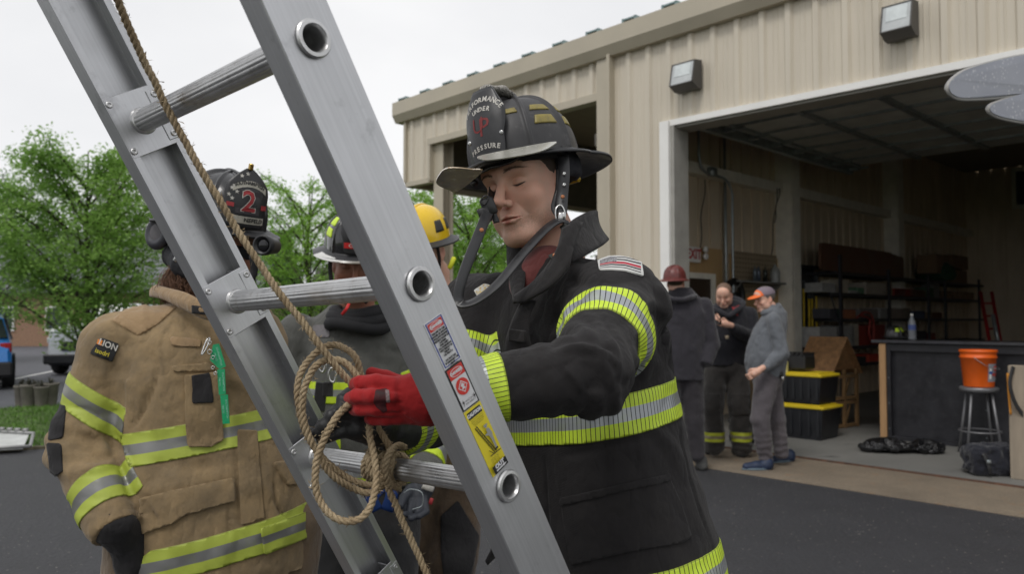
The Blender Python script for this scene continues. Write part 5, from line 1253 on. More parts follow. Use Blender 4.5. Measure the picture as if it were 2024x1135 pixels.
# goggles hanging at the back of the helmet
gc = at(314, 460, 2.02); Rg = frame(A(.35, .92, -.12)); Vg, Fg = nets(lambda P: np.maximum(s_ell((P-gc)@Rg, (0, 0, 0), (.042, .020, .046)), -s_ell((P-gc)@Rg, (0, -.022, 0), (.033, .014, .036))), gc-.07, gc+.07, .004); gg_ = obj('goggles', (Vg, Fg), mat('slate_plastic', (.035, .036, .045), .45), h2)
V, F = nets(lambda P: s_ell((P-gc)@Rg, (0, -.006, 0), (.034, .006, .037)), gc-.06, gc+.06, .004); obj('goggle_lens', (V, F), mat('smoked_lens', (.06, .055, .06), .25), gg_)
V, F = strap([gc+A(.02, 0, .01), gc+A(.08, -.04, .03), gc+A(.15, -.08, .035)], .03, .004, A(0, -.4, 1)); obj('goggle_strap', (V, F), blk_m, h2)
# sunglasses
m = MB()
for sx in (-1, 1):
    Vv = glob2(cr([A(sx*.010, .100, .006), A(sx*.034, .097, .010), A(sx*.058, .082, .006), A(sx*.060, .078, -.012), A(sx*.040, .093, -.026), A(sx*.016, .100, -.016)], 4, True)); n = len(Vv); c_ = Vv.mean(0)+R2[:, 1]*.004; m.add(np.vstack([Vv, [c_]]), [[i, (i+1) % n, n] for i in range(n)])
    m.tube(glob2(np.array([A(sx*.058, .082, .004), A(sx*.077, .04, .004), A(sx*.082, -.015, .002)])), .0028, 6)
m.tube(glob2(np.array([A(-.012, .1, .004), A(0, .106, .006), A(.012, .1, .004)])), .0028, 6)
obj('sunglasses', m.geo(), mat('black_gloss', (.008, .008, .01), .12), pl_)
# hair at the nape, ear cover, chin strap
Vh, Fh = nets(lambda P: smin(s_chain(P, [at(398, 520, 2.07), at(372, 555, 2.06), at(362, 585, 2.03)], [.05, .045, .028], .03), s_chain(P, [at(402, 555, 2.0), at(385, 585, 1.98)], [.04, .02], .02), .02), at(370, 560, 2.0)-.14, at(370, 560, 2.0)+.14, .005)
Nh = vnormals(Vh, Fh); Vh = Vh+Nh*(fbm(Vh*A(1, 1, .25), 90, 4, 3)*.004)[:, None]; obj('hair', (Vh, Fh), brownh, pl_)
rg = np.random.default_rng(8); mb = MB()
for k in range(650):
    u = rg.uniform(0, 1); x0 = 345+65*u+rg.normal(0, 3); s_ = at(x0, 512+rg.uniform(0, 30), 1.955+.05*rg.uniform()+.03*(1-u)); e_ = at(322+72*u+rg.normal(0, 9), 588+rg.uniform(-22, 26)-20*u, 1.93+.06*rg.uniform()); md = (s_+e_)/2+A(rg.normal(-.006, .008), -.012, rg.normal(0, .004)); P_ = cr([s_, md, e_, e_+A(rg.normal(.006, .008), rg.normal(0, .006), rg.normal(.001, .007))], 4)
    V, F = sweep(P_, A([-1, -.3], [1, -.3], [0, .8]), np.linspace(.0011, .0004, len(P_))); mb.add(V, F)
obj('hair_strands', mb.geo(), brownh, pl_)
Vh, Fh = nets(lambda P: s_chain(P, [at(345, 505, 2.05), at(380, 520, 1.97), at(430, 520, 1.93)], [.030, .045, .04], .02), at(380, 515, 2)-.17, at(380, 515, 2)+.17, .005)
Vh += vnormals(Vh, Fh)*(fbm(Vh, 40, 2)*.004)[:, None]; obj('ear_cover', (Vh, Fh), mat('navy_liner_cloth2', (.016, .017, .021), .85, bs=300), h2)
V, F = strap([at(500, 505, 1.86), at(502, 535, 1.87), at(490, 560, 1.88), at(470, 575, 1.90)], .02, .004, A(-.2, -1, 0)); obj('chin_strap', (V, F), leather_s, h2)
m = MB(); m.bbox(at(352, 507, 1.93), (.012, .01, .03), .002, rot3(0, 0, .5)); obj('strap_clip', m.geo(), chrome, h2)
# coat
AN2 = math.radians(24)
sec2 = [(.84, -.735, 1.97, .245, .195, AN2), (.95, -.742, 1.97, .240, .195, AN2), (1.06, -.755, 1.97, .228, .190, AN2), (1.18, -.775, 1.98, .215, .175, AN2), (1.30, -.785, 1.98, .225, .165, AN2), (1.40, -.785, 1.99, .215, .145, AN2), (1.455, -.775, 2.0, .17, .12, AN2), (1.50, -.77, 2.01, .095, .09, AN2)]
RS2, RE2, RW2 = at(236, 684, 1.90), at(158, 890, 1.84), at(234, 1052, 1.74)
LS2, LE2, LW2 = at(478, 650, 2.12), at(530, 850, 2.28), at(545, 1010, 2.25)
def coat2(P):
    d = s_loft(P, sec2, 2.25)
    r = s_chain(P, [RS2+A(.08, .03, .02), RS2, RE2, RW2], [.085, .083, .074, .056], .02); l = s_chain(P, [LS2+A(-.08, -.03, .02), LS2, LE2, LW2], [.085, .09, .075, .06], .02)
    r = smax(r, (P-RW2)@nrm(RW2-RE2)-.002, .004); l = smax(l, (P-LW2)@nrm(LW2-LE2)-.002, .004)
    return np.maximum(smin(smin(d, l, .03), r, .004), .845-P[:, 2]-.16*(P[:, 0]+.75))
C2 = Cloth(coat2, (-1.22, 1.60, .78), (-.36, 2.36, 1.56), .0075, 2)
va, ua = cyl(C2.V, RS2, RE2, .09); vf, uf = cyl(C2.V, RE2, RW2, .07); d1, d2 = s_cone(C2.V, RS2, RE2, .095, .085), s_cone(C2.V, RE2, RW2, .085, .065)
on = np.minimum(d1, d2) < .02
f = np.where(on, fbm(np.stack([va*14, ua*7, vf*6], 1), 1, 7, 3)*.005, fbm(C2.V*A(1, 1, .5), 9, 14, 3)*.0075+fbm(C2.V, 30, 8, 2)*.002); f += np.exp(-(np.linalg.norm(C2.V-RE2, axis=1)/.10)**2)*.006*np.sin(va*110+2*vnoise(C2.V*14, 3))*on
f -= np.where(on, ridged(np.stack([va*9-ua*3, ua*8, vf*5], 1), 1., 81, 2, 4.)*.0065, ridged(C2.V*A(1, 1, .5), 6.5, 85, 2, 4.)*.0065); C2.disp(f)
z3 = lambda L: [(60+x/1.973, 560+y/1.973) for x, y in L]
C2.strokes([(z3([(320, 150), (420, 200), (480, 170), (560, 110)]), 2, -.003), (z3([(470, 260), (500, 330), (470, 430), (430, 520), (380, 580)]), 4, -.009), (z3([(560, 130), (510, 230), (520, 360)]), 2, -.002),
    (z3([(130, 480), (230, 500), (330, 580), (350, 640)]), 3, -.004), (z3([(200, 560), (260, 600), (310, 680)]), 9, .007), (z3([(150, 640), (240, 660), (320, 690)]), 8, -.006), (z3([(190, 720), (260, 720), (330, 700)]), 8, .006),
    (z3([(790, 560), (805, 760), (820, 940)]), 2.2, -.003), (z3([(880, 570), (890, 760), (910, 915)]), 2.2, -.003), (z3([(430, 835), (600, 800), (790, 760)]), 2.2, -.003), (z3([(770, 870), (775, 1130)]), 2.2, -.003),
    (z3([(950, 740), (960, 860), (1005, 930)]), 3, -.006), (z3([(450, 690), (600, 720), (780, 700)]), 14, -.005), (z3([(350, 700), (380, 800), (420, 860)]), 8, -.007), (z3([(600, 130), (640, 220), (690, 300)]), 10, -.005), (z3([(700, 350), (800, 380), (860, 440)]), 12, .005)])
c2o = obj('coat', (C2.V, C2.F), tanf, pl_, attrs={'seam': C2.seam})
V = C2.V; arm = np.minimum(np.minimum(d1, d2), s_chain(V, [LS2, LE2, LW2], [.095, .08, .065])); u2 = np.arctan2(V[:, 1]-1.98, V[:, 0]+.77)*.2
vt = V[:, 2]-.16*(V[:, 0]+.77); addp(C2.band(vt, u2, 1.128, 1.204, limit=arm-.014), 'reflective_band', BD, c2o)
vt = V[:, 2]-.20*(V[:, 0]+.77); addp(C2.band(vt, u2, .865, .940, limit=arm-.014), 'reflective_band', BD, c2o)
addp(C2.band(va-.38*(C2.V[:, 0]-at(215, 770, 1.9)[0]), ua, .112, .192, limit=.022-d1), 'reflective_band', BD, c2o); addp(C2.band(vf, uf, .108, .186, limit=.020-d2), 'reflective_band', BD, c2o)
blkc = fabric('black_pad_cloth', (.02, .019, .02), fuzz=.1)
for pg, nm, mt, off in (([(85, 470), (142, 478), (128, 605), (72, 615)], 'elbow_pad', blkc, .003), ([(66, 622), (122, 628), (128, 735), (84, 765)], 'elbow_pad', blkc, .003),
    ([(430, 838), (790, 760), (797, 850), (605, 905), (560, 935), (445, 978), (408, 962)], 'pocket_flap', tanf, .007), ([(600, 362), (738, 348), (752, 615), (700, 640), (612, 640)], 'radio_pocket', tanf, .010), ([(545, 210), (668, 224), (664, 250), (550, 246)], 'mic_tab', hl_c, .004),
    ([(552, 325), (700, 310), (722, 345), (560, 347)], 'pocket_tab', tanf, .005), ([(628, 362), (702, 352), (710, 466), (630, 472)], 'hook_patch', blkc, .013), ([(805, 570), (882, 575), (912, 918), (822, 948)], 'storm_flap', tanf, .004),
    ([(940, 700), (1030, 690), (1050, 780), (1000, 790)], 'pocket_flap', tanf, .007), ([(895, 958), (1090, 885), (1095, 985), (910, 1062)], 'reflective_tab', BD, .006), ([(318, 146), (420, 206), (500, 160), (570, 95), (500, 60), (390, 90)], 'shoulder_yoke', hl_c, .003)):
    q = z3(pg); mid = None
    if nm == 'reflective_tab':
        g = C2.patch(q, off, .01, attr={'bv': np.clip(((C2.Q[:, 1]-(1045-(C2.Q[:, 0]-515)*.36))/50), 0, 1), 'bu': C2.Q[:, 0]*0})
        addp(g, nm, mt, c2o); continue
    addp(C2.patch(q, off, .01+off, (0, 2.02)), nm, mt, c2o, False)
g = C2.patch(z3([(278, 212), (348, 238), (320, 308), (232, 274)]), .003, .006); pa = addp(g, 'maker_patch', mat('black_patch', (.015, .015, .015), .7), c2o, False)
def surf_at(C, px, py, lift=.005):
    d = ((C.Q-A(px, py))**2).sum(1)+np.where(C.front, 0, 1e6); i = np.argsort(d)[:4]; w_ = 1/(d[i]+1); D = (C.V[i, 1]*w_).sum()/w_.sum(); return at(px, py, D-lift)
def px_text(C, tx, p0, p1, size_px, lift=.006, bold=.0, off=0.):
    """text along the photo segment p0->p1, mapped on the surface"""
    p0, p1 = A(*p0), A(*p1); e = nrm(p1-p0); nn = A(e[1], -e[0]); c = (p0+p1)/2
    return text_geo(tx, size_px, lambda x, y, z: surf_at(C, *(c+e*x+nn*y), lift), bold)
obj('white_lettering', px_text(C2, 'LION', z3([(268, 228)])[0], z3([(338, 256)])[0], 17, .0065, .5), wp, pa, smooth=False)
obj('yellow_lettering', px_text(C2, 'isodri', z3([(245, 258)])[0], z3([(315, 284)])[0], 13, .0065, .3), mat('yellow_thread', (.5, .42, .03), .7), pa, smooth=False)
V_ = [surf_at(C2, *p, .0065) for p in z3([(258, 236), (264, 218), (282, 224), (276, 244)])]; obj('orange_mark', (np.array(V_), [[0, 1, 2, 3]]), mat('orange_thread', (.7, .22, .03), .7), pa, smooth=False)
# collar
c_t = lambda L: cr([at(60+x/1.973, 560+y/1.973, D) for x, y, D in L], 6)
obj('collar', strip(c_t([(540, 40, 2.10), (470, 50, 2.02), (520, 60, 1.92), (600, 100, 1.84), (690, 140, 1.80), (790, 150, 1.83)]), c_t([(560, -10, 2.10), (500, 10, 2.02), (530, 20, 1.92), (610, 40, 1.84), (690, 75, 1.80), (800, 80, 1.83)]), .008, 7, .008), hl_c, c2o)
obj('neck_tab', strip(c_t([(632, 86, 1.80), (690, 92, 1.79)])[::1], c_t([(632, 118, 1.80), (690, 124, 1.79)]), .006, 3), blkc, c2o)
# hand in pocket: black cuff
V, F = nets(lambda P: s_chain(P, [RW2-nrm(RW2-RE2)*.02, at(254, 1068, 1.78), at(264, 1110, 1.79), at(272, 1160, 1.80)], [.050, .040, .037, .036], .02), at(270, 1060, 1.76)-.14, at(270, 1060, 1.76)+.15, .006)
V += vnormals(V, F)*(fbm(V, 40, 3)*.003)[:, None]; obj('glove', (V, F), blkc, pl_)
# accountability tags on a clip
tg_ = thing('tag_string', 'three green plastic name tags hanging on rings from the tan coat', 'tags', surf_at(C2, *z3([(700, 240)])[0], .02))
gm = mat('green_plastic', (.01, .33, .13), .35, var=.06); gl_ = mat('pale_green_print', (.25, .6, .42), .5)
for i, q in enumerate(([(712, 240), (735, 236), (762, 325), (738, 337), (700, 300)], [(728, 338), (758, 334), (762, 433), (735, 437)], [(740, 437), (770, 435), (777, 548), (750, 550)])):
    P = [at(x, y, surf_at(C2, x, y, .03+.002*i)[1]) for x, y in z3(q)]; D0 = np.mean([p[1] for p in P]); P = [at(x, y, D0) for x, y in z3(q)]; mm = MB(); mm.prism(P, (0, 0, 0), (0, .002, 0)); go = obj('name_tag', mm.geo(), gm, tg_, smooth=False)
    a_, b3 = z3([q[0]])[0], z3([q[-2] if i == 0 else q[-1]])[0]; e = nrm(A(*b3)-A(*a_)); cc_ = A(*z3([np.mean(q, 0)])[0])
    for k, tx in enumerate(('SOUTHAMPTON', 'FIRE CO.')):
        nn = A(e[1], -e[0]); obj('tag_lettering', text_geo(tx, 5.6-k*.6, lambda x, y, z: at(*(cc_+e*x*.9+nn*(y+3.5-7*k)), D0-.001), .1), gl_, go, smooth=False)
m = MB()
for (x, y, r) in ((698, 232, 8), (700, 268, 9), (712, 290, 7), (712, 330, 6), (722, 352, 6)):
    c3 = surf_at(C2, *z3([(x, y)])[0], .032); rr = r/1.973/1547*1.8; V, F = sweep([c3+A(math.cos(a)*rr, 0, math.sin(a)*rr) for a in np.linspace(0, 2*math.pi, 15)[:-1]], circ(.0011, 6), closed=True); m.add(V, F)
a_, b3 = z3([(694, 215), (668, 278)]); V, F = sweep(cr([surf_at(C2, *p, .03) for p in z3([(700, 214), (688, 222), (672, 262), (668, 280), (682, 262), (696, 232)])], 5, True), circ(.0018, 6), closed=True); m.add(V, F)
obj('clip_ring', m.geo(), chrome, tg_)
# trousers
sx2 = A(math.cos(AN2), math.sin(AN2), 0); c0 = A(-.735, 1.97, .9)
V, F = nets(lambda P: legs(P, [c0+sx2*.10, c0-sx2*.10], c0+sx2*.12+A(0, -.06, -.40), c0+sx2*.13-A(0, 0, .77), c0-sx2*.12+A(0, -.03, -.40), c0-sx2*.13-A(0, 0, .77), (.155, .11, .095)), (-1.15, 1.6, .05), (-.3, 2.35, 1.06), .013)
V += vnormals(V, F)*(fbm(V, 10, 3)*.008)[:, None]; obj('trousers', (V, F), fabric('tan_trouser_cloth', (.13, .088, .050), (.06, .048, .036)), pl_)
for s_ in (1, -1): boot(None, 'boot', c0*A(1, 1, 0)+sx2*.13*s_, A(.4, -.9, 0), pl_, rub)

# ================================================================ generic standing firefighter
def person(label, sec, limbs, headT, headR, skin, cloth, base, coat_name='coat', z0=.8, h=.011, hair=0, hairm_=None, neck=None, amp=.006, hh=.0045, e=2.25, jaw=1., lo=None, hi=None):
    p = thing('person', label, 'person', base)
    hb = make_head(p, headT, headR, skin, hh, neck, hair=hair, hair_mat=hairm_, jaw=jaw) if headT is not None else None
    J = []
    for l in limbs: J += [A(*q) for q in l[0]]
    S = np.array(sec); J = np.array(J); lo = np.minimum(J.min(0)-.15, [S[:, 1].min()-.33, S[:, 2].min()-.33, S[:, 0].min()-.05]); hi = np.maximum(J.max(0)+.15, [S[:, 1].max()+.33, S[:, 2].max()+.33, S[:, 0].max()+.05])
    def fn(P):
        d = s_loft(P, sec, e)
        for l in limbs:
            q = s_chain(P, l[0], l[1], .015); a_, b_ = A(*l[0][-2]), A(*l[0][-1]); q = smax(q, (P-b_)@nrm(b_-a_)-.003, .004); d = smin(d, q, .014)
        return d
    C = Cloth(fn, lo, hi, h, 2); C.disp(fbm(C.V*A(1, 1, .6), 10, 5, 3)*amp+fbm(C.V, 28, 15, 2)*amp*.4-ridged(C.V*A(1, 1, .6), 9, 17, 2, 4.)*amp*1.1)
    o = obj(coat_name, (C.V, C.F), cloth, p); return p, C, o, hb

# ---- middle man, grey coat
greyf = fabric('grey_coat_cloth', (.080, .081, .074), (.12, .115, .10), fuzz=.2)
D = 2.8; X = lambda px, D=D: (px-CX)/F_PX*D
AM = math.radians(-8); T3 = at(704, 516, 2.72); R3_ = frame(A(.16, -.93, -.30))
secm = [(.86, X(715), 2.86, .235, .17, AM), (1.0, X(712), 2.86, .225, .165, AM), (1.2, X(708), 2.86, .225, .16, AM), (1.36, X(705), 2.86, .225, .145, AM), (1.43, X(703), 2.87, .18, .12, AM), (1.50, X(702), 2.88, .10, .09, AM)]
ma = [[at(590, 665, 2.85), at(578, 800, 2.88), at(640, 905, 2.62)], [.085, .08, .055]]; mb2 = [[at(812, 668, 2.84), at(868, 815, 2.78), at(840, 938, 2.52)], [.085, .08, .058]]
pm, Cm, cmo, hbm = person('firefighter in a grey coat and glossy black helmet seen between the two rails', secm, [ma, mb2], T3, R3_, skin2, greyf, (X(705), 2.86, 0), neck=([at(706, 600, 2.84), at(706, 640, 2.85)], [.06, .07]))
Cm.strokes([([(580, 632), (620, 622), (660, 608)], 1.6, -.005), ([(655, 640), (650, 720), (655, 790)], 1.6, -.004), ([(663, 640), (740, 636)], 1.5, -.004), ([(745, 640), (748, 740)], 1.6, -.004), ([(600, 690), (612, 740), (604, 790)], 4, -.008), ([(760, 690), (800, 700), (830, 720)], 4, -.006)])
cmo.data.vertices.foreach_set('co', (Cm.V-wloc(pm)).ravel())
V = Cm.V; lim = lambda L: s_chain(V, L[0], [r+.012 for r in L[1]]); arm = np.minimum(lim(ma), lim(mb2)); um = np.arctan2(V[:, 1]-2.86, V[:, 0]-X(705))*.2
BM = band_mat('middle_band', (.50, .66, .02), (.30, .31, .31))
addp(Cm.band(V[:, 2], um, 1.155, 1.23, limit=arm-.016), 'reflective_band', BM, cmo); addp(Cm.band(V[:, 2], um, .88, .955, limit=arm-.016), 'reflective_band', BM, cmo)
for L in (ma, mb2):
    v_, u_ = cyl(V, A(*L[0][1]), A(*L[0][2]), .07); ln = np.linalg.norm(A(*L[0][2])-A(*L[0][1])); addp(Cm.band(v_, u_, ln-.125, ln-.045, limit=.02-s_cone(V, L[0][1], L[0][2], L[1][1], L[1][2])), 'reflective_band', BM, cmo)
    v_, u_ = cyl(V, A(*L[0][0]), A(*L[0][1]), .07); addp(Cm.band(v_, u_, .12, .20, limit=.02-s_cone(V, L[0][0], L[0][1], L[1][0], L[1][1])), 'reflective_band', BM, cmo)
addp(Cm.patch([(618, 644), (652, 642), (652, 668), (619, 668)], .003, .006), 'chest_label', mat('grey_label', (.13, .12, .125), .7, var=.3, vs=60), cmo, False)
for k, (z, r, dy) in enumerate(((0, .095, 0), (.022, .088, .012), (.040, .08, .02))):
    P = [T3+A(0, .06, -.225+z)+A(math.cos(a)*r*1.05, math.sin(a)*r, .012*math.sin(a*2+k)) for a in np.linspace(0, 2*math.pi, 25)[:-1]]; V, F = sweep(P, circ(.024, 10), closed=True); obj('hood_roll', (V, F), mat('black_hood', (.013, .013, .015), .85, bs=200), pm)
V, F = strap([at(690, 600, 2.62), at(684, 612, 2.61), at(676, 622, 2.63)], .01, .004, A(0, -1, 0)); obj('red_cord', (V, F), mat('red_cord', (.6, .02, .02), .6), pm)
gloss = mat('glossy_black_shell', (.010, .010, .011), .12, var=.1, coat=.6); limet = mat('lime_reflective', (.55, .75, .04), .45)
hm, Gm, dm = make_helmet(pm, hbm[2](A([0, -.008, .046]))[0], R3_, gloss, blk_m, gloss, 1.0, tet=[(-2*d45+.15, -d45-.15, .42, .62), (d45+.15, 2*d45-.15, .42, .62), (2*d45+.15, 3*d45-.15, .42, .62), (d45+.15, 2*d45-.1, .2, .36)], tet_m=limet, brimw=(.045, .042, .10))
fm = make_shield(hm, Gm, leather_s, oc, Hh=.148, y0=.140, y1=.105, z1=.146)
objs('red_panel', [curved_poly(fm, -.038, .038, .022, .042), curved_poly(fm, -.040, .040, .098, .114)], mat('red_panel', (.50, .02, .02), .5), hm, smooth=False); obj('white_lettering', join(text_geo('CAPT', .017, lambda x, y, z: fm(-x, y+.032, .002), .0004), text_geo('FIRE', .014, lambda x, y, z: fm(-x, y+.106, .002), .0004), text_geo('1', .04, lambda x, y, z: fm(-x, y+.07, .002), .0004)), wp, hm, smooth=False)
def brim_visor(G, hl_, a0, a1, m_, drop=.02, r0=.118, r1=.155):
    an = np.linspace(a0, a1, 16); V = []
    for t_ in (0, -.002):
        for a in an: V += [A(math.sin(a)*(r0+.0), math.cos(a)*(r0+.022), -.004+t_), A(math.sin(a)*(r1-.004), math.cos(a)*(r1+.030), -.004-drop+t_)]
    n = 16; F = [[2*i, 2*i+1, 2*i+3, 2*i+2] for i in range(n-1)]+[[2*n+2*i, 2*n+2*i+2, 2*n+2*i+3, 2*n+2*i+1] for i in range(n-1)]+[[2*i+1, 2*n+2*i+1, 2*n+2*i+3, 2*i+3] for i in range(n-1)]
    obj('face_shield', (G(np.array(V)), F), m_, hl_)
brim_visor(Gm, hm, -1.2, 1.2, mat('cream_clear_plastic', (.36, .32, .25), .25, trans=.6), .008)
for sx_ in (-1, 1):
    V, F = strap(hbm[2](np.array([A(sx_*.085, .0, .03), A(sx_*.088, .01, -.03), A(sx_*.075, .03, -.09), A(sx_*.03, .06, -.135)])), .014, .003, R3_[:, 1]); obj('chin_strap', (V, F), leather_s, hm)
# his gloved hand and the other one hidden in the coil
mg = at(822, 985, 2.50)
def glm(P):
    w0 = at(842, 935, 2.52); d = hand_sdf(P, w0, [(w0, at(836, 962, 2.50), .034, .034), (at(836, 962, 2.50), at(826, 985, 2.48), .036, .034)], [[at(838, 990, 2.46), at(842, 1012, 2.43), at(828, 1022, 2.40)], [at(826, 994, 2.45), at(826, 1020, 2.42), at(812, 1026, 2.39)], [at(814, 994, 2.45), at(808, 1018, 2.42), at(798, 1018, 2.39)], [at(803, 990, 2.46), at(795, 1008, 2.43), at(788, 1006, 2.40)]], r=.0115, k=.005)
    return smin(d, s_chain(P, [at(812, 968, 2.47), at(798, 985, 2.44), at(792, 1000, 2.40)], [.018, .014, .011], .004), .008)
V, F = nets(glm, mg-A(.12, .15, .12), mg+A(.12, .12, .12), .0035); V = smooth(V, F, 1)
gg = obj('glove', (V, F), mat('slate_glove', (.028, .032, .042), .6, bs=200, var=.2), pm); gg['label'] = 'slate grey glove with a white strip'
m = MB(); m.bbox(at(846, 965, 2.452), (.038, .006, .018), .003, rot3(.2, 0, .35)); obj('white_strip', m.geo(), wp, gg); m = MB(); m.bbox(at(852, 992, 2.455), (.012, .006, .02), .002, rot3(.2, 0, .3)); obj('red_strip', m.geo(), redp, gg)
V, F = sweep(cr([at(798, 975, 2.42), at(812, 968, 2.42), at(834, 975, 2.41), at(834, 1000, 2.41), at(815, 1008, 2.40)], 5), circ(.0016, 6)); obj('cord', (V, F), galv, gg)
# carabiner, strap and radio gear on the chest
m = MB(); V, F = sweep(cr([at(655, 728, 2.62), at(650, 738, 2.62), at(652, 752, 2.62), at(660, 756, 2.62), at(664, 745, 2.62), at(662, 732, 2.62)], 4, True), circ(.004, 8), closed=True); m.add(V, F)
V, F = sweep(cr([at(644, 720, 2.62), at(634, 716, 2.62), at(630, 728, 2.62), at(638, 736, 2.62)], 4, True), circ(.004, 8), closed=True); m.add(V, F); split_boxes(m, 'snap_hook', chrome, pm, True)
m = MB(); m.bbox(at(633, 785, 2.64), (.04, .01, .10), .003, rot3(0, 0, .1)); m.bbox(at(648, 770, 2.63), (.035, .01, .05), .003); split_boxes(m, 'leather_strap', leather_s, pm)
m = MB(); V, F = strap([at(745, 1010, 2.5), at(735, 985, 2.5), at(760, 960, 2.52), at(775, 975, 2.5), at(765, 1010, 2.5)], .04, .012, A(0, -1, .1)); obj('blue_pouch', (V, F), mat('blue_fabric', (.01, .05, .22), .7), pm)
V, F = nets(lambda P: legs(P, [A(X(660), 2.86, .92), A(X(760), 2.86, .92)], A(X(650), 2.76, .52), A(X(645), 2.86, .12), A(X(768), 2.74, .52), A(X(775), 2.84, .12), (.13, .115, .10)), (-1.0, 2.4, .05), (-.15, 3.1, 1.1), .013)
V += vnormals(V, F)*(fbm(V, 11, 3)*.009)[:, None]; obj('trousers', (V, F), fabric('black_trouser_cloth', (.022, .022, .023), (.04, .036, .032)), pm)
for px in (645, 775): boot(None, 'boot', A(X(px), 2.85, 0), A(.1, -1, 0), pm, rub)

# ---- man in the yellow helmet
T4 = at(836, 496, 3.05); R4 = frame(A(-.35, -.90, -.30)); X4 = lambda px: (px-CX)/F_PX*3.15; AY = math.radians(-20)
secy = [(.86, X4(880), 3.2, .23, .17, AY), (1.1, X4(878), 3.2, .225, .165, AY), (1.36, X4(872), 3.2, .22, .145, AY), (1.45, X4(868), 3.2, .17, .12, AY), (1.53, X4(862), 3.2, .09, .09, AY)]
py_, Cy, cyo, hby = person('firefighter in a yellow helmet, mostly hidden behind the right rail', secy, [[[at(785, 640, 3.15), at(800, 780, 3.15), at(850, 850, 2.95)], [.08, .075, .055]], [[at(985, 640, 3.25), at(1010, 800, 3.3), at(960, 900, 3.1)], [.08, .075, .055]]], T4, R4, skin1, tanf, (X4(878), 3.2, 0), neck=([at(858, 540, 3.15), at(860, 590, 3.17)], [.06, .07]))
yel = mat('yellow_shell', (.80, .52, .012), .28, var=.04, coat=.3)
hy, Gy, dy_ = make_helmet(py_, hby[2](A([0, -.005, .045]))[0], R4, yel, blk_m, yel, 1.0, ribs=False, tet=[(-2.2, -1.7, .12, .34), (-1.5, -1.1, .12, .34)], tet_m=mat('dark_band_patch', (.03, .03, .025), .5), brimw=(.05, .032, .05), droop=.02, H=.135)
for k in range(3):
    th0 = (-.9, 0, .9)[k]; ps = [dy_(np.float64(th0 if i < 9 else th0+math.pi), np.float64(.15+.85*i/9 if i < 9 else 1-.85*(i-9)/9), .0015) for i in range(18)]
V, F = sweep(np.array([dy_(np.float64(0. if i < 12 else math.pi), np.float64(.1+.9*i/12 if i < 12 else 1-.9*(i-12)/12), .001) for i in range(24)]), rect(.014, .007, .002)); obj('crest', (Gy(V), F), yel, hy)
m = MB(); m.bbox(A(-.06, .10, .028), (.012, .03, .05), .004, rot3(.6, .5, 0)); m.bbox(A(-.015, .075, .145), (.018, .012, .032), .004); [obj('goggle_clip', (Gy(a_), b_3), mat('grey_plastic', (.16, .15, .13), .4), hy) for a_, b_3 in zip(m.V, m.split())]
V, F = strap(hby[2](np.array([A(-.080, .03, .02), A(-.080, .03, -.04), A(-.068, .045, -.09), A(-.02, .08, -.13)])), .014, .003, R4[:, 1]); obj('chin_strap', (V, F), leather_s, hy)
m = MB(); m.bbox(at(893, 520, 2.98), (.018, .012, .05), .004, rot3(0, 0, .4)); obj('yellow_lanyard', m.geo(), mat('lime_strap', (.65, .68, .03), .6), py_)
V, F = nets(lambda P: smin(legs(P, [A(X4(835), 3.15, .95), A(X4(905), 3.2, .95)], A(X4(830), 3.1, .52), A(X4(825), 3.2, .12), A(X4(893), 3.05, .52), A(X4(880), 3.2, .12), (.13, .105, .095)), s_box(P, A(X4(925), 3.15, .80), (.035, .05, .09), None, .02), .02), (-.75, 2.75, .05), (.05, 3.45, 1.1), .013)
V += vnormals(V, F)*(fbm(V, 11, 3)*.010)[:, None]; Cl = Cloth(None, None, None, None, 0, (V, F)); tro = obj('trousers', (V, F), fabric('brown_trouser_cloth', (.12, .082, .050), (.045, .032, .025), ds=(.38, .6)), py_)
addp(Cl.patch([(872, 1020), (905, 990), (945, 1060), (930, 1135), (880, 1160), (872, 1100)], .006, .01), 'knee_pad', blkc, tro, False)
for px in (825, 885): boot(None, 'boot', A(X4(px), 3.18, 0), A(-.2, -1, 0), py_, rub)

# ================================================================ three men at the garage
hood = fabric('navy_hoodie', (.020, .020, .025), (.035, .033, .036), fuzz=.15, wv=500); bunk = fabric('bunker_trousers', (.034, .031, .029), (.06, .053, .045)); bandt = band_mat('trouser_band', (.42, .46, .03), (.30, .27, .20))
def gpt(px, py): return gnd(px, py)
# man in maroon helmet, seen from behind
g1 = gpt(1338, 932); D1 = g1[1]; s1 = D1/F_PX; Pn = lambda px, py, dd=0: at(px, py, D1+dd)
zz = lambda py: at(1300, py, D1)[2]
secs1 = [(zz(752), *Pn(1346, 700)[:2], .215, .15, -.1), (zz(690), *Pn(1346, 700)[:2], .22, .155, -.1), (zz(620), *Pn(1352, 700)[:2], .225, .15, -.1), (zz(590), *Pn(1350, 700)[:2], .18, .12, -.1), (zz(568), *Pn(1346, 700)[:2], .09, .09, -.1)]
p1, Cq, cq, hb1 = person('man in a dark jacket and maroon helmet turned away, leftmost of three by the door', secs1, [[[Pn(1392, 605), Pn(1408, 680, -.03), Pn(1395, 722, -.12)], [.085, .078, .06]], [[Pn(1302, 605), Pn(1290, 680), Pn(1300, 735, -.05)], [.085, .075, .06]]], Pn(1336, 560), frame(A(.35, .93, -.05)), skin1, fabric('dark_jacket', (.028, .026, .032), None, 900), (g1[0], D1, 0), 'jacket', neck=([Pn(1340, 580), Pn(1342, 600)], [.06, .07]), h=.014, hh=.006, hair=.004, hairm_=hairm)
mar = mat('maroon_leather', (.13, .028, .024), .38, var=.35, vs=25, col2=(.07, .02, .018))
h1, G1_, _ = make_helmet(p1, Pn(1334, 552), frame(A(.55, .83, -.05))@rot3(0, .05, 0), mar, mar, mar, 1.02, brimw=(.06, .035, .10), droop=.03)
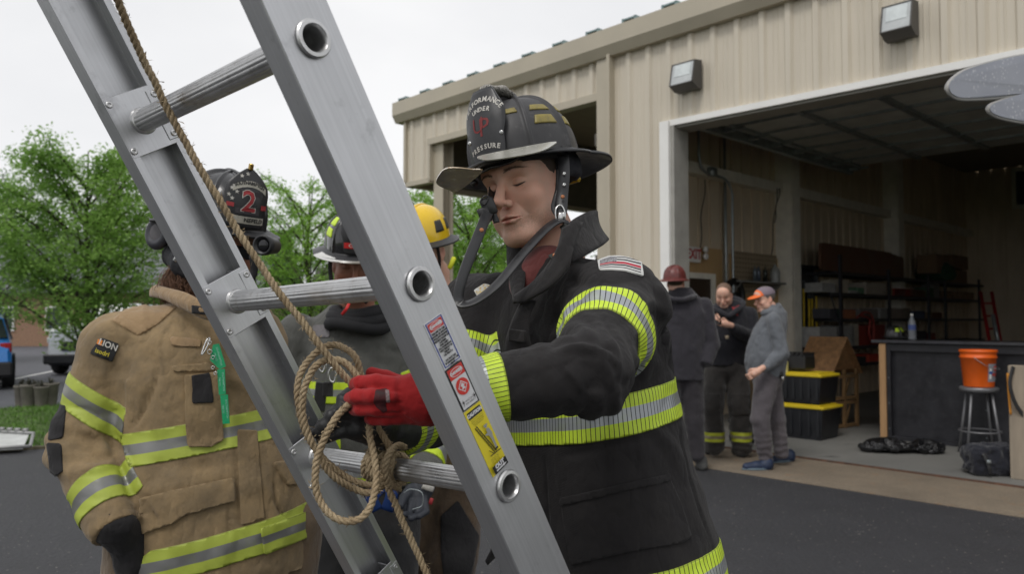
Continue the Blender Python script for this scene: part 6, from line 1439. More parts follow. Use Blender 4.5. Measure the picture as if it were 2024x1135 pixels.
V, F = sweep([Pn(1312, 585, -.1), Pn(1330, 592, -.16), Pn(1352, 593, -.16), Pn(1374, 585, -.1)], circ(.034, 10, 1, .7)); obj('hood', (V, F), cq.data.materials[0], p1)
V, F = nets(lambda P: legs(P, [Pn(1325, 745), Pn(1365, 745)], Pn(1322, 830), Pn(1320, 905), Pn(1372, 830), Pn(1378, 900), (.12, .095, .075)), Pn(1340, 820)-A(.5, .35, .72), Pn(1340, 820)+A(.5, .35, .62), .014); V += vnormals(V, F)*(fbm(V, 10, 3)*.008)[:, None]
obj('trousers', (V, F), fabric('dark_slacks', (.030, .027, .031)), p1)
for px, py in ((1322, 925), (1388, 928)): boot(None, 'shoe', gpt(px, py), A(.3, .9, 0), p1, mat('grey_rubber', (.09, .09, .085), .5), Hh=.10)
# man in hoodie looking at his hands
g2_ = gpt(1436, 905); D2 = g2_[1]; Pn = lambda px, py, dd=0: at(px, py, D2+dd)
secs2 = [(at(1, 722, D2)[2], *Pn(1436, 700)[:2], .215, .16, .15), (at(1, 690, D2)[2], *Pn(1437, 700)[:2], .23, .175, .15), (at(1, 640, D2)[2], *Pn(1440, 700)[:2], .235, .165, .15), (at(1, 610, D2)[2], *Pn(1442, 700)[:2], .215, .13, .15), (at(1, 592, D2)[2], *Pn(1442, 700)[:2], .10, .09, .15)]
p2, Ch, cho, hb2 = person('man in a black hoodie and striped bunker trousers looking at the phone in his hands', secs2, [[[Pn(1402, 622), Pn(1396, 672, -.08), Pn(1404, 650, -.30)], [.08, .075, .055]], [[Pn(1482, 622), Pn(1490, 672, -.05), Pn(1442, 645, -.30)], [.085, .08, .055]]], Pn(1431, 583, -.1), frame(A(-.38, -.85, -.42)), skin1, hood, (g2_[0], D2, 0), 'hoodie', neck=([Pn(1438, 600), Pn(1442, 615)], [.065, .075]), h=.013, hh=.005, hair=.0025, hairm_=mat('cropped_hair', (.16, .10, .07), .8, var=.3, vs=200), jaw=1.12)
V, F = sweep(cr([Pn(1408, 612, -.12), Pn(1425, 618, -.16), Pn(1440, 625, -.17), Pn(1458, 612, -.12), Pn(1468, 600, .03), Pn(1455, 592, .12), Pn(1430, 590, .13)], 4), circ(.035, 10, 1, .8)); obj('hood', (V, F), hood, cho)
def hnd(P, c, d_, s_):
    e = nrm(d_); u_ = nrm(np.cross(e, [0, 0, 1])); w_ = np.cross(u_, e); fs = []
    for k in range(4): b_ = c+w_*(.024-.016*k)+e*.02; fs.append([b_, b_+e*.04+u_*s_*.004, b_+e*.055+u_*s_*.026])
    d = hand_sdf(P, c-e*.07, [(c-e*.09, c-e*.03, .028, .032), (c-e*.02, c+e*.01, .034, .034)], fs, r=.0105, k=.004); return smin(d, s_chain(P, [c-e*.02+w_*.03, c+e*.01+w_*.048, c+e*.035+w_*.045+u_*s_*.01], [.014, .011, .009], .003), .006)
def hands(name, items, parent, skin, h=.005):
    cs = np.array([A(*i[0]) for i in items]); V, F = nets(lambda P: np.minimum.reduce([hnd(P, A(*c), A(*d), s) for c, d, s in items]), cs.min(0)-.15, cs.max(0)+.15, h); return obj(name, (V, F), skin, parent)
ha = hands('hand', [(Pn(1414, 634, -.36), A(.35, -.5, .45), 1)], p2, skin1); hands('hand', [(Pn(1431, 640, -.36), A(-.9, -.3, .2), -1)], p2, skin1)
m = MB(); m.bbox(Pn(1419, 632, -.38), (.075, .010, .14), .004, rot3(.3, -.8, .5)); obj('phone', m.geo(), mat('black_glass', (.01, .01, .012), .1), p2)
m = MB(); m.bbox(Pn(1437, 667, -.20), (.035, .004, .035), .002); obj('label_tab', m.geo(), mat('tan_label', (.45, .36, .25), .7), cho)
addp(Ch.patch([(1452, 608), (1462, 602), (1460, 610), (1466, 614), (1458, 618), (1459, 626), (1452, 622), (1446, 622), (1449, 614), (1445, 606)], .002, .004), 'red_emblem', redp, cho, False)
def lowman(p, hipL, hipR, kL, kR, fL, fR, r, cl, h=.013, bands=None):
    J = np.array([hipL, hipR, kL, kR, fL, fR]); C = Cloth(lambda P: smin(smin(s_chain(P, [hipL, kL, fL], r, .02), s_chain(P, [hipR, kR, fR], r, .02), .02), s_cone(P, (A(*hipL)+A(*hipR))/2+A(0, 0, .05), (A(*hipL)+A(*hipR))/2+A(0, 0, .10), .16, .16), .03), J.min(0)-.2, J.max(0)+.2, h, 1)
    ank = np.minimum(np.linalg.norm(C.V-A(*fL), axis=1), np.linalg.norm(C.V-A(*fR), axis=1)); C.disp(fbm(C.V*A(1, 1, .8), 9, 3, 3)*.010-ridged(C.V*A(1, 1, .5), 9, 27, 2, 4.)*.009+np.exp(-(ank/.2)**2)*.006*np.sin(C.V[:, 2]*90+vnoise(C.V*12)*3)); o = obj('trousers', (C.V, C.F), cl, p)
    if bands: g = C.band(C.V[:, 2], C.V[:, 0], *bands); addp(g, 'reflective_band', bandt, o)
    return C, o
Ct, to = lowman(p2, Pn(1414, 735), Pn(1455, 735), Pn(1408, 800, -.06), Pn(1462, 800, -.06), Pn(1412, 880), Pn(1466, 884), (.135, .115, .105), bunk, bands=(at(1, 872, D2)[2], at(1, 853, D2)[2]))
for pg in ([(1392, 778), (1424, 778), (1422, 818), (1396, 818)], [(1446, 778), (1480, 778), (1482, 820), (1450, 820)]): addp(Ct.patch(pg, .008, .012), 'knee_pad', bunk, to, False)
for px, py in ((1406, 902), (1466, 908)): boot(None, 'boot', gpt(px, py-3)+A(0, .12, 0), A(-.25 if px < 1430 else .0, -.95, 0), p2, rub)
# man in the orange cap
g3 = gpt(1518, 925); D3 = g3[1]; Pn = lambda px, py, dd=0: at(px, py, D3+dd)
grs = fabric('blue_grey_shirt', (.125, .135, .150), (.165, .175, .185), fuzz=.2, wv=600); grt = fabric('grey_slacks', (.085, .075, .082), (.11, .10, .10), wv=700)
AO = math.radians(62)
secs3 = [(at(1, 745, D3)[2], *Pn(1513, 700)[:2], .155, .185, AO), (at(1, 715, D3)[2], *Pn(1512, 700)[:2], .165, .20, AO), (at(1, 680, D3)[2], *Pn(1516, 700)[:2], .17, .18, AO), (at(1, 640, D3)[2], *Pn(1526, 700)[:2], .185, .145, AO), (at(1, 618, D3)[2], *Pn(1532, 700)[:2], .16, .11, AO), (at(1, 602, D3)[2], *Pn(1530, 700)[:2], .08, .075, AO)]
p3, Co, coo, hb3 = person('man in an orange and grey cap and blue grey shirt, hand in pocket', secs3, [[[Pn(1528, 634, -.16), Pn(1546, 700, -.20), Pn(1505, 733, -.24)], [.078, .072, .048]], [[Pn(1530, 634, .16), Pn(1530, 700, .18), Pn(1500, 735, .1)], [.078, .065, .045]]], Pn(1511, 591), frame(A(-.93, -.30, -.18)), skin1, grs, (g3[0], D3, 0), 'shirt', neck=([Pn(1522, 606), Pn(1527, 620)], [.055, .065]), h=.012, hh=.005, hair=.005, hairm_=mat('grey_hair', (.16, .14, .125), .8, var=.3, vs=200), amp=.008)
V, F = sweep(cr([Pn(1508, 618, -.08), Pn(1522, 614, -.12), Pn(1538, 606, -.06), Pn(1540, 602, .05), Pn(1525, 606, .12), Pn(1508, 614, .08)], 4, True), circ(.02, 8, .6, 1.4), closed=True); obj('collar', (V, F), grs, coo)
capm = mat('grey_cap_cloth', (.20, .16, .19), .8, bs=300); orm = mat('orange_cap_cloth', (.85, .17, .03), .75)
Tg = lambda P: hb3[2](P); V, F = nets(lambda P: smax(s_ell(P, (0, -.012, .040), (.086, .108, .082)), -(P[:, 2]-.034), .004), (-.1, -.13, .02), (.1, .11, .14), .005); cpo = obj('cap', (Tg(V), F), capm, p3)
V, F = nets(lambda P: smax(smax(s_ell(P, (0, -.011, .041), (.0875, .1095, .083)), -(P[:, 2]-.036), .004), -(P[:, 1]-.048-.25*(P[:, 2]-.04)), .002), (-.1, 0, .02), (.1, .12, .14), .005); obj('front_panel', (Tg(V), F), orm, cpo)
V, F = nets(lambda P: smax(s_ell(P, (0, .105, .036), (.075, .072, .012), rot3(0, -.15, 0)), -(P[:, 1]-.07), .003), (-.1, .05, -.01), (.1, .2, .08), .004); obj('cap_brim', (Tg(V), F), orm, cpo)
hands('hand', [(Pn(1492, 738, -.26), A(-.8, .1, -.55), 1)], p3, skin1)
m = MB(); m.bbox(Pn(1542, 740, -.14), (.05, .04, .05), .006); m.bbox(Pn(1548, 748, -.16), (.03, .02, .04), .004, rot3(.4, 0, .6), 1); obj('belt_keys', (m.geo()[0], m.geo()[1]), [blkp, chrome], p3, midx=m.M)
Ct3, to3 = lowman(p3, Pn(1515, 755, -.08), Pn(1520, 755, .08), Pn(1502, 830, -.14), Pn(1536, 830, .05), Pn(1514, 905, -.10), Pn(1545, 895, .05), (.125, .088, .068), grt)
shm = mat('blue_shoe', (.012, .024, .058), .6, var=.35, vs=40, bs=200); som = mat('teal_sole', (.10, .14, .17), .6)
for q, d_ in ((gpt(1505, 930), A(-.97, -.12, 0)), (gpt(1552, 914), A(-.75, -.35, 0))):
    o = boot(None, 'shoe', q, d_, p3, shm, Hh=.075); R_ = frame(d_)
    V, F = nets(lambda P: np.maximum(s_ell((P-q)@R_, (0, .045, .012), (.055, .155, .03)), ((P-q)@R_)[:, 2]-.03), q-A(.24, .24, .01), q+A(.24, .24, .06), .008); V[:, 2] = np.maximum(V[:, 2], 0.007); obj('sole', (V, F), som, o)
# ================================================================ things in and on the garage
def boxthing(name, label, cat, px, py, D, size, m_, group=None, yaw=None, b=.006):
    R = RB if yaw is None else rot3(yaw, 0, 0); c = at(px, py, D); m = MB(); m.bbox((0, 0, size[2]/2), size, b, R); g = m.geo()
    o = obj(name, (g[0]+c, g[1]), m_, None, smooth=False, origin=c); return tag(o, label, cat, group)
# wall lights
def wall_light(px0, px1, pyt, pyb, label):
    s0, zt = fac(px0, pyt, -.2); s1, zb = fac(px1, pyb, -.2); sc = (s0+s1)/2; w_ = abs(s1-s0)*.80; h_ = .34; zc_ = (zt+zb)/2
    o = thing('wall_light', label, 'wall light', W(sc, 0, zc_), 'wall pack lights over the garage door'); m = MB()
    prof = [(-.035, h_/2), (-.17, h_/2-.02), (-.23, -h_/2+.05), (-.12, -h_/2), (-.035, -h_/2)]
    m.prism([W(sc-w_/2, t_, zc_+z) for t_, z in prof], (0, 0, 0), US*w_); obj('housing', m.geo(), mat('bronze_housing', (.075, .070, .065), .5), o, smooth=False)
    def face(u0, u1, v0, v1, lift):
        P = []
        for u, v in ((u0, v0), (u1, v0), (u1, v1), (u0, v1)): P.append(W(sc-w_/2+u*w_, -.17-.06*v-lift, zc_+h_/2-.02-(h_-.07)*v))
        return P
    m = MB(); m.prism(face(.05, .95, .04, .96, .004), (0, 0, 0), UT*.01); obj('glass_lens', m.geo(), mat('frosted_glass', (.48, .50, .50), .25, coat=.5), o, smooth=False)
    m = MB(); m.prism(face(.16, .84, .08, .62, .008), (0, 0, 0), UT*.004); obj('reflector', m.geo(), mat('lamp_reflector', (.62, .66, .66), .3), o, smooth=False)
    m = MB(); 
    for a in face(.0, 1, .0, 1, .006): pass
    for q in ((0, 1, 0, .04), (0, 1, .96, 1), (0, .05, 0, 1), (.95, 1, 0, 1)): m.prism(face(*q, .010), (0, 0, 0), UT*.012)
    obj('lens_frame', m.geo(), mat('bronze_housing', (.075, .070, .065)), o, smooth=False)
wall_light(1320, 1378, 124, 170, 'grey wall light left above the garage door corner'); wall_light(1733, 1812, 6, 66, 'grey wall light high above the middle of the garage door')
# EXIT sign
tE, zE = side(1368, 503, SW+.06); es = thing('exit_sign', 'white exit sign with red letters on the plywood wall', 'exit sign', W(SW+.03, tE, zE))
m = MB(); wbox(m, SW+.03, SW+.09, tE-.17, tE+.17, zE-.11, zE+.11); obj('sign_box', m.geo(), white_m, es, smooth=False)
obj('lettering', text_geo('EXIT', .19, lambda x, y, z: W(SW+.093, tE+x*.95, zE+y), .006), mat('exit_red', (.45, .015, .015), .5), es, smooth=False)
for k in (0, 1):
    m = MB(); m.lathe([(.02, 0), (.045, .03), (.048, .06), (.02, .065)], W(SW+.08, tE+.25+k*.0, zE-.02+k*.10), 16, US); obj('lamp_head', m.geo(), white_m, es)
# totes
def tote(px, pyb, w_, d_, h_, label, z0=0.02):
    c = gnd(px, pyb, z0) if z0 < .1 else None
    return c
cT = gnd(1583, 862, .02); SWd = .72
def make_tote(c, w_, d_, h_, label):
    o = thing('storage_tote', label, 'storage box', c, 'black totes with yellow lids'); m = MB(); b0 = .9
    P0 = [US*(sx*w_/2*b0)+UT*(sy*d_/2*b0) for sx, sy in ((-1, -1), (1, -1), (1, 1), (-1, 1))]; P1 = [p/b0+A(0, 0, h_) for p in P0]
    m.add([c+p for p in P0+P1], [[3, 2, 1, 0], [4, 5, 6, 7], [0, 1, 5, 4], [1, 2, 6, 5], [2, 3, 7, 6], [3, 0, 4, 7]])
    for k in range(7): m.box(c+US*(-w_/2*.85+k*w_*.85/6)+UT*(-d_/2*.965)+A(0, 0, h_*.55), (.03, .02, h_*.8), RB)
    obj('bin', m.geo(), mat('black_tote', (.012, .013, .016), .4), o, smooth=False)
    m = MB(); m.bbox(c+A(0, 0, h_+.018), (w_*1.05, d_*1.06, .035), .01, RB); m.bbox(c+A(0, 0, h_+.042), (w_*.9, d_*.88, .02), .006, RB); obj('lid', m.geo(), mat('yellow_lid', (.62, .47, .02), .4), o, smooth=False)
make_tote(cT+A(0, 0, 0), .78, .5, .36, 'black tote with a yellow lid standing on the garage floor'); make_tote(cT+US*.03+A(0, 0, .425), .68, .48, .31, 'black tote with a yellow lid on top of another tote')
c = cT+A(0, 0, .80)-US*.05; o = thing('tool_case', 'black ribbed tool case on top of the yellow lidded totes', 'case', c); m = MB(); m.bbox(c+A(0, 0, .10), (.36, .3, .18), .02, RB)
for k in range(6): m.box(c+US*(-.15+k*.06)+A(0, 0, .20), (.03, .31, .03), RB)
obj('case_body', m.geo(), blkp, o, smooth=False); m = MB(); m.bbox(c-UT*.2+A(0, 0, .04)-US*.05, (.09, .05, .14), .01, RB); obj('yellow_bottle', m.geo(), mat('pale_yellow_plastic', (.6, .55, .2), .4), o, smooth=False)
# cylinder
c = gnd(1553, 862, .02)+A(0, 0, .11); m = MB(); m.lathe([(.02, -.33), (.08, -.30), (.10, -.25), (.10, .2), (.08, .27), (.03, .31), (.03, .36), (.045, .37), (.045, .41), (.01, .42)], c, 24, nrm(US+UT*.3)); tag(obj('gas_cylinder', m.geo(), mat('grey_cylinder', (.16, .16, .15), .4, .2), None, origin=c), 'grey air cylinder lying beside the black totes', 'cylinder')
# plywood house
base = gnd(1643, 850, .02); hd = thing('plywood_house', 'small plywood house model with lattice walls and a pitched roof', 'model house', base)
e1_ = nrm(A(.80, -.10, 0)+UT*.5); e1_ = nrm(gnd(1699, 842, .02)-gnd(1640, 850, .02)); e2_ = nrm(A(-e1_[1], e1_[0], 0)); 
if e2_[1] < 0: e2_ = -e2_
wg = .60; dg = .46; hw_ = .76; ha_ = 1.17
osb = mat('osb_board', (.28, .15, .065), .7, var=.3, vs=14, col2=(.17, .085, .035), bs=60); sm_ = mat('stud_wood', (.26, .155, .07), .6, var=.2, vs=10)
Hp = lambda a, b, z: base+e1_*a+e2_*b+A(0, 0, z)
RH = np.array([e1_, e2_, [0, 0, 1]]).T
m = MB()
m.prism([Hp(0, .02, hw_), Hp(wg, .02, hw_), Hp(wg/2, .02, ha_-.02)], (0, 0, 0), e2_*(dg-.04)); m.prism([Hp(.02, .02, 0), Hp(.02, .02, hw_), Hp(.02, dg, hw_), Hp(.02, dg, 0)], (0, 0, 0), e1_*.012)
obj('wall', m.geo(), osb, hd, smooth=False)
m = MB()
for a in (.02, wg/2, wg-.02):
    m.prism([Hp(a-.02, -.02, 0), Hp(a+.02, -.02, 0), Hp(a+.02, -.02, hw_), Hp(a-.02, -.02, hw_)], (0, 0, 0), e2_*.04)
for z in (.03, .33, .39, .67): m.prism([Hp(.04, -.018, z-.02), Hp(wg-.04, -.018, z-.02), Hp(wg-.04, -.018, z+.02), Hp(.04, -.018, z+.02)], (0, 0, 0), e2_*.035)
for a in (.06, wg/2+.05):
    for z in (.08, .44): m.prism([Hp(a, .0, z), Hp(a+.10, .0, z+.2), Hp(a+.085, .0, z+.215), Hp(a-.015, .0, z+.015)], (0, 0, 0), e2_*.02)
obj('lattice', m.geo(), sm_, hd, smooth=False)
m = MB()
for sgn in (0, 1):
    a0, a1_ = (-.04, wg/2) if not sgn else (wg+.04, wg/2); P = [Hp(a0, -.06, hw_-.06), Hp(a1_, -.06, ha_), Hp(a1_, dg+.04, ha_), Hp(a0, dg+.04, hw_-.06)]; m.prism(P, (0, 0, 0), (0, 0, .018))
obj('roof', m.geo(), osb, hd, smooth=False)
# counter
cL = gnd(1757, 868, .02); ct = thing('counter', 'long black plywood counter with a bare wood end post', 'counter', cL); zt = at(1750, 675, cL[1])[2]; Cp = lambda a, b, z: cL+US*a+UT*b+A(0, 0, z-cL[2])
blk_pl = mat('black_plywood', (.017, .017, .021), .45, var=.35, vs=5, bs=30, bd=.002, col2=(.03, .03, .034))
m = MB(); m.box(Cp(1.6, .02, zt/2), (3.2, .02, zt-.04), RB)
for k in range(4): m.box(Cp(.03+k*1.02, -.02, zt/2), (.045, .06, zt-.06), RB)
m.box(Cp(1.6, -.02, .04), (3.2, .05, .05), RB); m.box(Cp(1.6, -.02, zt-.07), (3.2, .05, .08), RB); obj('front_panel', m.geo(), blk_pl, ct, smooth=False)
m = MB(); m.bbox(Cp(1.55, .25, zt), (3.4, .68, .035), .004, RB); obj('counter_top', m.geo(), mat('dark_counter_top', (.05, .05, .058), .3, coat=.3), ct, smooth=False)
m = MB(); m.box(Cp(-.035, -.02, zt/2-.01), (.075, .09, zt-.03), RB); obj('end_post', m.geo(), mat('fresh_pine', (.46, .27, .13), .6, var=.15, vs=8, stretch=(3, 3, .3)), ct, smooth=False)
m = MB(); rg = np.random.default_rng(3)
for k in range(12): m.box(Cp(.03+(k % 4)*1.02, -.052, .15+.3*(k//4)), (.01, .004, .01), RB)
obj('screw', m.geo(), galv, ct, smooth=False)
# on the counter
zc2 = zt+.018; q = lambda px, off=.12: Cp((at(px, 672, cL[1])-cL)@US*1., off, zc2)
def onc(px, off=.1):
    d = ray(px, 673); k = (zc2-CAMZ)/d[2]; 
    a = np.linspace(-.3, 3.2, 300); Q = proj(np.array([Cp(x, off, zc2) for x in a])); return Cp(a[np.argmin(abs(Q[:, 0]-px))], off, zc2)
p = onc(1804); m = MB(); m.lathe([(.001, 0), (.040, .002), (.043, .02), (.040, .10), (.043, .12), (.043, .19), (.030, .24), (.014, .27), (.013, .285)], p, 20); bt = tag(obj('water_bottle', m.geo(), mat('clear_pet', (.50, .53, .58), .12, trans=.6), None, origin=p), 'clear plastic water bottle standing on the black counter', 'bottle')
m = MB(); m.lathe([(.016, .285), (.016, .31), (.001, .311)], p, 16); obj('bottle_cap', m.geo(), white_m, bt); m = MB(); m.lathe([(.0435, .12), (.0438, .18)], p, 20); obj('bottle_label', (m.geo()[0], m.geo()[1][:20]), mat('blue_label', (.06, .10, .3), .5), bt)
p = onc(1768, .16); hr = thing('helmet', 'black fire helmet with lime patches resting on the counter', 'helmet', p)
make_helmet(hr, p+A(0, 0, .04), frame(A(-.9, -.3, .0)), blk, blk_m, blk, .95, tet=[(-3*d45+.15, -2*d45-.15, .25, .6), (-2*d45+.15, -d45-.15, .25, .6), (-4*d45+.15, -3*d45-.15, .25, .6)], tet_m=limet, name='helmet_shell')
# bucket on stool
sb = gnd(1938, 900, .02); st_ = thing('bar_stool', 'grey round metal stool carrying the orange bucket', 'stool', sb); zs = at(1940, 765, sb[1])[2]; m = MB()
m.lathe([(.16, zs-.05), (.18, zs-.045), (.185, zs-.01), (.17, zs), (.001, zs+.001)], A(sb[0], sb[1], 0), 28); stm = mat('grey_stool_steel', (.22, .22, .23), .4, .5); obj('seat', m.geo(), stm, st_)
for k in range(4):
    an = .5+k*math.pi/2; m = MB(); m.tube([A(sb[0]+.13*math.cos(an), sb[1]+.13*math.sin(an), zs-.04), A(sb[0]+.23*math.cos(an), sb[1]+.23*math.sin(an), .02)], .013, 10); obj('leg', m.geo(), stm, st_)
m = MB(); V, F = sweep([A(sb[0]+.195*math.cos(a), sb[1]+.195*math.sin(a), .27) for a in np.linspace(0, 2*math.pi, 25)[:-1]], circ(.009, 8), closed=True); m.add(V, F); obj('foot_ring', m.geo(), stm, st_)
bp = A(sb[0], sb[1], zs+.002); bk_ = thing('bucket', 'orange plastic bucket with a grey printed label on the stool', 'bucket', bp); hb_ = at(1935, 692, sb[1])[2]-zs
m = MB(); m.lathe([(.14, 0), (.142, .01), (.166, hb_-.09), (.176, hb_-.085), (.176, hb_-.07), (.168, hb_-.065), (.170, hb_-.03), (.178, hb_-.025), (.178, hb_), (.165, hb_), (.155, hb_-.05), (.13, .01)], bp, 36); obj('pail', m.geo(), mat('orange_plastic', (.80, .13, .012), .4), bk_)
def cylp(a, z, lift=0.): r = .142+(.166-.142)*z/(hb_-.09)+.0012+lift; an = math.radians(-62)+a/.16; return bp+A(r*math.cos(an), r*math.sin(an), z)
def cpatch(a0, a1_, z0, z1, lift=0.):
    V = []; n = 8
    for i in range(n+1): a = a0+(a1_-a0)*i/n; V += [cylp(a, z0, lift), cylp(a, z1, lift)]
    return np.array(V), [[2*i, 2*i+2, 2*i+3, 2*i+1] for i in range(n)]
lb = obj('printed_label', cpatch(-.07, .11, .06, .245), mat('grey_label2', (.30, .30, .33), .5), bk_, smooth=False)
obj('red_print', join(cpatch(.0, .10, .17, .225, .001), cpatch(.03, .10, .11, .155, .001), cpatch(-.02, .02, .12, .15, .001)), mat('bucket_red', (.62, .05, .03), .5), lb, smooth=False); obj('white_print', join(cpatch(.01, .09, .19, .205, .002), cpatch(-.055, -.03, .09, .2, .001), cpatch(.05, .10, .08, .10, .001)), white_m, lb, smooth=False); obj('blue_print', cpatch(-.06, -.02, .14, .17, .002), mat('bucket_blue', (.04, .12, .4), .5), lb, smooth=False)
V, F = sweep(cr([cylp(-.2, hb_-.075, .012), cylp(-.1, hb_-.16, .03), cylp(.05, hb_-.20, .035), cylp(.2, hb_-.16, .03), cylp(.3, hb_-.075, .012)], 6), circ(.003, 6)); obj('handle', (V, F), galv, bk_)
# duffel, bin bags, gear
def lump(name, label, cat, c, r, m_, seed, amp=.03, h=.012, sub=None, extra=None, bsc=9):
    fn = lambda P: s_ell(P, c+A(0, 0, r[2]*.55), r) if sub is None else sub(P)
    V, F = nets(lambda P: np.maximum(fn(P), c[2]-P[:, 2]), c-A(r[0]+.1, r[1]+.1, .02), c+A(r[0]+.1, r[1]+.1, r[2]*2+.1), h); N = vnormals(V, F)
    n_ = fbm(V, bsc, seed, 4); V = V+N*(amp*(1-np.abs(n_))*1.2-amp)[:, None]; V[:, 2] = np.maximum(V[:, 2], c[2])
    return tag(obj(name, (V, F), m_, None, origin=c), label, cat)
cD = gnd(1962, 938, .02); df = lump('duffel_bag', 'dark blue black duffel bag on the floor under the stool', 'bag', cD, (.24, .17, .16), fabric('duffel_cloth', (.014, .015, .022), None, 800), 3, .03, .010, lambda P: s_box(P, cD+A(0, 0, .14), (.24, .15, .14), None, .08))
V, F = strap([cD+A(-.18, -.17, .22), cD+A(-.15, -.20, .1), cD+A(-.14, -.19, .03)], .03, .006, A(0, -1, 0)); obj('strap', (V, F), blkp, df); m = MB(); m.bbox(cD+A(-.155, -.205, .15), (.035, .012, .03), .003); obj('buckle', m.geo(), galv, df)
cB = gnd(1775, 893, .02); bagm = mat('glossy_bin_bag', (.008, .008, .009), .16, bs=35, bd=.02, bst=.8)
lump('bin_bag', 'crumpled glossy black plastic sheet lying by the wooden post', 'bag', cB, (.42, .2, .09), bagm, 8, .06, .012, lambda P: smin(s_ell(P, cB+A(-.1, 0, .05), (.32, .19, .09)), s_ell(P, cB+A(.22, -.06, .05), (.26, .17, .085)), .05), bsc=8)
cG = gnd(1386, 868, .02)+A(0, .2, 0); gb = lump('gear_bag', 'black gear bag with a lime stripe behind the men', 'bag', cG, (.24, .16, .24), fabric('gear_cloth', (.012, .013, .02), None, 800), 5, .02, .014, lambda P: s_box(P, cG+A(0, 0, .22), (.24, .15, .22), None, .08))
V, F = strap([cG+A(-.05, -.165, .40), cG+A(.05, -.175, .30), cG+A(.13, -.175, .18)], .045, .006, A(0, -1, 0)); obj('lime_stripe', (V, F), mat('lime_strap2', (.35, .62, .05), .5), gb)
cG2 = gnd(1478, 880, .02)+A(0, .15, 0); lump('boot_pair', 'dark boots standing behind the man in bunker trousers', 'boots', cG2, (.22, .12, .16), rub, 5, .03, .012, lambda P: np.minimum(s_chain(P, [cG2+A(-.10, -.06, .05), cG2+A(-.10, .05, .05), cG2+A(-.10, .06, .30)], [.045, .05, .06], .02), s_chain(P, [cG2+A(.08, -.06, .05), cG2+A(.08, .05, .05), cG2+A(.08, .06, .30)], [.045, .05, .06], .02)))
# right-hand plywood board with a strap
pR = gnd(2001, 945, .02); m = MB(); zr = at(1998, 722, pR[1])[2]; m.bbox(pR+US*.45+A(0, 0, zr/2-.01), (.9, .12, zr-.02), .004, RB); bo = tag(obj('work_table', m.geo(), mat('weathered_board', (.30, .25, .19), .7, var=.2, vs=5, stretch=(3, 3, .4)), None, smooth=False, origin=pR), 'weathered wooden stand at the right edge with a black strap', 'stand')
V, F = strap([at(2003, 725, pR[1]-.1), at(1996, 760, pR[1]-.12), at(2008, 800, pR[1]-.12), at(2030, 830, pR[1]-.12)], .035, .005, A(0, -1, 0)); obj('strap', (V, F), blkp, bo); V, F = strap([at(1992, 738, pR[1]-.06), at(1994, 780, pR[1]-.06), at(1998, 820, pR[1]-.06)], .02, .005, A(0, -1, 0)); obj('orange_strap', (V, F), mat('orange_webbing', (.6, .25, .03), .7), bo)
# shelving along the inner wall
SS = SW+.62; tS0 = side(1655, 600, SS)[0]; tS1 = side(1945, 600, SS)[0]; shz = [side(1664, y, SS)[1] for y in (537, 579, 630, 686, 722)]; print('shelf', tS0, tS1, shz)
sh = thing('shelving_unit', 'long black steel shelving packed with supplies on the inner wall', 'shelving', W(SS, tS0, 0)); shm_ = mat('black_shelf_steel', (.022, .023, .028), .5, var=.2)
m = MB()
for z in shz: wbox(m, SW+.08, SS, tS0, tS1, z-.05, z)
obj('shelf', m.geo(), shm_, sh, smooth=False)
for px in (1661, 1757, 1835, 1868, 1935):
    t_ = side(px, 600, SS)[0]; m = MB(); wbox(m, SS-.01, SS+.025, t_-.04, t_+.04, 0, shz[0]+(.28 if px == 1661 else .12)); obj('upright', m.geo(), shm_, sh, smooth=False)
m = MB(); V, F = sweep([W(SS+.01, tS0-.3, shz[1]), W(SS+.01, tS0+.25, shz[3]+.1)], circ(.012, 6)); m.add(V, F); obj('brace', m.geo(), shm_, sh)
def shelfbox(px0, px1, pyt, pyb, col, name, label, cat, d_=.35, group=None, sh_i=None, rough=.7):
    t0, z0 = side(px0, pyb, SS-.05); t1, _ = side(px1, pyb, SS-.05); tm = (t0+t1)/2; pm_ = (px0+px1)/2; z1 = side(px0, pyt, SS-.05)[1]
    zb = min(shz, key=lambda z: abs(z-z0)); m = MB(); c = W(SS-.05-d_/2, tm, zb); m.bbox(c+A(0, 0, (z1-z0)/2), (d_, abs(t1-t0), z1-z0), .008, RB); o = obj(name, m.geo(), mat('sh_'+name+str(round(col[0], 3)), col, rough, var=.2, vs=12), None, smooth=False, origin=c); return tag(o, label, cat, group)
WH, CA, RD = (.30, .30, .29), (.17, .115, .065), (.22, .025, .015)
SB = [(1625, 1652, 560, 579, WH, 'carton', 'white carton at the left end of the second shelf'), (1663, 1677, 552, 579, (.42, .38, .30), 'paper_roll', 'cream box standing upright beside the front shelf post'), (1679, 1703, 573, 579, WH, 'tray', 'flat white tray lying on the second shelf'), (1712, 1752, 558, 582, (.34, .30, .25), 'carton', 'pale carton on the second shelf beside the flat tray'),
      (1768, 1800, 573, 588, RD, 'carton', 'dark red carton on the second shelf'), (1806, 1830, 578, 592, CA, 'carton', 'brown carton at the far end of the second shelf'), (1663, 1690, 645, 686, WH, 'carton', 'large white carton beside the shelf post on the fourth shelf'), (1620, 1655, 643, 684, (.36, .36, .35), 'carton', 'white carton left of the shelf post on the fourth shelf'),
      (1697, 1720, 645, 684, RD, 'crate', 'dark red crate on the fourth shelf beside the white carton'), (1724, 1750, 640, 680, (.18, .03, .02), 'crate', 'second dark red crate further along the fourth shelf'), (1700, 1735, 610, 630, (.16, .14, .13), 'carton', 'grey carton on the third shelf'), (1762, 1800, 606, 626, (.24, .20, .17), 'carton', 'dusty tan carton further along the third shelf'), (1718, 1742, 703, 718, (.42, .05, .02), 'tool_box', 'red tool box on the lowest shelf')]
for a in SB: shelfbox(*a[:4], a[4], a[5], a[6], a[5].replace('_', ' '), group='supplies on the black shelving')
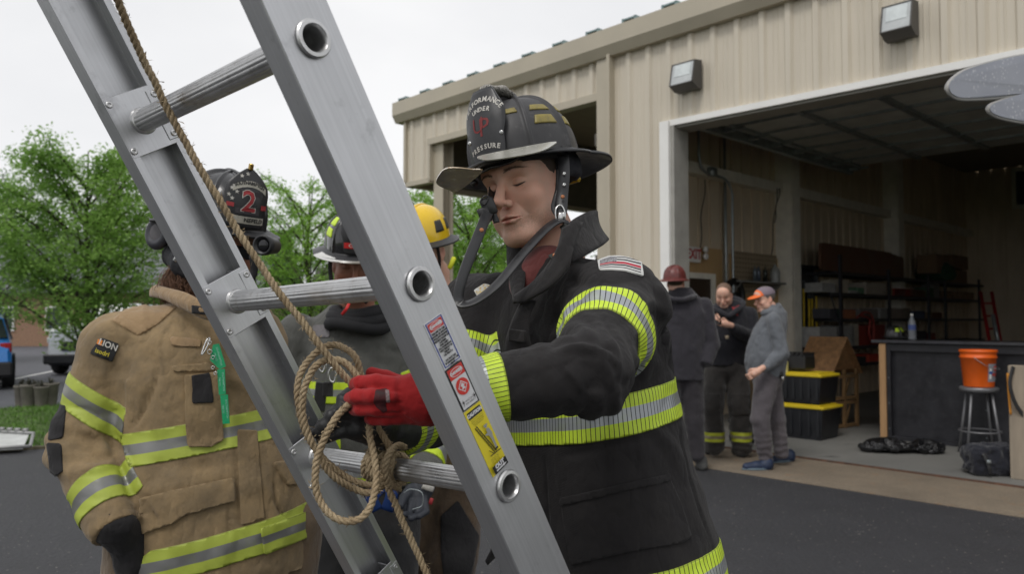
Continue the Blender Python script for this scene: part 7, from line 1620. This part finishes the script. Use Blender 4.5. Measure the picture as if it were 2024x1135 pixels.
for i in range(4): shelfbox(1871+i*15, 1881+i*15, 585+i, 600+i, (.22, .14, .08), 'tin', 'brown tin in the row of four at the far end of the shelving', 'tin', .2, 'row of tins')
V, F = sweep(cr([W(SS+.03, side(x, y, SS)[0], side(x, y, SS)[1]) for x, y in ((1690, 628), (1705, 618), (1718, 622), (1724, 645), (1722, 675), (1714, 660), (1716, 632), (1700, 624))], 6), circ(.018, 7)); tag(obj('red_hose', (V, F), mat('red_hose', (.28, .04, .03), .6), None, origin=V[0]), 'red hose draped over the third shelf', 'hose')
# folded tables on the top shelf
brn = mat('brown_table_top', (.10, .045, .025), .4, var=.2, vs=4)
for i, (a, b_2, dt, lab) in enumerate(((1618, 1760, 0, 'brown folding table on the top shelf, nearest the camera'), (1628, 1770, .12, 'brown folding table on the top shelf, between two others'), (1640, 1782, .24, 'brown folding table on the top shelf, farthest back'))):
    s_ = SS-.06-dt; t0 = side(a, 530, s_)[0]; t1 = side(b_2, 530, s_)[0]; z0 = shz[0]; z1 = side(1660, 484, SS)[1]; r = .08; P = []
    for (tc, zc_, a0) in ((t0+r, z0+r, math.pi), (t1-r, z0+r, 1.5*math.pi), (t1-r, z1-r, 0), (t0+r, z1-r, .5*math.pi)):
        for k in range(5): an = a0+k*math.pi/8; P.append(W(s_, tc+r*math.cos(an), zc_+r*math.sin(an)))
    mm = MB(); mm.prism(P, (0, 0, 0), US*.045); tag(obj('folded_table', mm.geo(), brn, None, smooth=False, origin=W(s_, t0, z0)), lab, 'folding table', 'folding tables stored on edge')
cg = W(SS-.3, side(1845, 510, SS-.3)[0], shz[0]+.02); lump('tarp', 'dark green bundled tarp on the far top shelf', 'tarp', cg, (.35, .6, .28), mat('green_tarp', (.02, .06, .03), .6), 9, .08, .03, bsc=4)
for px0, px1, yt, yb, lab in ((1852, 1876, 502, 540, 'cardboard box right of the green tarp'), (1884, 1914, 503, 530, 'upper cardboard box at the far end of the shelving'), (1886, 1912, 533, 562, 'lower cardboard box at the far end of the shelving')):
    t0, z0 = side(px0, yb, SS); t1, _ = side(px1, yb, SS); z1 = side(px0, yt, SS)[1]; m = MB(); c = W(SS-.2, (t0+t1)/2, z0); m.bbox(c+A(0, 0, (z1-z0)/2), (.4, t1-t0, z1-z0), .01, RB); tag(obj('cardboard_box', m.geo(), mat('cardboard', (.20, .13, .075), .8), None, smooth=False, origin=c), lab, 'cardboard box', 'boxes on the far shelving')
# red hand truck far back
q0 = at(1965, 690, 14); ht = thing('hand_truck', 'red hand truck leaning in the dark at the back', 'hand truck', (q0[0], q0[1], 0)); rd = mat('truck_red', (.35, .02, .02), .5); m = MB()
for dx in (0, 22): m.tube([at(1938+dx, 578, 14.4), at(1955+dx, 672, 13.9), at(1966+dx, 760, 13.6)], .03, 8)
for k in range(4): m.tube([at(1943+k*6, 600+k*25, 14.3), at(1963+k*6, 600+k*25, 14.3)], .02, 6)
obj('frame', m.geo(), rd, ht); m = MB(); m.tube([at(1962, 622, 13.9), at(1976, 690, 13.7)], .035, 8); obj('grip', m.geo(), galv, ht)
# yellow long-handled tools on the wall rack
tk = thing('tool_rack', 'wall rack carrying yellow handled hooks beside the black shelving', 'rack', W(SW+.2, side(1600, 600, SW+.2)[0], 0)); m = MB(); t0, z0 = side(1580, 570, SW+.2); t1 = side(1622, 570, SW+.2)[0]; wbox(m, SW+.05, SW+.09, t0, t1, z0-1.2, z0+.4); wbox(m, SW+.05, SW+.2, t0, t1, z0-.05, z0); wbox(m, SW+.05, SW+.2, t0, t1, z0+.35, z0+.4); wbox(m, SW+.05, SW+.2, t0, t1, z0-1.2, z0-1.15); obj('rack_frame', m.geo(), steel_d, tk, smooth=False)
for i, (px, y0, y1) in enumerate(((1588, 570, 668), (1599, 590, 660), (1605, 590, 665), (1613, 560, 664))):
    ta, za = side(px, y0, SW+.25); tb, zb_ = side(px, y1, SW+.25); m = MB(); m.tube([W(SW+.25, ta, za), W(SW+.25, ta, zb_)], .018, 8); o = obj('pike_pole', m.geo(), mat('yellow_handle', (.60, .42, .03), .5), None, origin=W(SW+.25, ta, zb_)); [obj('tool_head', MB().bbox(W(SW+.25, ta, q_), sz, .01, RB).geo(), steel_d, o, smooth=False) for q_, sz in ((za+.06, (.07, .05, .14)), (zb_+.02, (.05, .05, .10)))]
    tag(o, ['yellow pike pole, leftmost on the wall rack', 'short yellow pole, second on the wall rack', 'short yellow pole, third on the wall rack', 'yellow pike pole nearest the black shelving'][i], 'pole', 'yellow poles on the rack')
# small shelf with cans and a jug
tA_, zA_ = side(1462, 556, SW+.3); tB_ = side(1552, 556, SW+.3)[0]; zA_ = side(1500, 556, SW+.3)[1]; m = MB(); wbox(m, SW+.05, SW+.32, tA_, tB_, zA_-.03, zA_); 
for t_ in (tA_+.1, tB_-.1): m.prism([W(SW+.05, t_, zA_-.03), W(SW+.28, t_, zA_-.03), W(SW+.05, t_, zA_-.28)], (0, 0, 0), UT*.02)
tag(obj('wall_shelf', m.geo(), mat('grey_shelf', (.20, .20, .19), .5), None, smooth=False, origin=W(SW+.05, tA_, zA_)), 'small grey wall shelf holding spray cans and a jug', 'shelf')
for px, col, lab in ((1496, (.14, .17, .20), 'blue grey spray can on the wall shelf'), (1503, (.10, .12, .16), 'dark spray can beside the blue grey can'), (1516, (.03, .035, .03), 'black and green spray can near the jug')):
    t_ = side(px, 550, SW+.25)[0]; m = MB(); m.lathe([(.033, 0), (.033, .17), (.022, .19), (.014, .20), (.014, .235), (.001, .236)], W(SW+.22, t_, zA_+.001), 16); tag(obj('spray_can', m.geo(), mat('can'+str(px), col, .35, .3), None, origin=W(SW+.22, t_, zA_)), lab, 'spray can', 'spray cans on the wall shelf')
t_ = side(1538, 550, SW+.25)[0]; m = MB(); m.lathe([(.075, 0), (.078, .02), (.078, .17), (.06, .22), (.025, .26), (.022, .29), (.001, .291)], W(SW+.2, t_, zA_+.001), 20); jg = tag(obj('plastic_jug', m.geo(), mat('milky_plastic', (.34, .35, .34), .4), None, origin=W(SW+.2, t_, zA_)), 'milky white plastic jug on the wall shelf', 'jug'); V, F = sweep(cr([W(SW+.2, t_+.05, zA_+.24), W(SW+.2, t_+.10, zA_+.22), W(SW+.2, t_+.09, zA_+.13)], 5), circ(.012, 8)); obj('handle', (V, F), MATS['milky_plastic'], jg)
# hung black reel and window on the far wall
t_, z_ = side(1464, 585, SW+.3); m = MB()
V, F = sweep([W(SW+.2, t_+.22*math.cos(a), z_+.22*math.sin(a)) for a in np.linspace(0, 2*math.pi, 25)[:-1]], circ(.05, 8), closed=True); m.add(V, F); m.lathe([(.06, -.05), (.06, .05), (.001, .051)], W(SW+.2, t_, z_), 16, US); tag(obj('hose_reel', m.geo(), rub, None, origin=W(SW+.2, t_, z_)), 'black coiled hose hanging under the wall shelf', 'hose reel')
s_, z_ = fac(2015, 372, GD); m = MB(); wbox(m, s_-.15, s_+.9, GD-.06, GD-.01, z_-.5, z_+.5); wbox(m, s_-.05, s_+.8, GD-.075, GD-.05, z_-.4, z_+.4, 1); tag(obj('window_unit', m.geo(), [beige, steel_d], None, smooth=False, origin=W(s_, GD, z_)), 'dark framed window unit on the back wall', 'window')
# clear speckled face shield close to the camera
fs = thing('face_shield', 'scratched clear face shield reaching in at the upper right edge', 'face shield', at(2010, 170, .80))
m_, t, bq = nt('speckled_plastic'); v = coords(t); vo = N_(t, 'ShaderNodeTexVoronoi', i_Scale=240.); L_(t, v, vo.inputs['Vector']); sp = math_(t, 'MULTIPLY', ramp(t, vo.outputs['Distance'], .38, .22), ramp(t, noise(t, v, 60, 4), .45, .6))
L_(t, mixc(t, sp, mixc(t, noise(t, v, 18), (.27, .29, .36), (.42, .44, .50)), (.62, .63, .66)), bq.inputs['Base Color']); bq.inputs['Roughness'].default_value = .3; bq.inputs['Transmission Weight'].default_value = .35; bq.inputs['Coat Weight'].default_value = .3
for pg in ([(1876, 172), (1884, 156), (1910, 138), (1960, 122), (2024, 108), (2110, 100), (2190, 108), (2190, 172), (2110, 176), (2024, 184), (1960, 191), (1905, 193), (1884, 186)], [(1957, 213), (1968, 203), (2010, 188), (2060, 174), (2150, 168), (2190, 175), (2190, 235), (2110, 244), (2040, 241), (1990, 233), (1964, 224)]):
    q = cr(pg, 4, True); f_ = [at(x, y, .80+.00035*(x-1876)) for x, y in q]; m = MB(); m.prism(f_, (0, 0, 0), (.0012, .009, .003)); obj('clear_lobe', m.geo(), m_, fs, smooth=False)
    V, F = sweep(np.array(f_)+A(0, .004, 0), rect(.0035, .006, .001), closed=True); obj('lobe_rim', (V, F), mat('milky_rim', (.36, .35, .33), .4), fs)
m = MB(); m.bbox(at(2200, 172, .91), (.03, .04, .09), .008); obj('hinge', m.geo(), blkp, fs)

# more clutter, mostly in the dark: each its own thing
rg = np.random.default_rng(17)
CL = [(1768, 1790, 560, 574, (.20, .18, .16), 'case', 'grey case on top of the dark red carton run'), (1694, 1708, 566, 579, (.10, .20, .12), 'tin', 'green tin beside the cream box'), (1640, 1656, 610, 630, (.06, .06, .07), 'case', 'black case at the left end of the third shelf'), (1664, 1692, 612, 630, (.32, .12, .06), 'carton', 'orange brown carton beside the post on the third shelf'), (1740, 1756, 608, 629, (.25, .25, .24), 'tin', 'pale tin at the middle of the third shelf'),
      (1806, 1828, 612, 627, (.07, .09, .15), 'case', 'dark blue case further along the third shelf'), (1764, 1784, 650, 676, (.24, .20, .15), 'carton', 'tan carton on the fourth shelf past the red crates'), (1790, 1806, 655, 675, (.30, .28, .26), 'jug', 'pale jug on the fourth shelf past the tan carton'), (1812, 1832, 652, 674, (.05, .05, .06), 'case', 'black case at the far end of the fourth shelf'), (1664, 1684, 705, 720, (.16, .15, .14), 'case', 'grey case on the lowest shelf by the plywood house'), (1840, 1860, 600, 613, (.28, .2, .12), 'carton', 'tan carton before the row of tins'), (1800, 1826, 560, 575, (.14, .06, .04), 'carton', 'rust brown carton stacked near the second post')]
for a in CL: shelfbox(*a[:4], a[4], a[5], a[6], a[5], d_=.3, group='supplies on the black shelving')
for px, yt, yb, r, lab, col in ((1700, 540-62, 540-40, .0, '', 0),): pass
# framed notices and a fire extinguisher on the left inner wall
tX, zX = side(1412, 600, SW+.1); m = MB(); m.lathe([(.001, -.24), (.07, -.24), (.075, -.2), (.075, .14), (.05, .2), (.02, .23), (.02, .27), (.001, .27)], W(SW+.14, tX+.35, zX-.4), 20); tag(obj('fire_extinguisher', m.geo(), mat('extinguisher_red', (.40, .02, .02), .35), None, origin=W(SW+.14, tX+.35, zX-.4)), 'red fire extinguisher on the wall behind the hoodie man', 'extinguisher')

CN = {'grey': (.16, .16, .155), 'tan': (.26, .20, .13), 'dark red': (.20, .03, .02), 'black': (.03, .03, .03), 'cream': (.36, .33, .27), 'dark green': (.04, .09, .05)}
SPOT = [(1684, 1698, 640, 684, 'cream'), (1752, 1764, 640, 678, 'grey'), (1834, 1850, 655, 672, 'dark red'), (1754, 1764, 556, 584, 'tan'), (1832, 1846, 575, 595, 'dark green'), (1846, 1858, 566, 597, 'grey'), (1658, 1666, 610, 630, 'dark green'), (1786, 1800, 604, 626, 'cream'), (1842, 1862, 620, 632, 'dark red'), (1688, 1712, 708, 720, 'black')]
for i, (x0, x1, y0, y1, cn) in enumerate(SPOT): shelfbox(x0, x1, y0, y1, CN[cn], 'bin', 'narrow %s bin on the black shelving, %s' % (cn, ['beside the large white carton', 'past the second red crate', 'at the far end low down', 'by the second post near the top', 'before the tins near the top', 'just before the row of tins', 'close to the front post', 'by the dusty tan carton', 'under the row of tins', 'on the lowest shelf beside the tool box'][i]), 'bin', d_=.25, group='supplies on the black shelving')
# ================================================================ lawn, lot, trees, cars, houses
lawn_m = mat('lawn_soil', (.05, .085, .015), .9, var=.35, vs=3)
f0, f1 = gnd(0, 809), gnd(99, 803); fd = nrm(f1-f0); lawnP = [LE0-LED*10, LE1+LED*4.2, f1+fd*6.0, f0-fd*12]
sheet('lawn', lawnP, lawn_m, .012); sheet('parking_lot', [f0-fd*30, f1+fd*6, (-.5, 20), (1, 60), (-60, 60), (-60, 20)], lot, -.004)
m = MB(); m.prism([A(*(LE0-LED*10)[:2], 0), A(*(LE1+LED*4.2)[:2], 0), A(*(LE1+LED*4.2)[:2], 0)+A(0, -.10, 0), A(*(LE0-LED*10)[:2], 0)+A(0, -.10, 0)], (0, 0, -.02), (0, 0, .028)); tag(obj('lawn_edge', m.geo(), mat('worn_edge', (.11, .095, .06), .9, var=.3, vs=6), None, smooth=False), kind='structure')
for i in range(7):
    a = A(-15+i*2.9, 19.5, .002); m = MB(); m.box(a, (.10, 5.2, .004), rot3(.25, 0, 0)); tag(obj('lot_line', m.geo(), white_m, None, smooth=False), kind='structure')
# grass blades
rg = np.random.default_rng(5); n = 26000; P = np.stack([rg.uniform(-10.5, -3.8, n), rg.uniform(8.6, 13.2, n)], 1); inp = poly_sd(P, [p[:2] for p in lawnP]) > .02; P = P[inp]; n = len(P)
hh_ = rg.uniform(.02, .055, n)*(1+.4*vnoise(np.c_[P*1.5, np.zeros(n)], 2)); an = rg.uniform(0, 6.28, n); w_ = .006; b0_ = np.c_[P, np.full(n, .012)]; dx = np.c_[np.cos(an)*w_, np.sin(an)*w_, np.zeros(n)]; tip = b0_+np.c_[rg.normal(0, .015, n), rg.normal(0, .015, n), hh_]
V = np.stack([b0_-dx, b0_+dx, tip], 1).reshape(-1, 3); F = np.arange(3*n).reshape(-1, 3)
tag(obj('grass', (V, F), mat('grass_blades', (.085, .19, .018), .6, var=.35, vs=2.5), None, smooth=False), 'short bright green lawn grass', 'grass', kind='stuff')
def leafm(name, c, c2):
    m, t, b = nt(name); v = coords(t); n1 = noise(t, v, 2.2, 4); n2 = noise(t, v, 30, 2); L_(t, mixc(t, ramp(t, math_(t, 'ADD', math_(t, 'MULTIPLY', n1, .6), math_(t, 'MULTIPLY', n2, .4)), .38, .62), c, c2), b.inputs['Base Color']); b.inputs['Roughness'].default_value = .5; b.inputs['Specular IOR Level'].default_value = .3
    tr = N_(t, 'ShaderNodeBsdfTranslucent'); L_(t, mixc(t, n1, tuple(x*1.5 for x in c), tuple(x*1.5 for x in c2)), tr.inputs['Color']); mx = N_(t, 'ShaderNodeMixShader'); mx.inputs[0].default_value = .38; L_(t, b.outputs[0], mx.inputs[1]); L_(t, tr.outputs[0], mx.inputs[2]); L_(t, mx.outputs[0], t.nodes['Material Output'].inputs['Surface']); return m
LF1 = leafm('cherry_leaves', (.16, .29, .06), (.27, .43, .10)); LF2 = leafm('bright_leaves', (.16, .32, .04), (.28, .47, .08)); LF3 = leafm('dark_leaves', (.065, .15, .028), (.12, .235, .045))
bark = mat('dark_bark', (.045, .036, .028), .85, var=.3, vs=12, stretch=(1, 1, .3), bs=40, bd=.01)
def tree(label, base, H, Rw, z0, nb, nleaf, lm, seed, leaf=.085, lean=0., asp=1., cl=.16):
    rg = np.random.default_rng(seed); base = A(*base); o = thing('tree', label, 'tree', base, 'leafy trees beyond the coat wearers'); m = MB(); tips = []
    tp = cr([base, base+A(.05, 0, H*.25), base+A(-.05+lean*.5, .1, H*.55), base+A(lean, 0, H*.93)], 5); rr = np.linspace(1, .12, len(tp))*H*.018; V, F = sweep(tp, circ(1, 9), rr); m.add(V, F)
    for k in range(nb):
        u = .14+.80*(k/nb)**.9; st = tp[int(u*(len(tp)-1))]; an = k*2.399+rg.normal(0, .3); zmax = z0+(H-z0)*(.18+.86*u); L = Rw*(math.sin(min(1, (.25+u*.9))*math.pi*.82)**.6)*rg.uniform(.8, 1.1); d = A(math.cos(an), math.sin(an)*asp, 0)
        en = st+d*L; en[2] = max(z0+.1, zmax+rg.normal(0, .15)); md = (st+en)/2+A(0, 0, rg.uniform(.0, .25)*L*.5); bp_ = cr([st, md, en], 6); V, F = sweep(bp_, circ(1, 5), np.linspace(.42, .08, len(bp_))*H*.014); m.add(V, F)
        for j in range(8):
            q = bp_[int((.25+.75*j/8)*(len(bp_)-1))]; a2 = an+rg.normal(0, .9); l2 = L*rg.uniform(.18, .42); e_ = q+A(math.cos(a2), math.sin(a2), rg.normal(.08, .22))*l2; e_[2] = max(e_[2], z0); V, F = sweep([q, (q+e_)/2+A(0, 0, .05), e_], circ(1, 4), A(.006, .004, .002)*H*.22); m.add(V, F); tips.append((q, e_))
        tips.append((bp_[-4], bp_[-1]))
    obj('trunk', m.geo(), bark, o)
    T0 = np.array([t_[0] for t_ in tips]); T1 = np.array([t_[1] for t_ in tips]); idx = rg.integers(0, len(tips), nleaf); u = rg.uniform(.05, 1.1, nleaf)[:, None]; c = T0[idx]*(1-u)+T1[idx]*u; c += rg.normal(0, 1, (nleaf, 3))*A(cl, cl, cl*.45)*H/5
    # leaf: two-part folded blade, drooping
    an = rg.uniform(0, 6.28, nleaf); dr = rg.normal(-.35, .4, nleaf); e = np.c_[np.cos(an)*np.cos(dr), np.sin(an)*np.cos(dr), np.sin(dr)]; s = np.cross(e, [0, 0, 1]); s /= np.linalg.norm(s, axis=1)[:, None]; tw = rg.normal(0, .5, nleaf)[:, None]; nn = np.cross(s, e); s = s*np.cos(tw)+nn*np.sin(tw); L_f = (leaf*rg.uniform(.6, 1.25, nleaf))[:, None]
    V = np.stack([c, c+e*L_f*.45+s*L_f*.27, c+e*L_f, c+e*L_f*.45-s*L_f*.27], 1).reshape(-1, 3); obj('crown', (V, np.arange(4*nleaf).reshape(-1, 4)), lm, o, smooth=False); return o
b1_ = at(165, 738, 17.); tree('broad layered cherry tree on the left beside the parked cars', (b1_[0], b1_[1], 0), 5.5, 2.25, .62, 46, 52000, LF1, 11, .088, cl=.15)
tree('light green tree rising between the two ladder rails', ((610-CX)/F_PX*18, 18, 0), 4.9, 1.75, .6, 32, 19000, LF2, 23, .075, cl=.12)
tree('green tree behind the yellow helmet', ((770-CX)/F_PX*21, 21, 0), 5.4, 2.2, .5, 30, 22000, LF1, 37, .085)
tree('light green tree between the building column and the black coat', ((930-CX)/F_PX*19, 19, 0), 4.9, 2.0, .3, 34, 25000, LF2, 41, .08)
tree('tall tree at the far left edge behind the cherry tree', ((-40-CX)/F_PX*27, 27, 0), 6.6, 3.0, .8, 30, 20000, LF3, 51, .11)
tree('dark tree low behind the light green tree', ((505-CX)/F_PX*27, 27, 0), 5.2, 2.6, .3, 26, 17000, LF3, 61, .11)
tree('dark tree behind the building column', ((1000-CX)/F_PX*30, 30, 0), 6.0, 3.0, .2, 28, 20000, LF3, 71, .12)
tree('dark tree seen past the yellow helmet', ((850-CX)/F_PX*33, 33, 0), 6.2, 3.0, .2, 26, 17000, LF3, 75, .12)
# far hedge line, one mass
rg = np.random.default_rng(9); n = 42000; x = rg.uniform(-46, 16, n); y = 52+rg.normal(0, 1.2, n); hm_ = 3.6+1.0*vnoise(np.c_[x*.22, y*0, y*0], 4)+.6*vnoise(np.c_[x*.9, y*0, y*0], 5); z = rg.uniform(0, 1, n)**.75*hm_; an = rg.uniform(0, 6.28, n); c = np.c_[x, y, z]; e = np.c_[np.cos(an), np.sin(an)*.4, rg.normal(0, .5, n)]*.17; s = np.c_[-np.sin(an), np.cos(an)*.4, rg.normal(0, .6, n)]*.11
V = np.stack([c-e, c+s, c+e, c-s], 1).reshape(-1, 3); tag(obj('treeline', (V, np.arange(4*n).reshape(-1, 4)), LF3, None, smooth=False), 'dark far line of trees beyond the parking lot', 'trees', kind='stuff')
# houses behind the trees
def house(label, x0, x1, y0, y1, ze, zr, wallm, roofm, wins=5):
    o = thing('house', label, 'house', ((x0+x1)/2, y0, 0)); m = MB(); m.box(((x0+x1)/2, (y0+y1)/2, ze/2), (x1-x0, y1-y0, ze)); wl = obj('wall', m.geo(), wallm, o, smooth=False)
    ym = (y0+y1)/2; m = MB(); ov = .5; V = [(x0-ov, y0-ov, ze-.1), (x1+ov, y0-ov, ze-.1), (x1+ov, ym, zr), (x0-ov, ym, zr), (x0-ov, y1+ov, ze-.1), (x1+ov, y1+ov, ze-.1)]; V = V+[(a, b, c+.18) for a, b, c in V]
    m.add(V, [[0, 1, 2, 3], [3, 2, 5, 4], [6, 9, 8, 7], [9, 10, 11, 8], [0, 6, 7, 1], [4, 5, 11, 10], [0, 3, 9, 6], [3, 4, 10, 9], [1, 7, 8, 2], [2, 8, 11, 5]]); obj('roof', m.geo(), roofm, o, smooth=False)
    for k in range(wins):
        xc = x0+(x1-x0)*(k+.5)/wins; m = MB(); m.box((xc, y0-.03, ze*.5), (1.3, .08, 1.3)); wo = obj('window', m.geo(), white_m, o, smooth=False); m = MB(); m.box((xc, y0-.08, ze*.5), (1.1, .03, 1.1)); obj('pane', m.geo(), mat('window_glass', (.03, .04, .05), .1), wo, smooth=False)
shing = mat('grey_shingles', (.17, .175, .19), .85, var=.25, vs=3, stretch=(1, 1, 6), bs=20, bd=.02); brick = mat('tan_brick', (.28, .17, .11), .85, var=.2, vs=10)
house('long low brick building with a grey shingle roof behind the cherry tree', -34, -13.5, 41, 49, 2.9, 6.3, brick, shing, 7)
house('pale building with a dark roof behind the middle trees', -12, -2, 47, 54, 2.6, 4.6, mat('beige_render', (.34, .30, .25), .8), mat('dark_shingles', (.08, .07, .07), .85), 4)
# cars
def car(label, name, pos, yaw, L, Wd, H, paint, group='cars parked in the lot', kind='suv', hood=.26, tail='red'):
    o = thing(name, label, 'car' if kind != 'truck' else 'truck', pos, group); R = rot3(yaw, 0, 0); pos = A(*pos); G = lambda P: np.atleast_2d(P)@R.T+pos; h1 = .30; hb = H*.56
    if kind == 'truck': S = [(-.5, .62, .62, .80), (-.47, .62, .66, .88), (-.30, .62, .66, .93), (-.14, .64, .70, .95), (-.06, .66, 1.0, .96), (.25, .66, 1., .96), (.5, .66, 1., .94)]
    else: S = [(-.5, .44, .44, .80), (-.48, .52, .52, .90), (-.22, .58, .60, .96), (-.08, .60, .98, .97), (.22, .61, 1., .97), (.40, .62, .95, .96), (.49, .60, .62, .92), (.5, .50, .5, .86)]
    V = []; 
    for u, b, r, w_ in S:
        w2 = Wd/2*w_; zb, zr = H*b, H*r; wr = w2*(.80 if r > b+.05 else .97); 
        for y, z in ((-w2, h1), (-w2*1.0, zb*.75), (-w2*.98, zb), (-wr, zr-.05), (-wr*.8, zr), (wr*.8, zr), (wr, zr-.05), (w2*.98, zb), (w2, zb*.75), (w2, h1)): V.append((u*L, y, z))
    n = 10; F = [[k*n+i, k*n+(i+1) % n, (k+1)*n+(i+1) % n, (k+1)*n+i] for k in range(len(S)-1) for i in range(n)]+[list(range(n))[::-1], [(len(S)-1)*n+i for i in range(n)]]
    bo = obj('body', (G(V), F), paint, o, smooth='auto'); gl = mat('car_glass', (.02, .025, .03), .08, coat=.5); m = MB(); cab = [s for s in S if s[2] > s[1]+.2]; ua, ub = cab[0][0]*L, cab[-1][0]*L
    for sy in (-1, 1):
        m.prism([(ua+.10, sy*Wd*.478, H*.63), (ub-.12, sy*Wd*.478, H*.64), (ub-.25, sy*Wd*.405, H*.93), (ua+.25, sy*Wd*.405, H*.93)], (0, -.004*sy, 0), (0, .012*sy, 0))
    kf = [i for i, s in enumerate(S) if s[2] > s[1]+.2][0]; a, b = S[kf-1], S[kf]; m.prism([(a[0]*L+.10, -Wd*.40, H*a[1]+.10), (a[0]*L+.10, Wd*.40, H*a[1]+.10), (b[0]*L-.03, Wd*.33, H*b[2]-.06), (b[0]*L-.03, -Wd*.33, H*b[2]-.06)], (0, 0, 0), (-.03, 0, .02))
    if kind != 'truck': m.prism([(.405*L, -Wd*.37, H*.90), (.405*L, Wd*.37, H*.90), (.485*L, Wd*.42, H*.66), (.485*L, -Wd*.42, H*.66)], (0, 0, 0), (.03, 0, .02))
    obj('windows', (G(m.geo()[0]), m.geo()[1]), gl, bo, smooth=False)
    for sx in (-.31, .31):
        for sy in (-1, 1):
            m = MB(); r_ = .36 if kind != 'truck' else .42; m.lathe([(r_*.6, -.11), (r_*.97, -.11), (r_, -.08), (r_, .08), (r_*.97, .11), (r_*.6, .11)], (0, 0, 0), 28, (0, 1, 0)); wo = obj('wheel', (G(m.geo()[0]+A(sx*L, sy*(Wd/2-.09), r_)), m.geo()[1]), mat('tyre', (.015, .015, .015), .7), o)
            m = MB(); m.lathe([(r_*.62, -.112), (r_*.5, -.09), (.05, -.10), (.05, .10), (r_*.5, .09), (r_*.62, .112)], (0, 0, 0), 24, (0, 1, 0)); obj('rim', (G(m.geo()[0]+A(sx*L, sy*(Wd/2-.088), r_)), m.geo()[1]), mat('alloy', (.4, .4, .41), .3, .8), wo)
    for sy in (-1, 1):
        m = MB(); m.bbox((.488*L, sy*Wd*.40, H*.54), (.06, .22, .20), .02); obj('tail_light', (G(m.geo()[0]), m.geo()[1]), mat('tail_red', (.35, .01, .012), .2), o, smooth=False)
        m = MB(); m.bbox((-.485*L, sy*Wd*.36, H*.42 if kind != 'truck' else H*.48), (.08, .30, .16), .03); obj('headlight', (G(m.geo()[0]), m.geo()[1]), mat('lamp_clear', (.6, .6, .62), .15), o, smooth=False)
    m = MB(); m.bbox((.495*L, 0, .42), (.12, Wd*.94, .30), .04); m.bbox((-.495*L, 0, .42), (.12, Wd*.94, .26), .04); m.box((0, 0, .30), (L*.9, Wd*.9, .12)); obj('bumper', (G(m.geo()[0]), m.geo()[1]), mat('bumper_black', (.02, .02, .022), .5), o, smooth=False)
    m = MB(); m.box((-.50*L-.0, 0, H*.40), (.05, Wd*.5, .22)); obj('grille', (G(m.geo()[0]), m.geo()[1]), mat('grille_dark', (.03, .03, .03), .4), o, smooth=False)
def paint(name, c): return mat(name, c, .3, .1, var=.03, coat=.7)
q = gnd(-40, 770); car('bright blue car parked at the left edge', 'parked_car', (-12.15, 17.3, 0), math.radians(-55), 4.4, 1.85, 1.58, paint('blue_paint', (.01, .20, .62)))
q = gnd(112, 745); car('white pickup truck facing the lot beside the tree trunk', 'pickup_truck', (-11.35, 22.6, 0), math.radians(99), 5.4, 1.95, 1.88, paint('white_paint', (.72, .73, .75)), kind='truck')
car('white car glimpsed between the tan coat and the grey coat', 'parked_car', ((545-CX)/F_PX*27, 27, 0), math.radians(20), 4.5, 1.8, 1.45, paint('white_paint', (.72, .73, .75)))
car('red car glimpsed low behind the left rail', 'parked_car', ((575-CX)/F_PX*22, 22.5, 0), math.radians(10), 4.4, 1.8, 1.30, paint('red_paint', (.50, .03, .03)))
# planters
pm_ = mat('grey_nursery_pot', (.13, .12, .10), .8, var=.3, vs=8, bs=30, bd=.01)
for i, (px, r, s) in enumerate(((42, .11, 1), (56, .12, 1.08), (68, .12, 1.05), (81, .11, 1.), (98, .13, 1.12))):
    q = gnd(px, 803+(i % 2)*2); o = thing('plant_pot', ['leftmost weathered pot in the row beside the lawn', 'second weathered pot in the row beside the lawn', 'middle weathered pot in the row beside the lawn', 'fourth weathered pot in the row beside the lawn', 'rightmost and widest weathered pot in the row beside the lawn'][i], 'plant pot', q, 'weathered pots beside the lawn')
    m = MB(); m.lathe([(r*.78, 0), (r*.8, .01), (r, .30*s), (r*1.08, .31*s), (r*1.08, .34*s), (r*.95, .34*s), (r*.9, .30*s), (.001, .30*s)], q, 18); obj('pot', m.geo(), pm_, o)
    rg = np.random.default_rng(i); m = MB()
    for k in range(34): d = nrm(A(rg.normal(), rg.normal(), abs(rg.normal())+.3)); b = q+A(0, 0, .32*s); e = b+d*rg.uniform(.05, .13); w2 = nrm(np.cross(d, [0, 0, 1]))*.012; m.add([b-w2*.4, b+w2*.4, e+w2, e-w2], [[0, 1, 2, 3]])
    obj('dry_plant', m.geo(), mat('dry_leaves', (.05, .05, .035), .9, var=.4, vs=20), o, smooth=False)
# panel lying on the lawn
a, b, c, d = gnd(-40, 856, .05), gnd(66, 862, .09), gnd(60, 888, .04), gnd(-40, 893, .04); fr_ = tag(thing('panel_frame', 'white mesh panel with a grey metal frame lying on the grass', 'panel', (a+c)/2)); m = MB()
for p, q in ((a, b), (b, c), (c, d)): m.tube([p+A(0, 0, .03), q+A(0, 0, .03)], .018, 8)
for k in range(7): u = k/7; m.box(a*(1-u)+b*u+A(0, 0, .06), (.06, .03, .04))
obj('metal_frame', m.geo(), mat('grey_frame', (.30, .30, .30), .5, .4), fr_); m = MB(); m.prism([a+A(0, .0, 0), b*.92+a*.08, c*.85+d*.15, d], (0, 0, 0), (0, 0, .012)); obj('white_sheet', m.geo(), mat('white_sheet', (.48, .49, .48), .6), fr_, smooth=False)
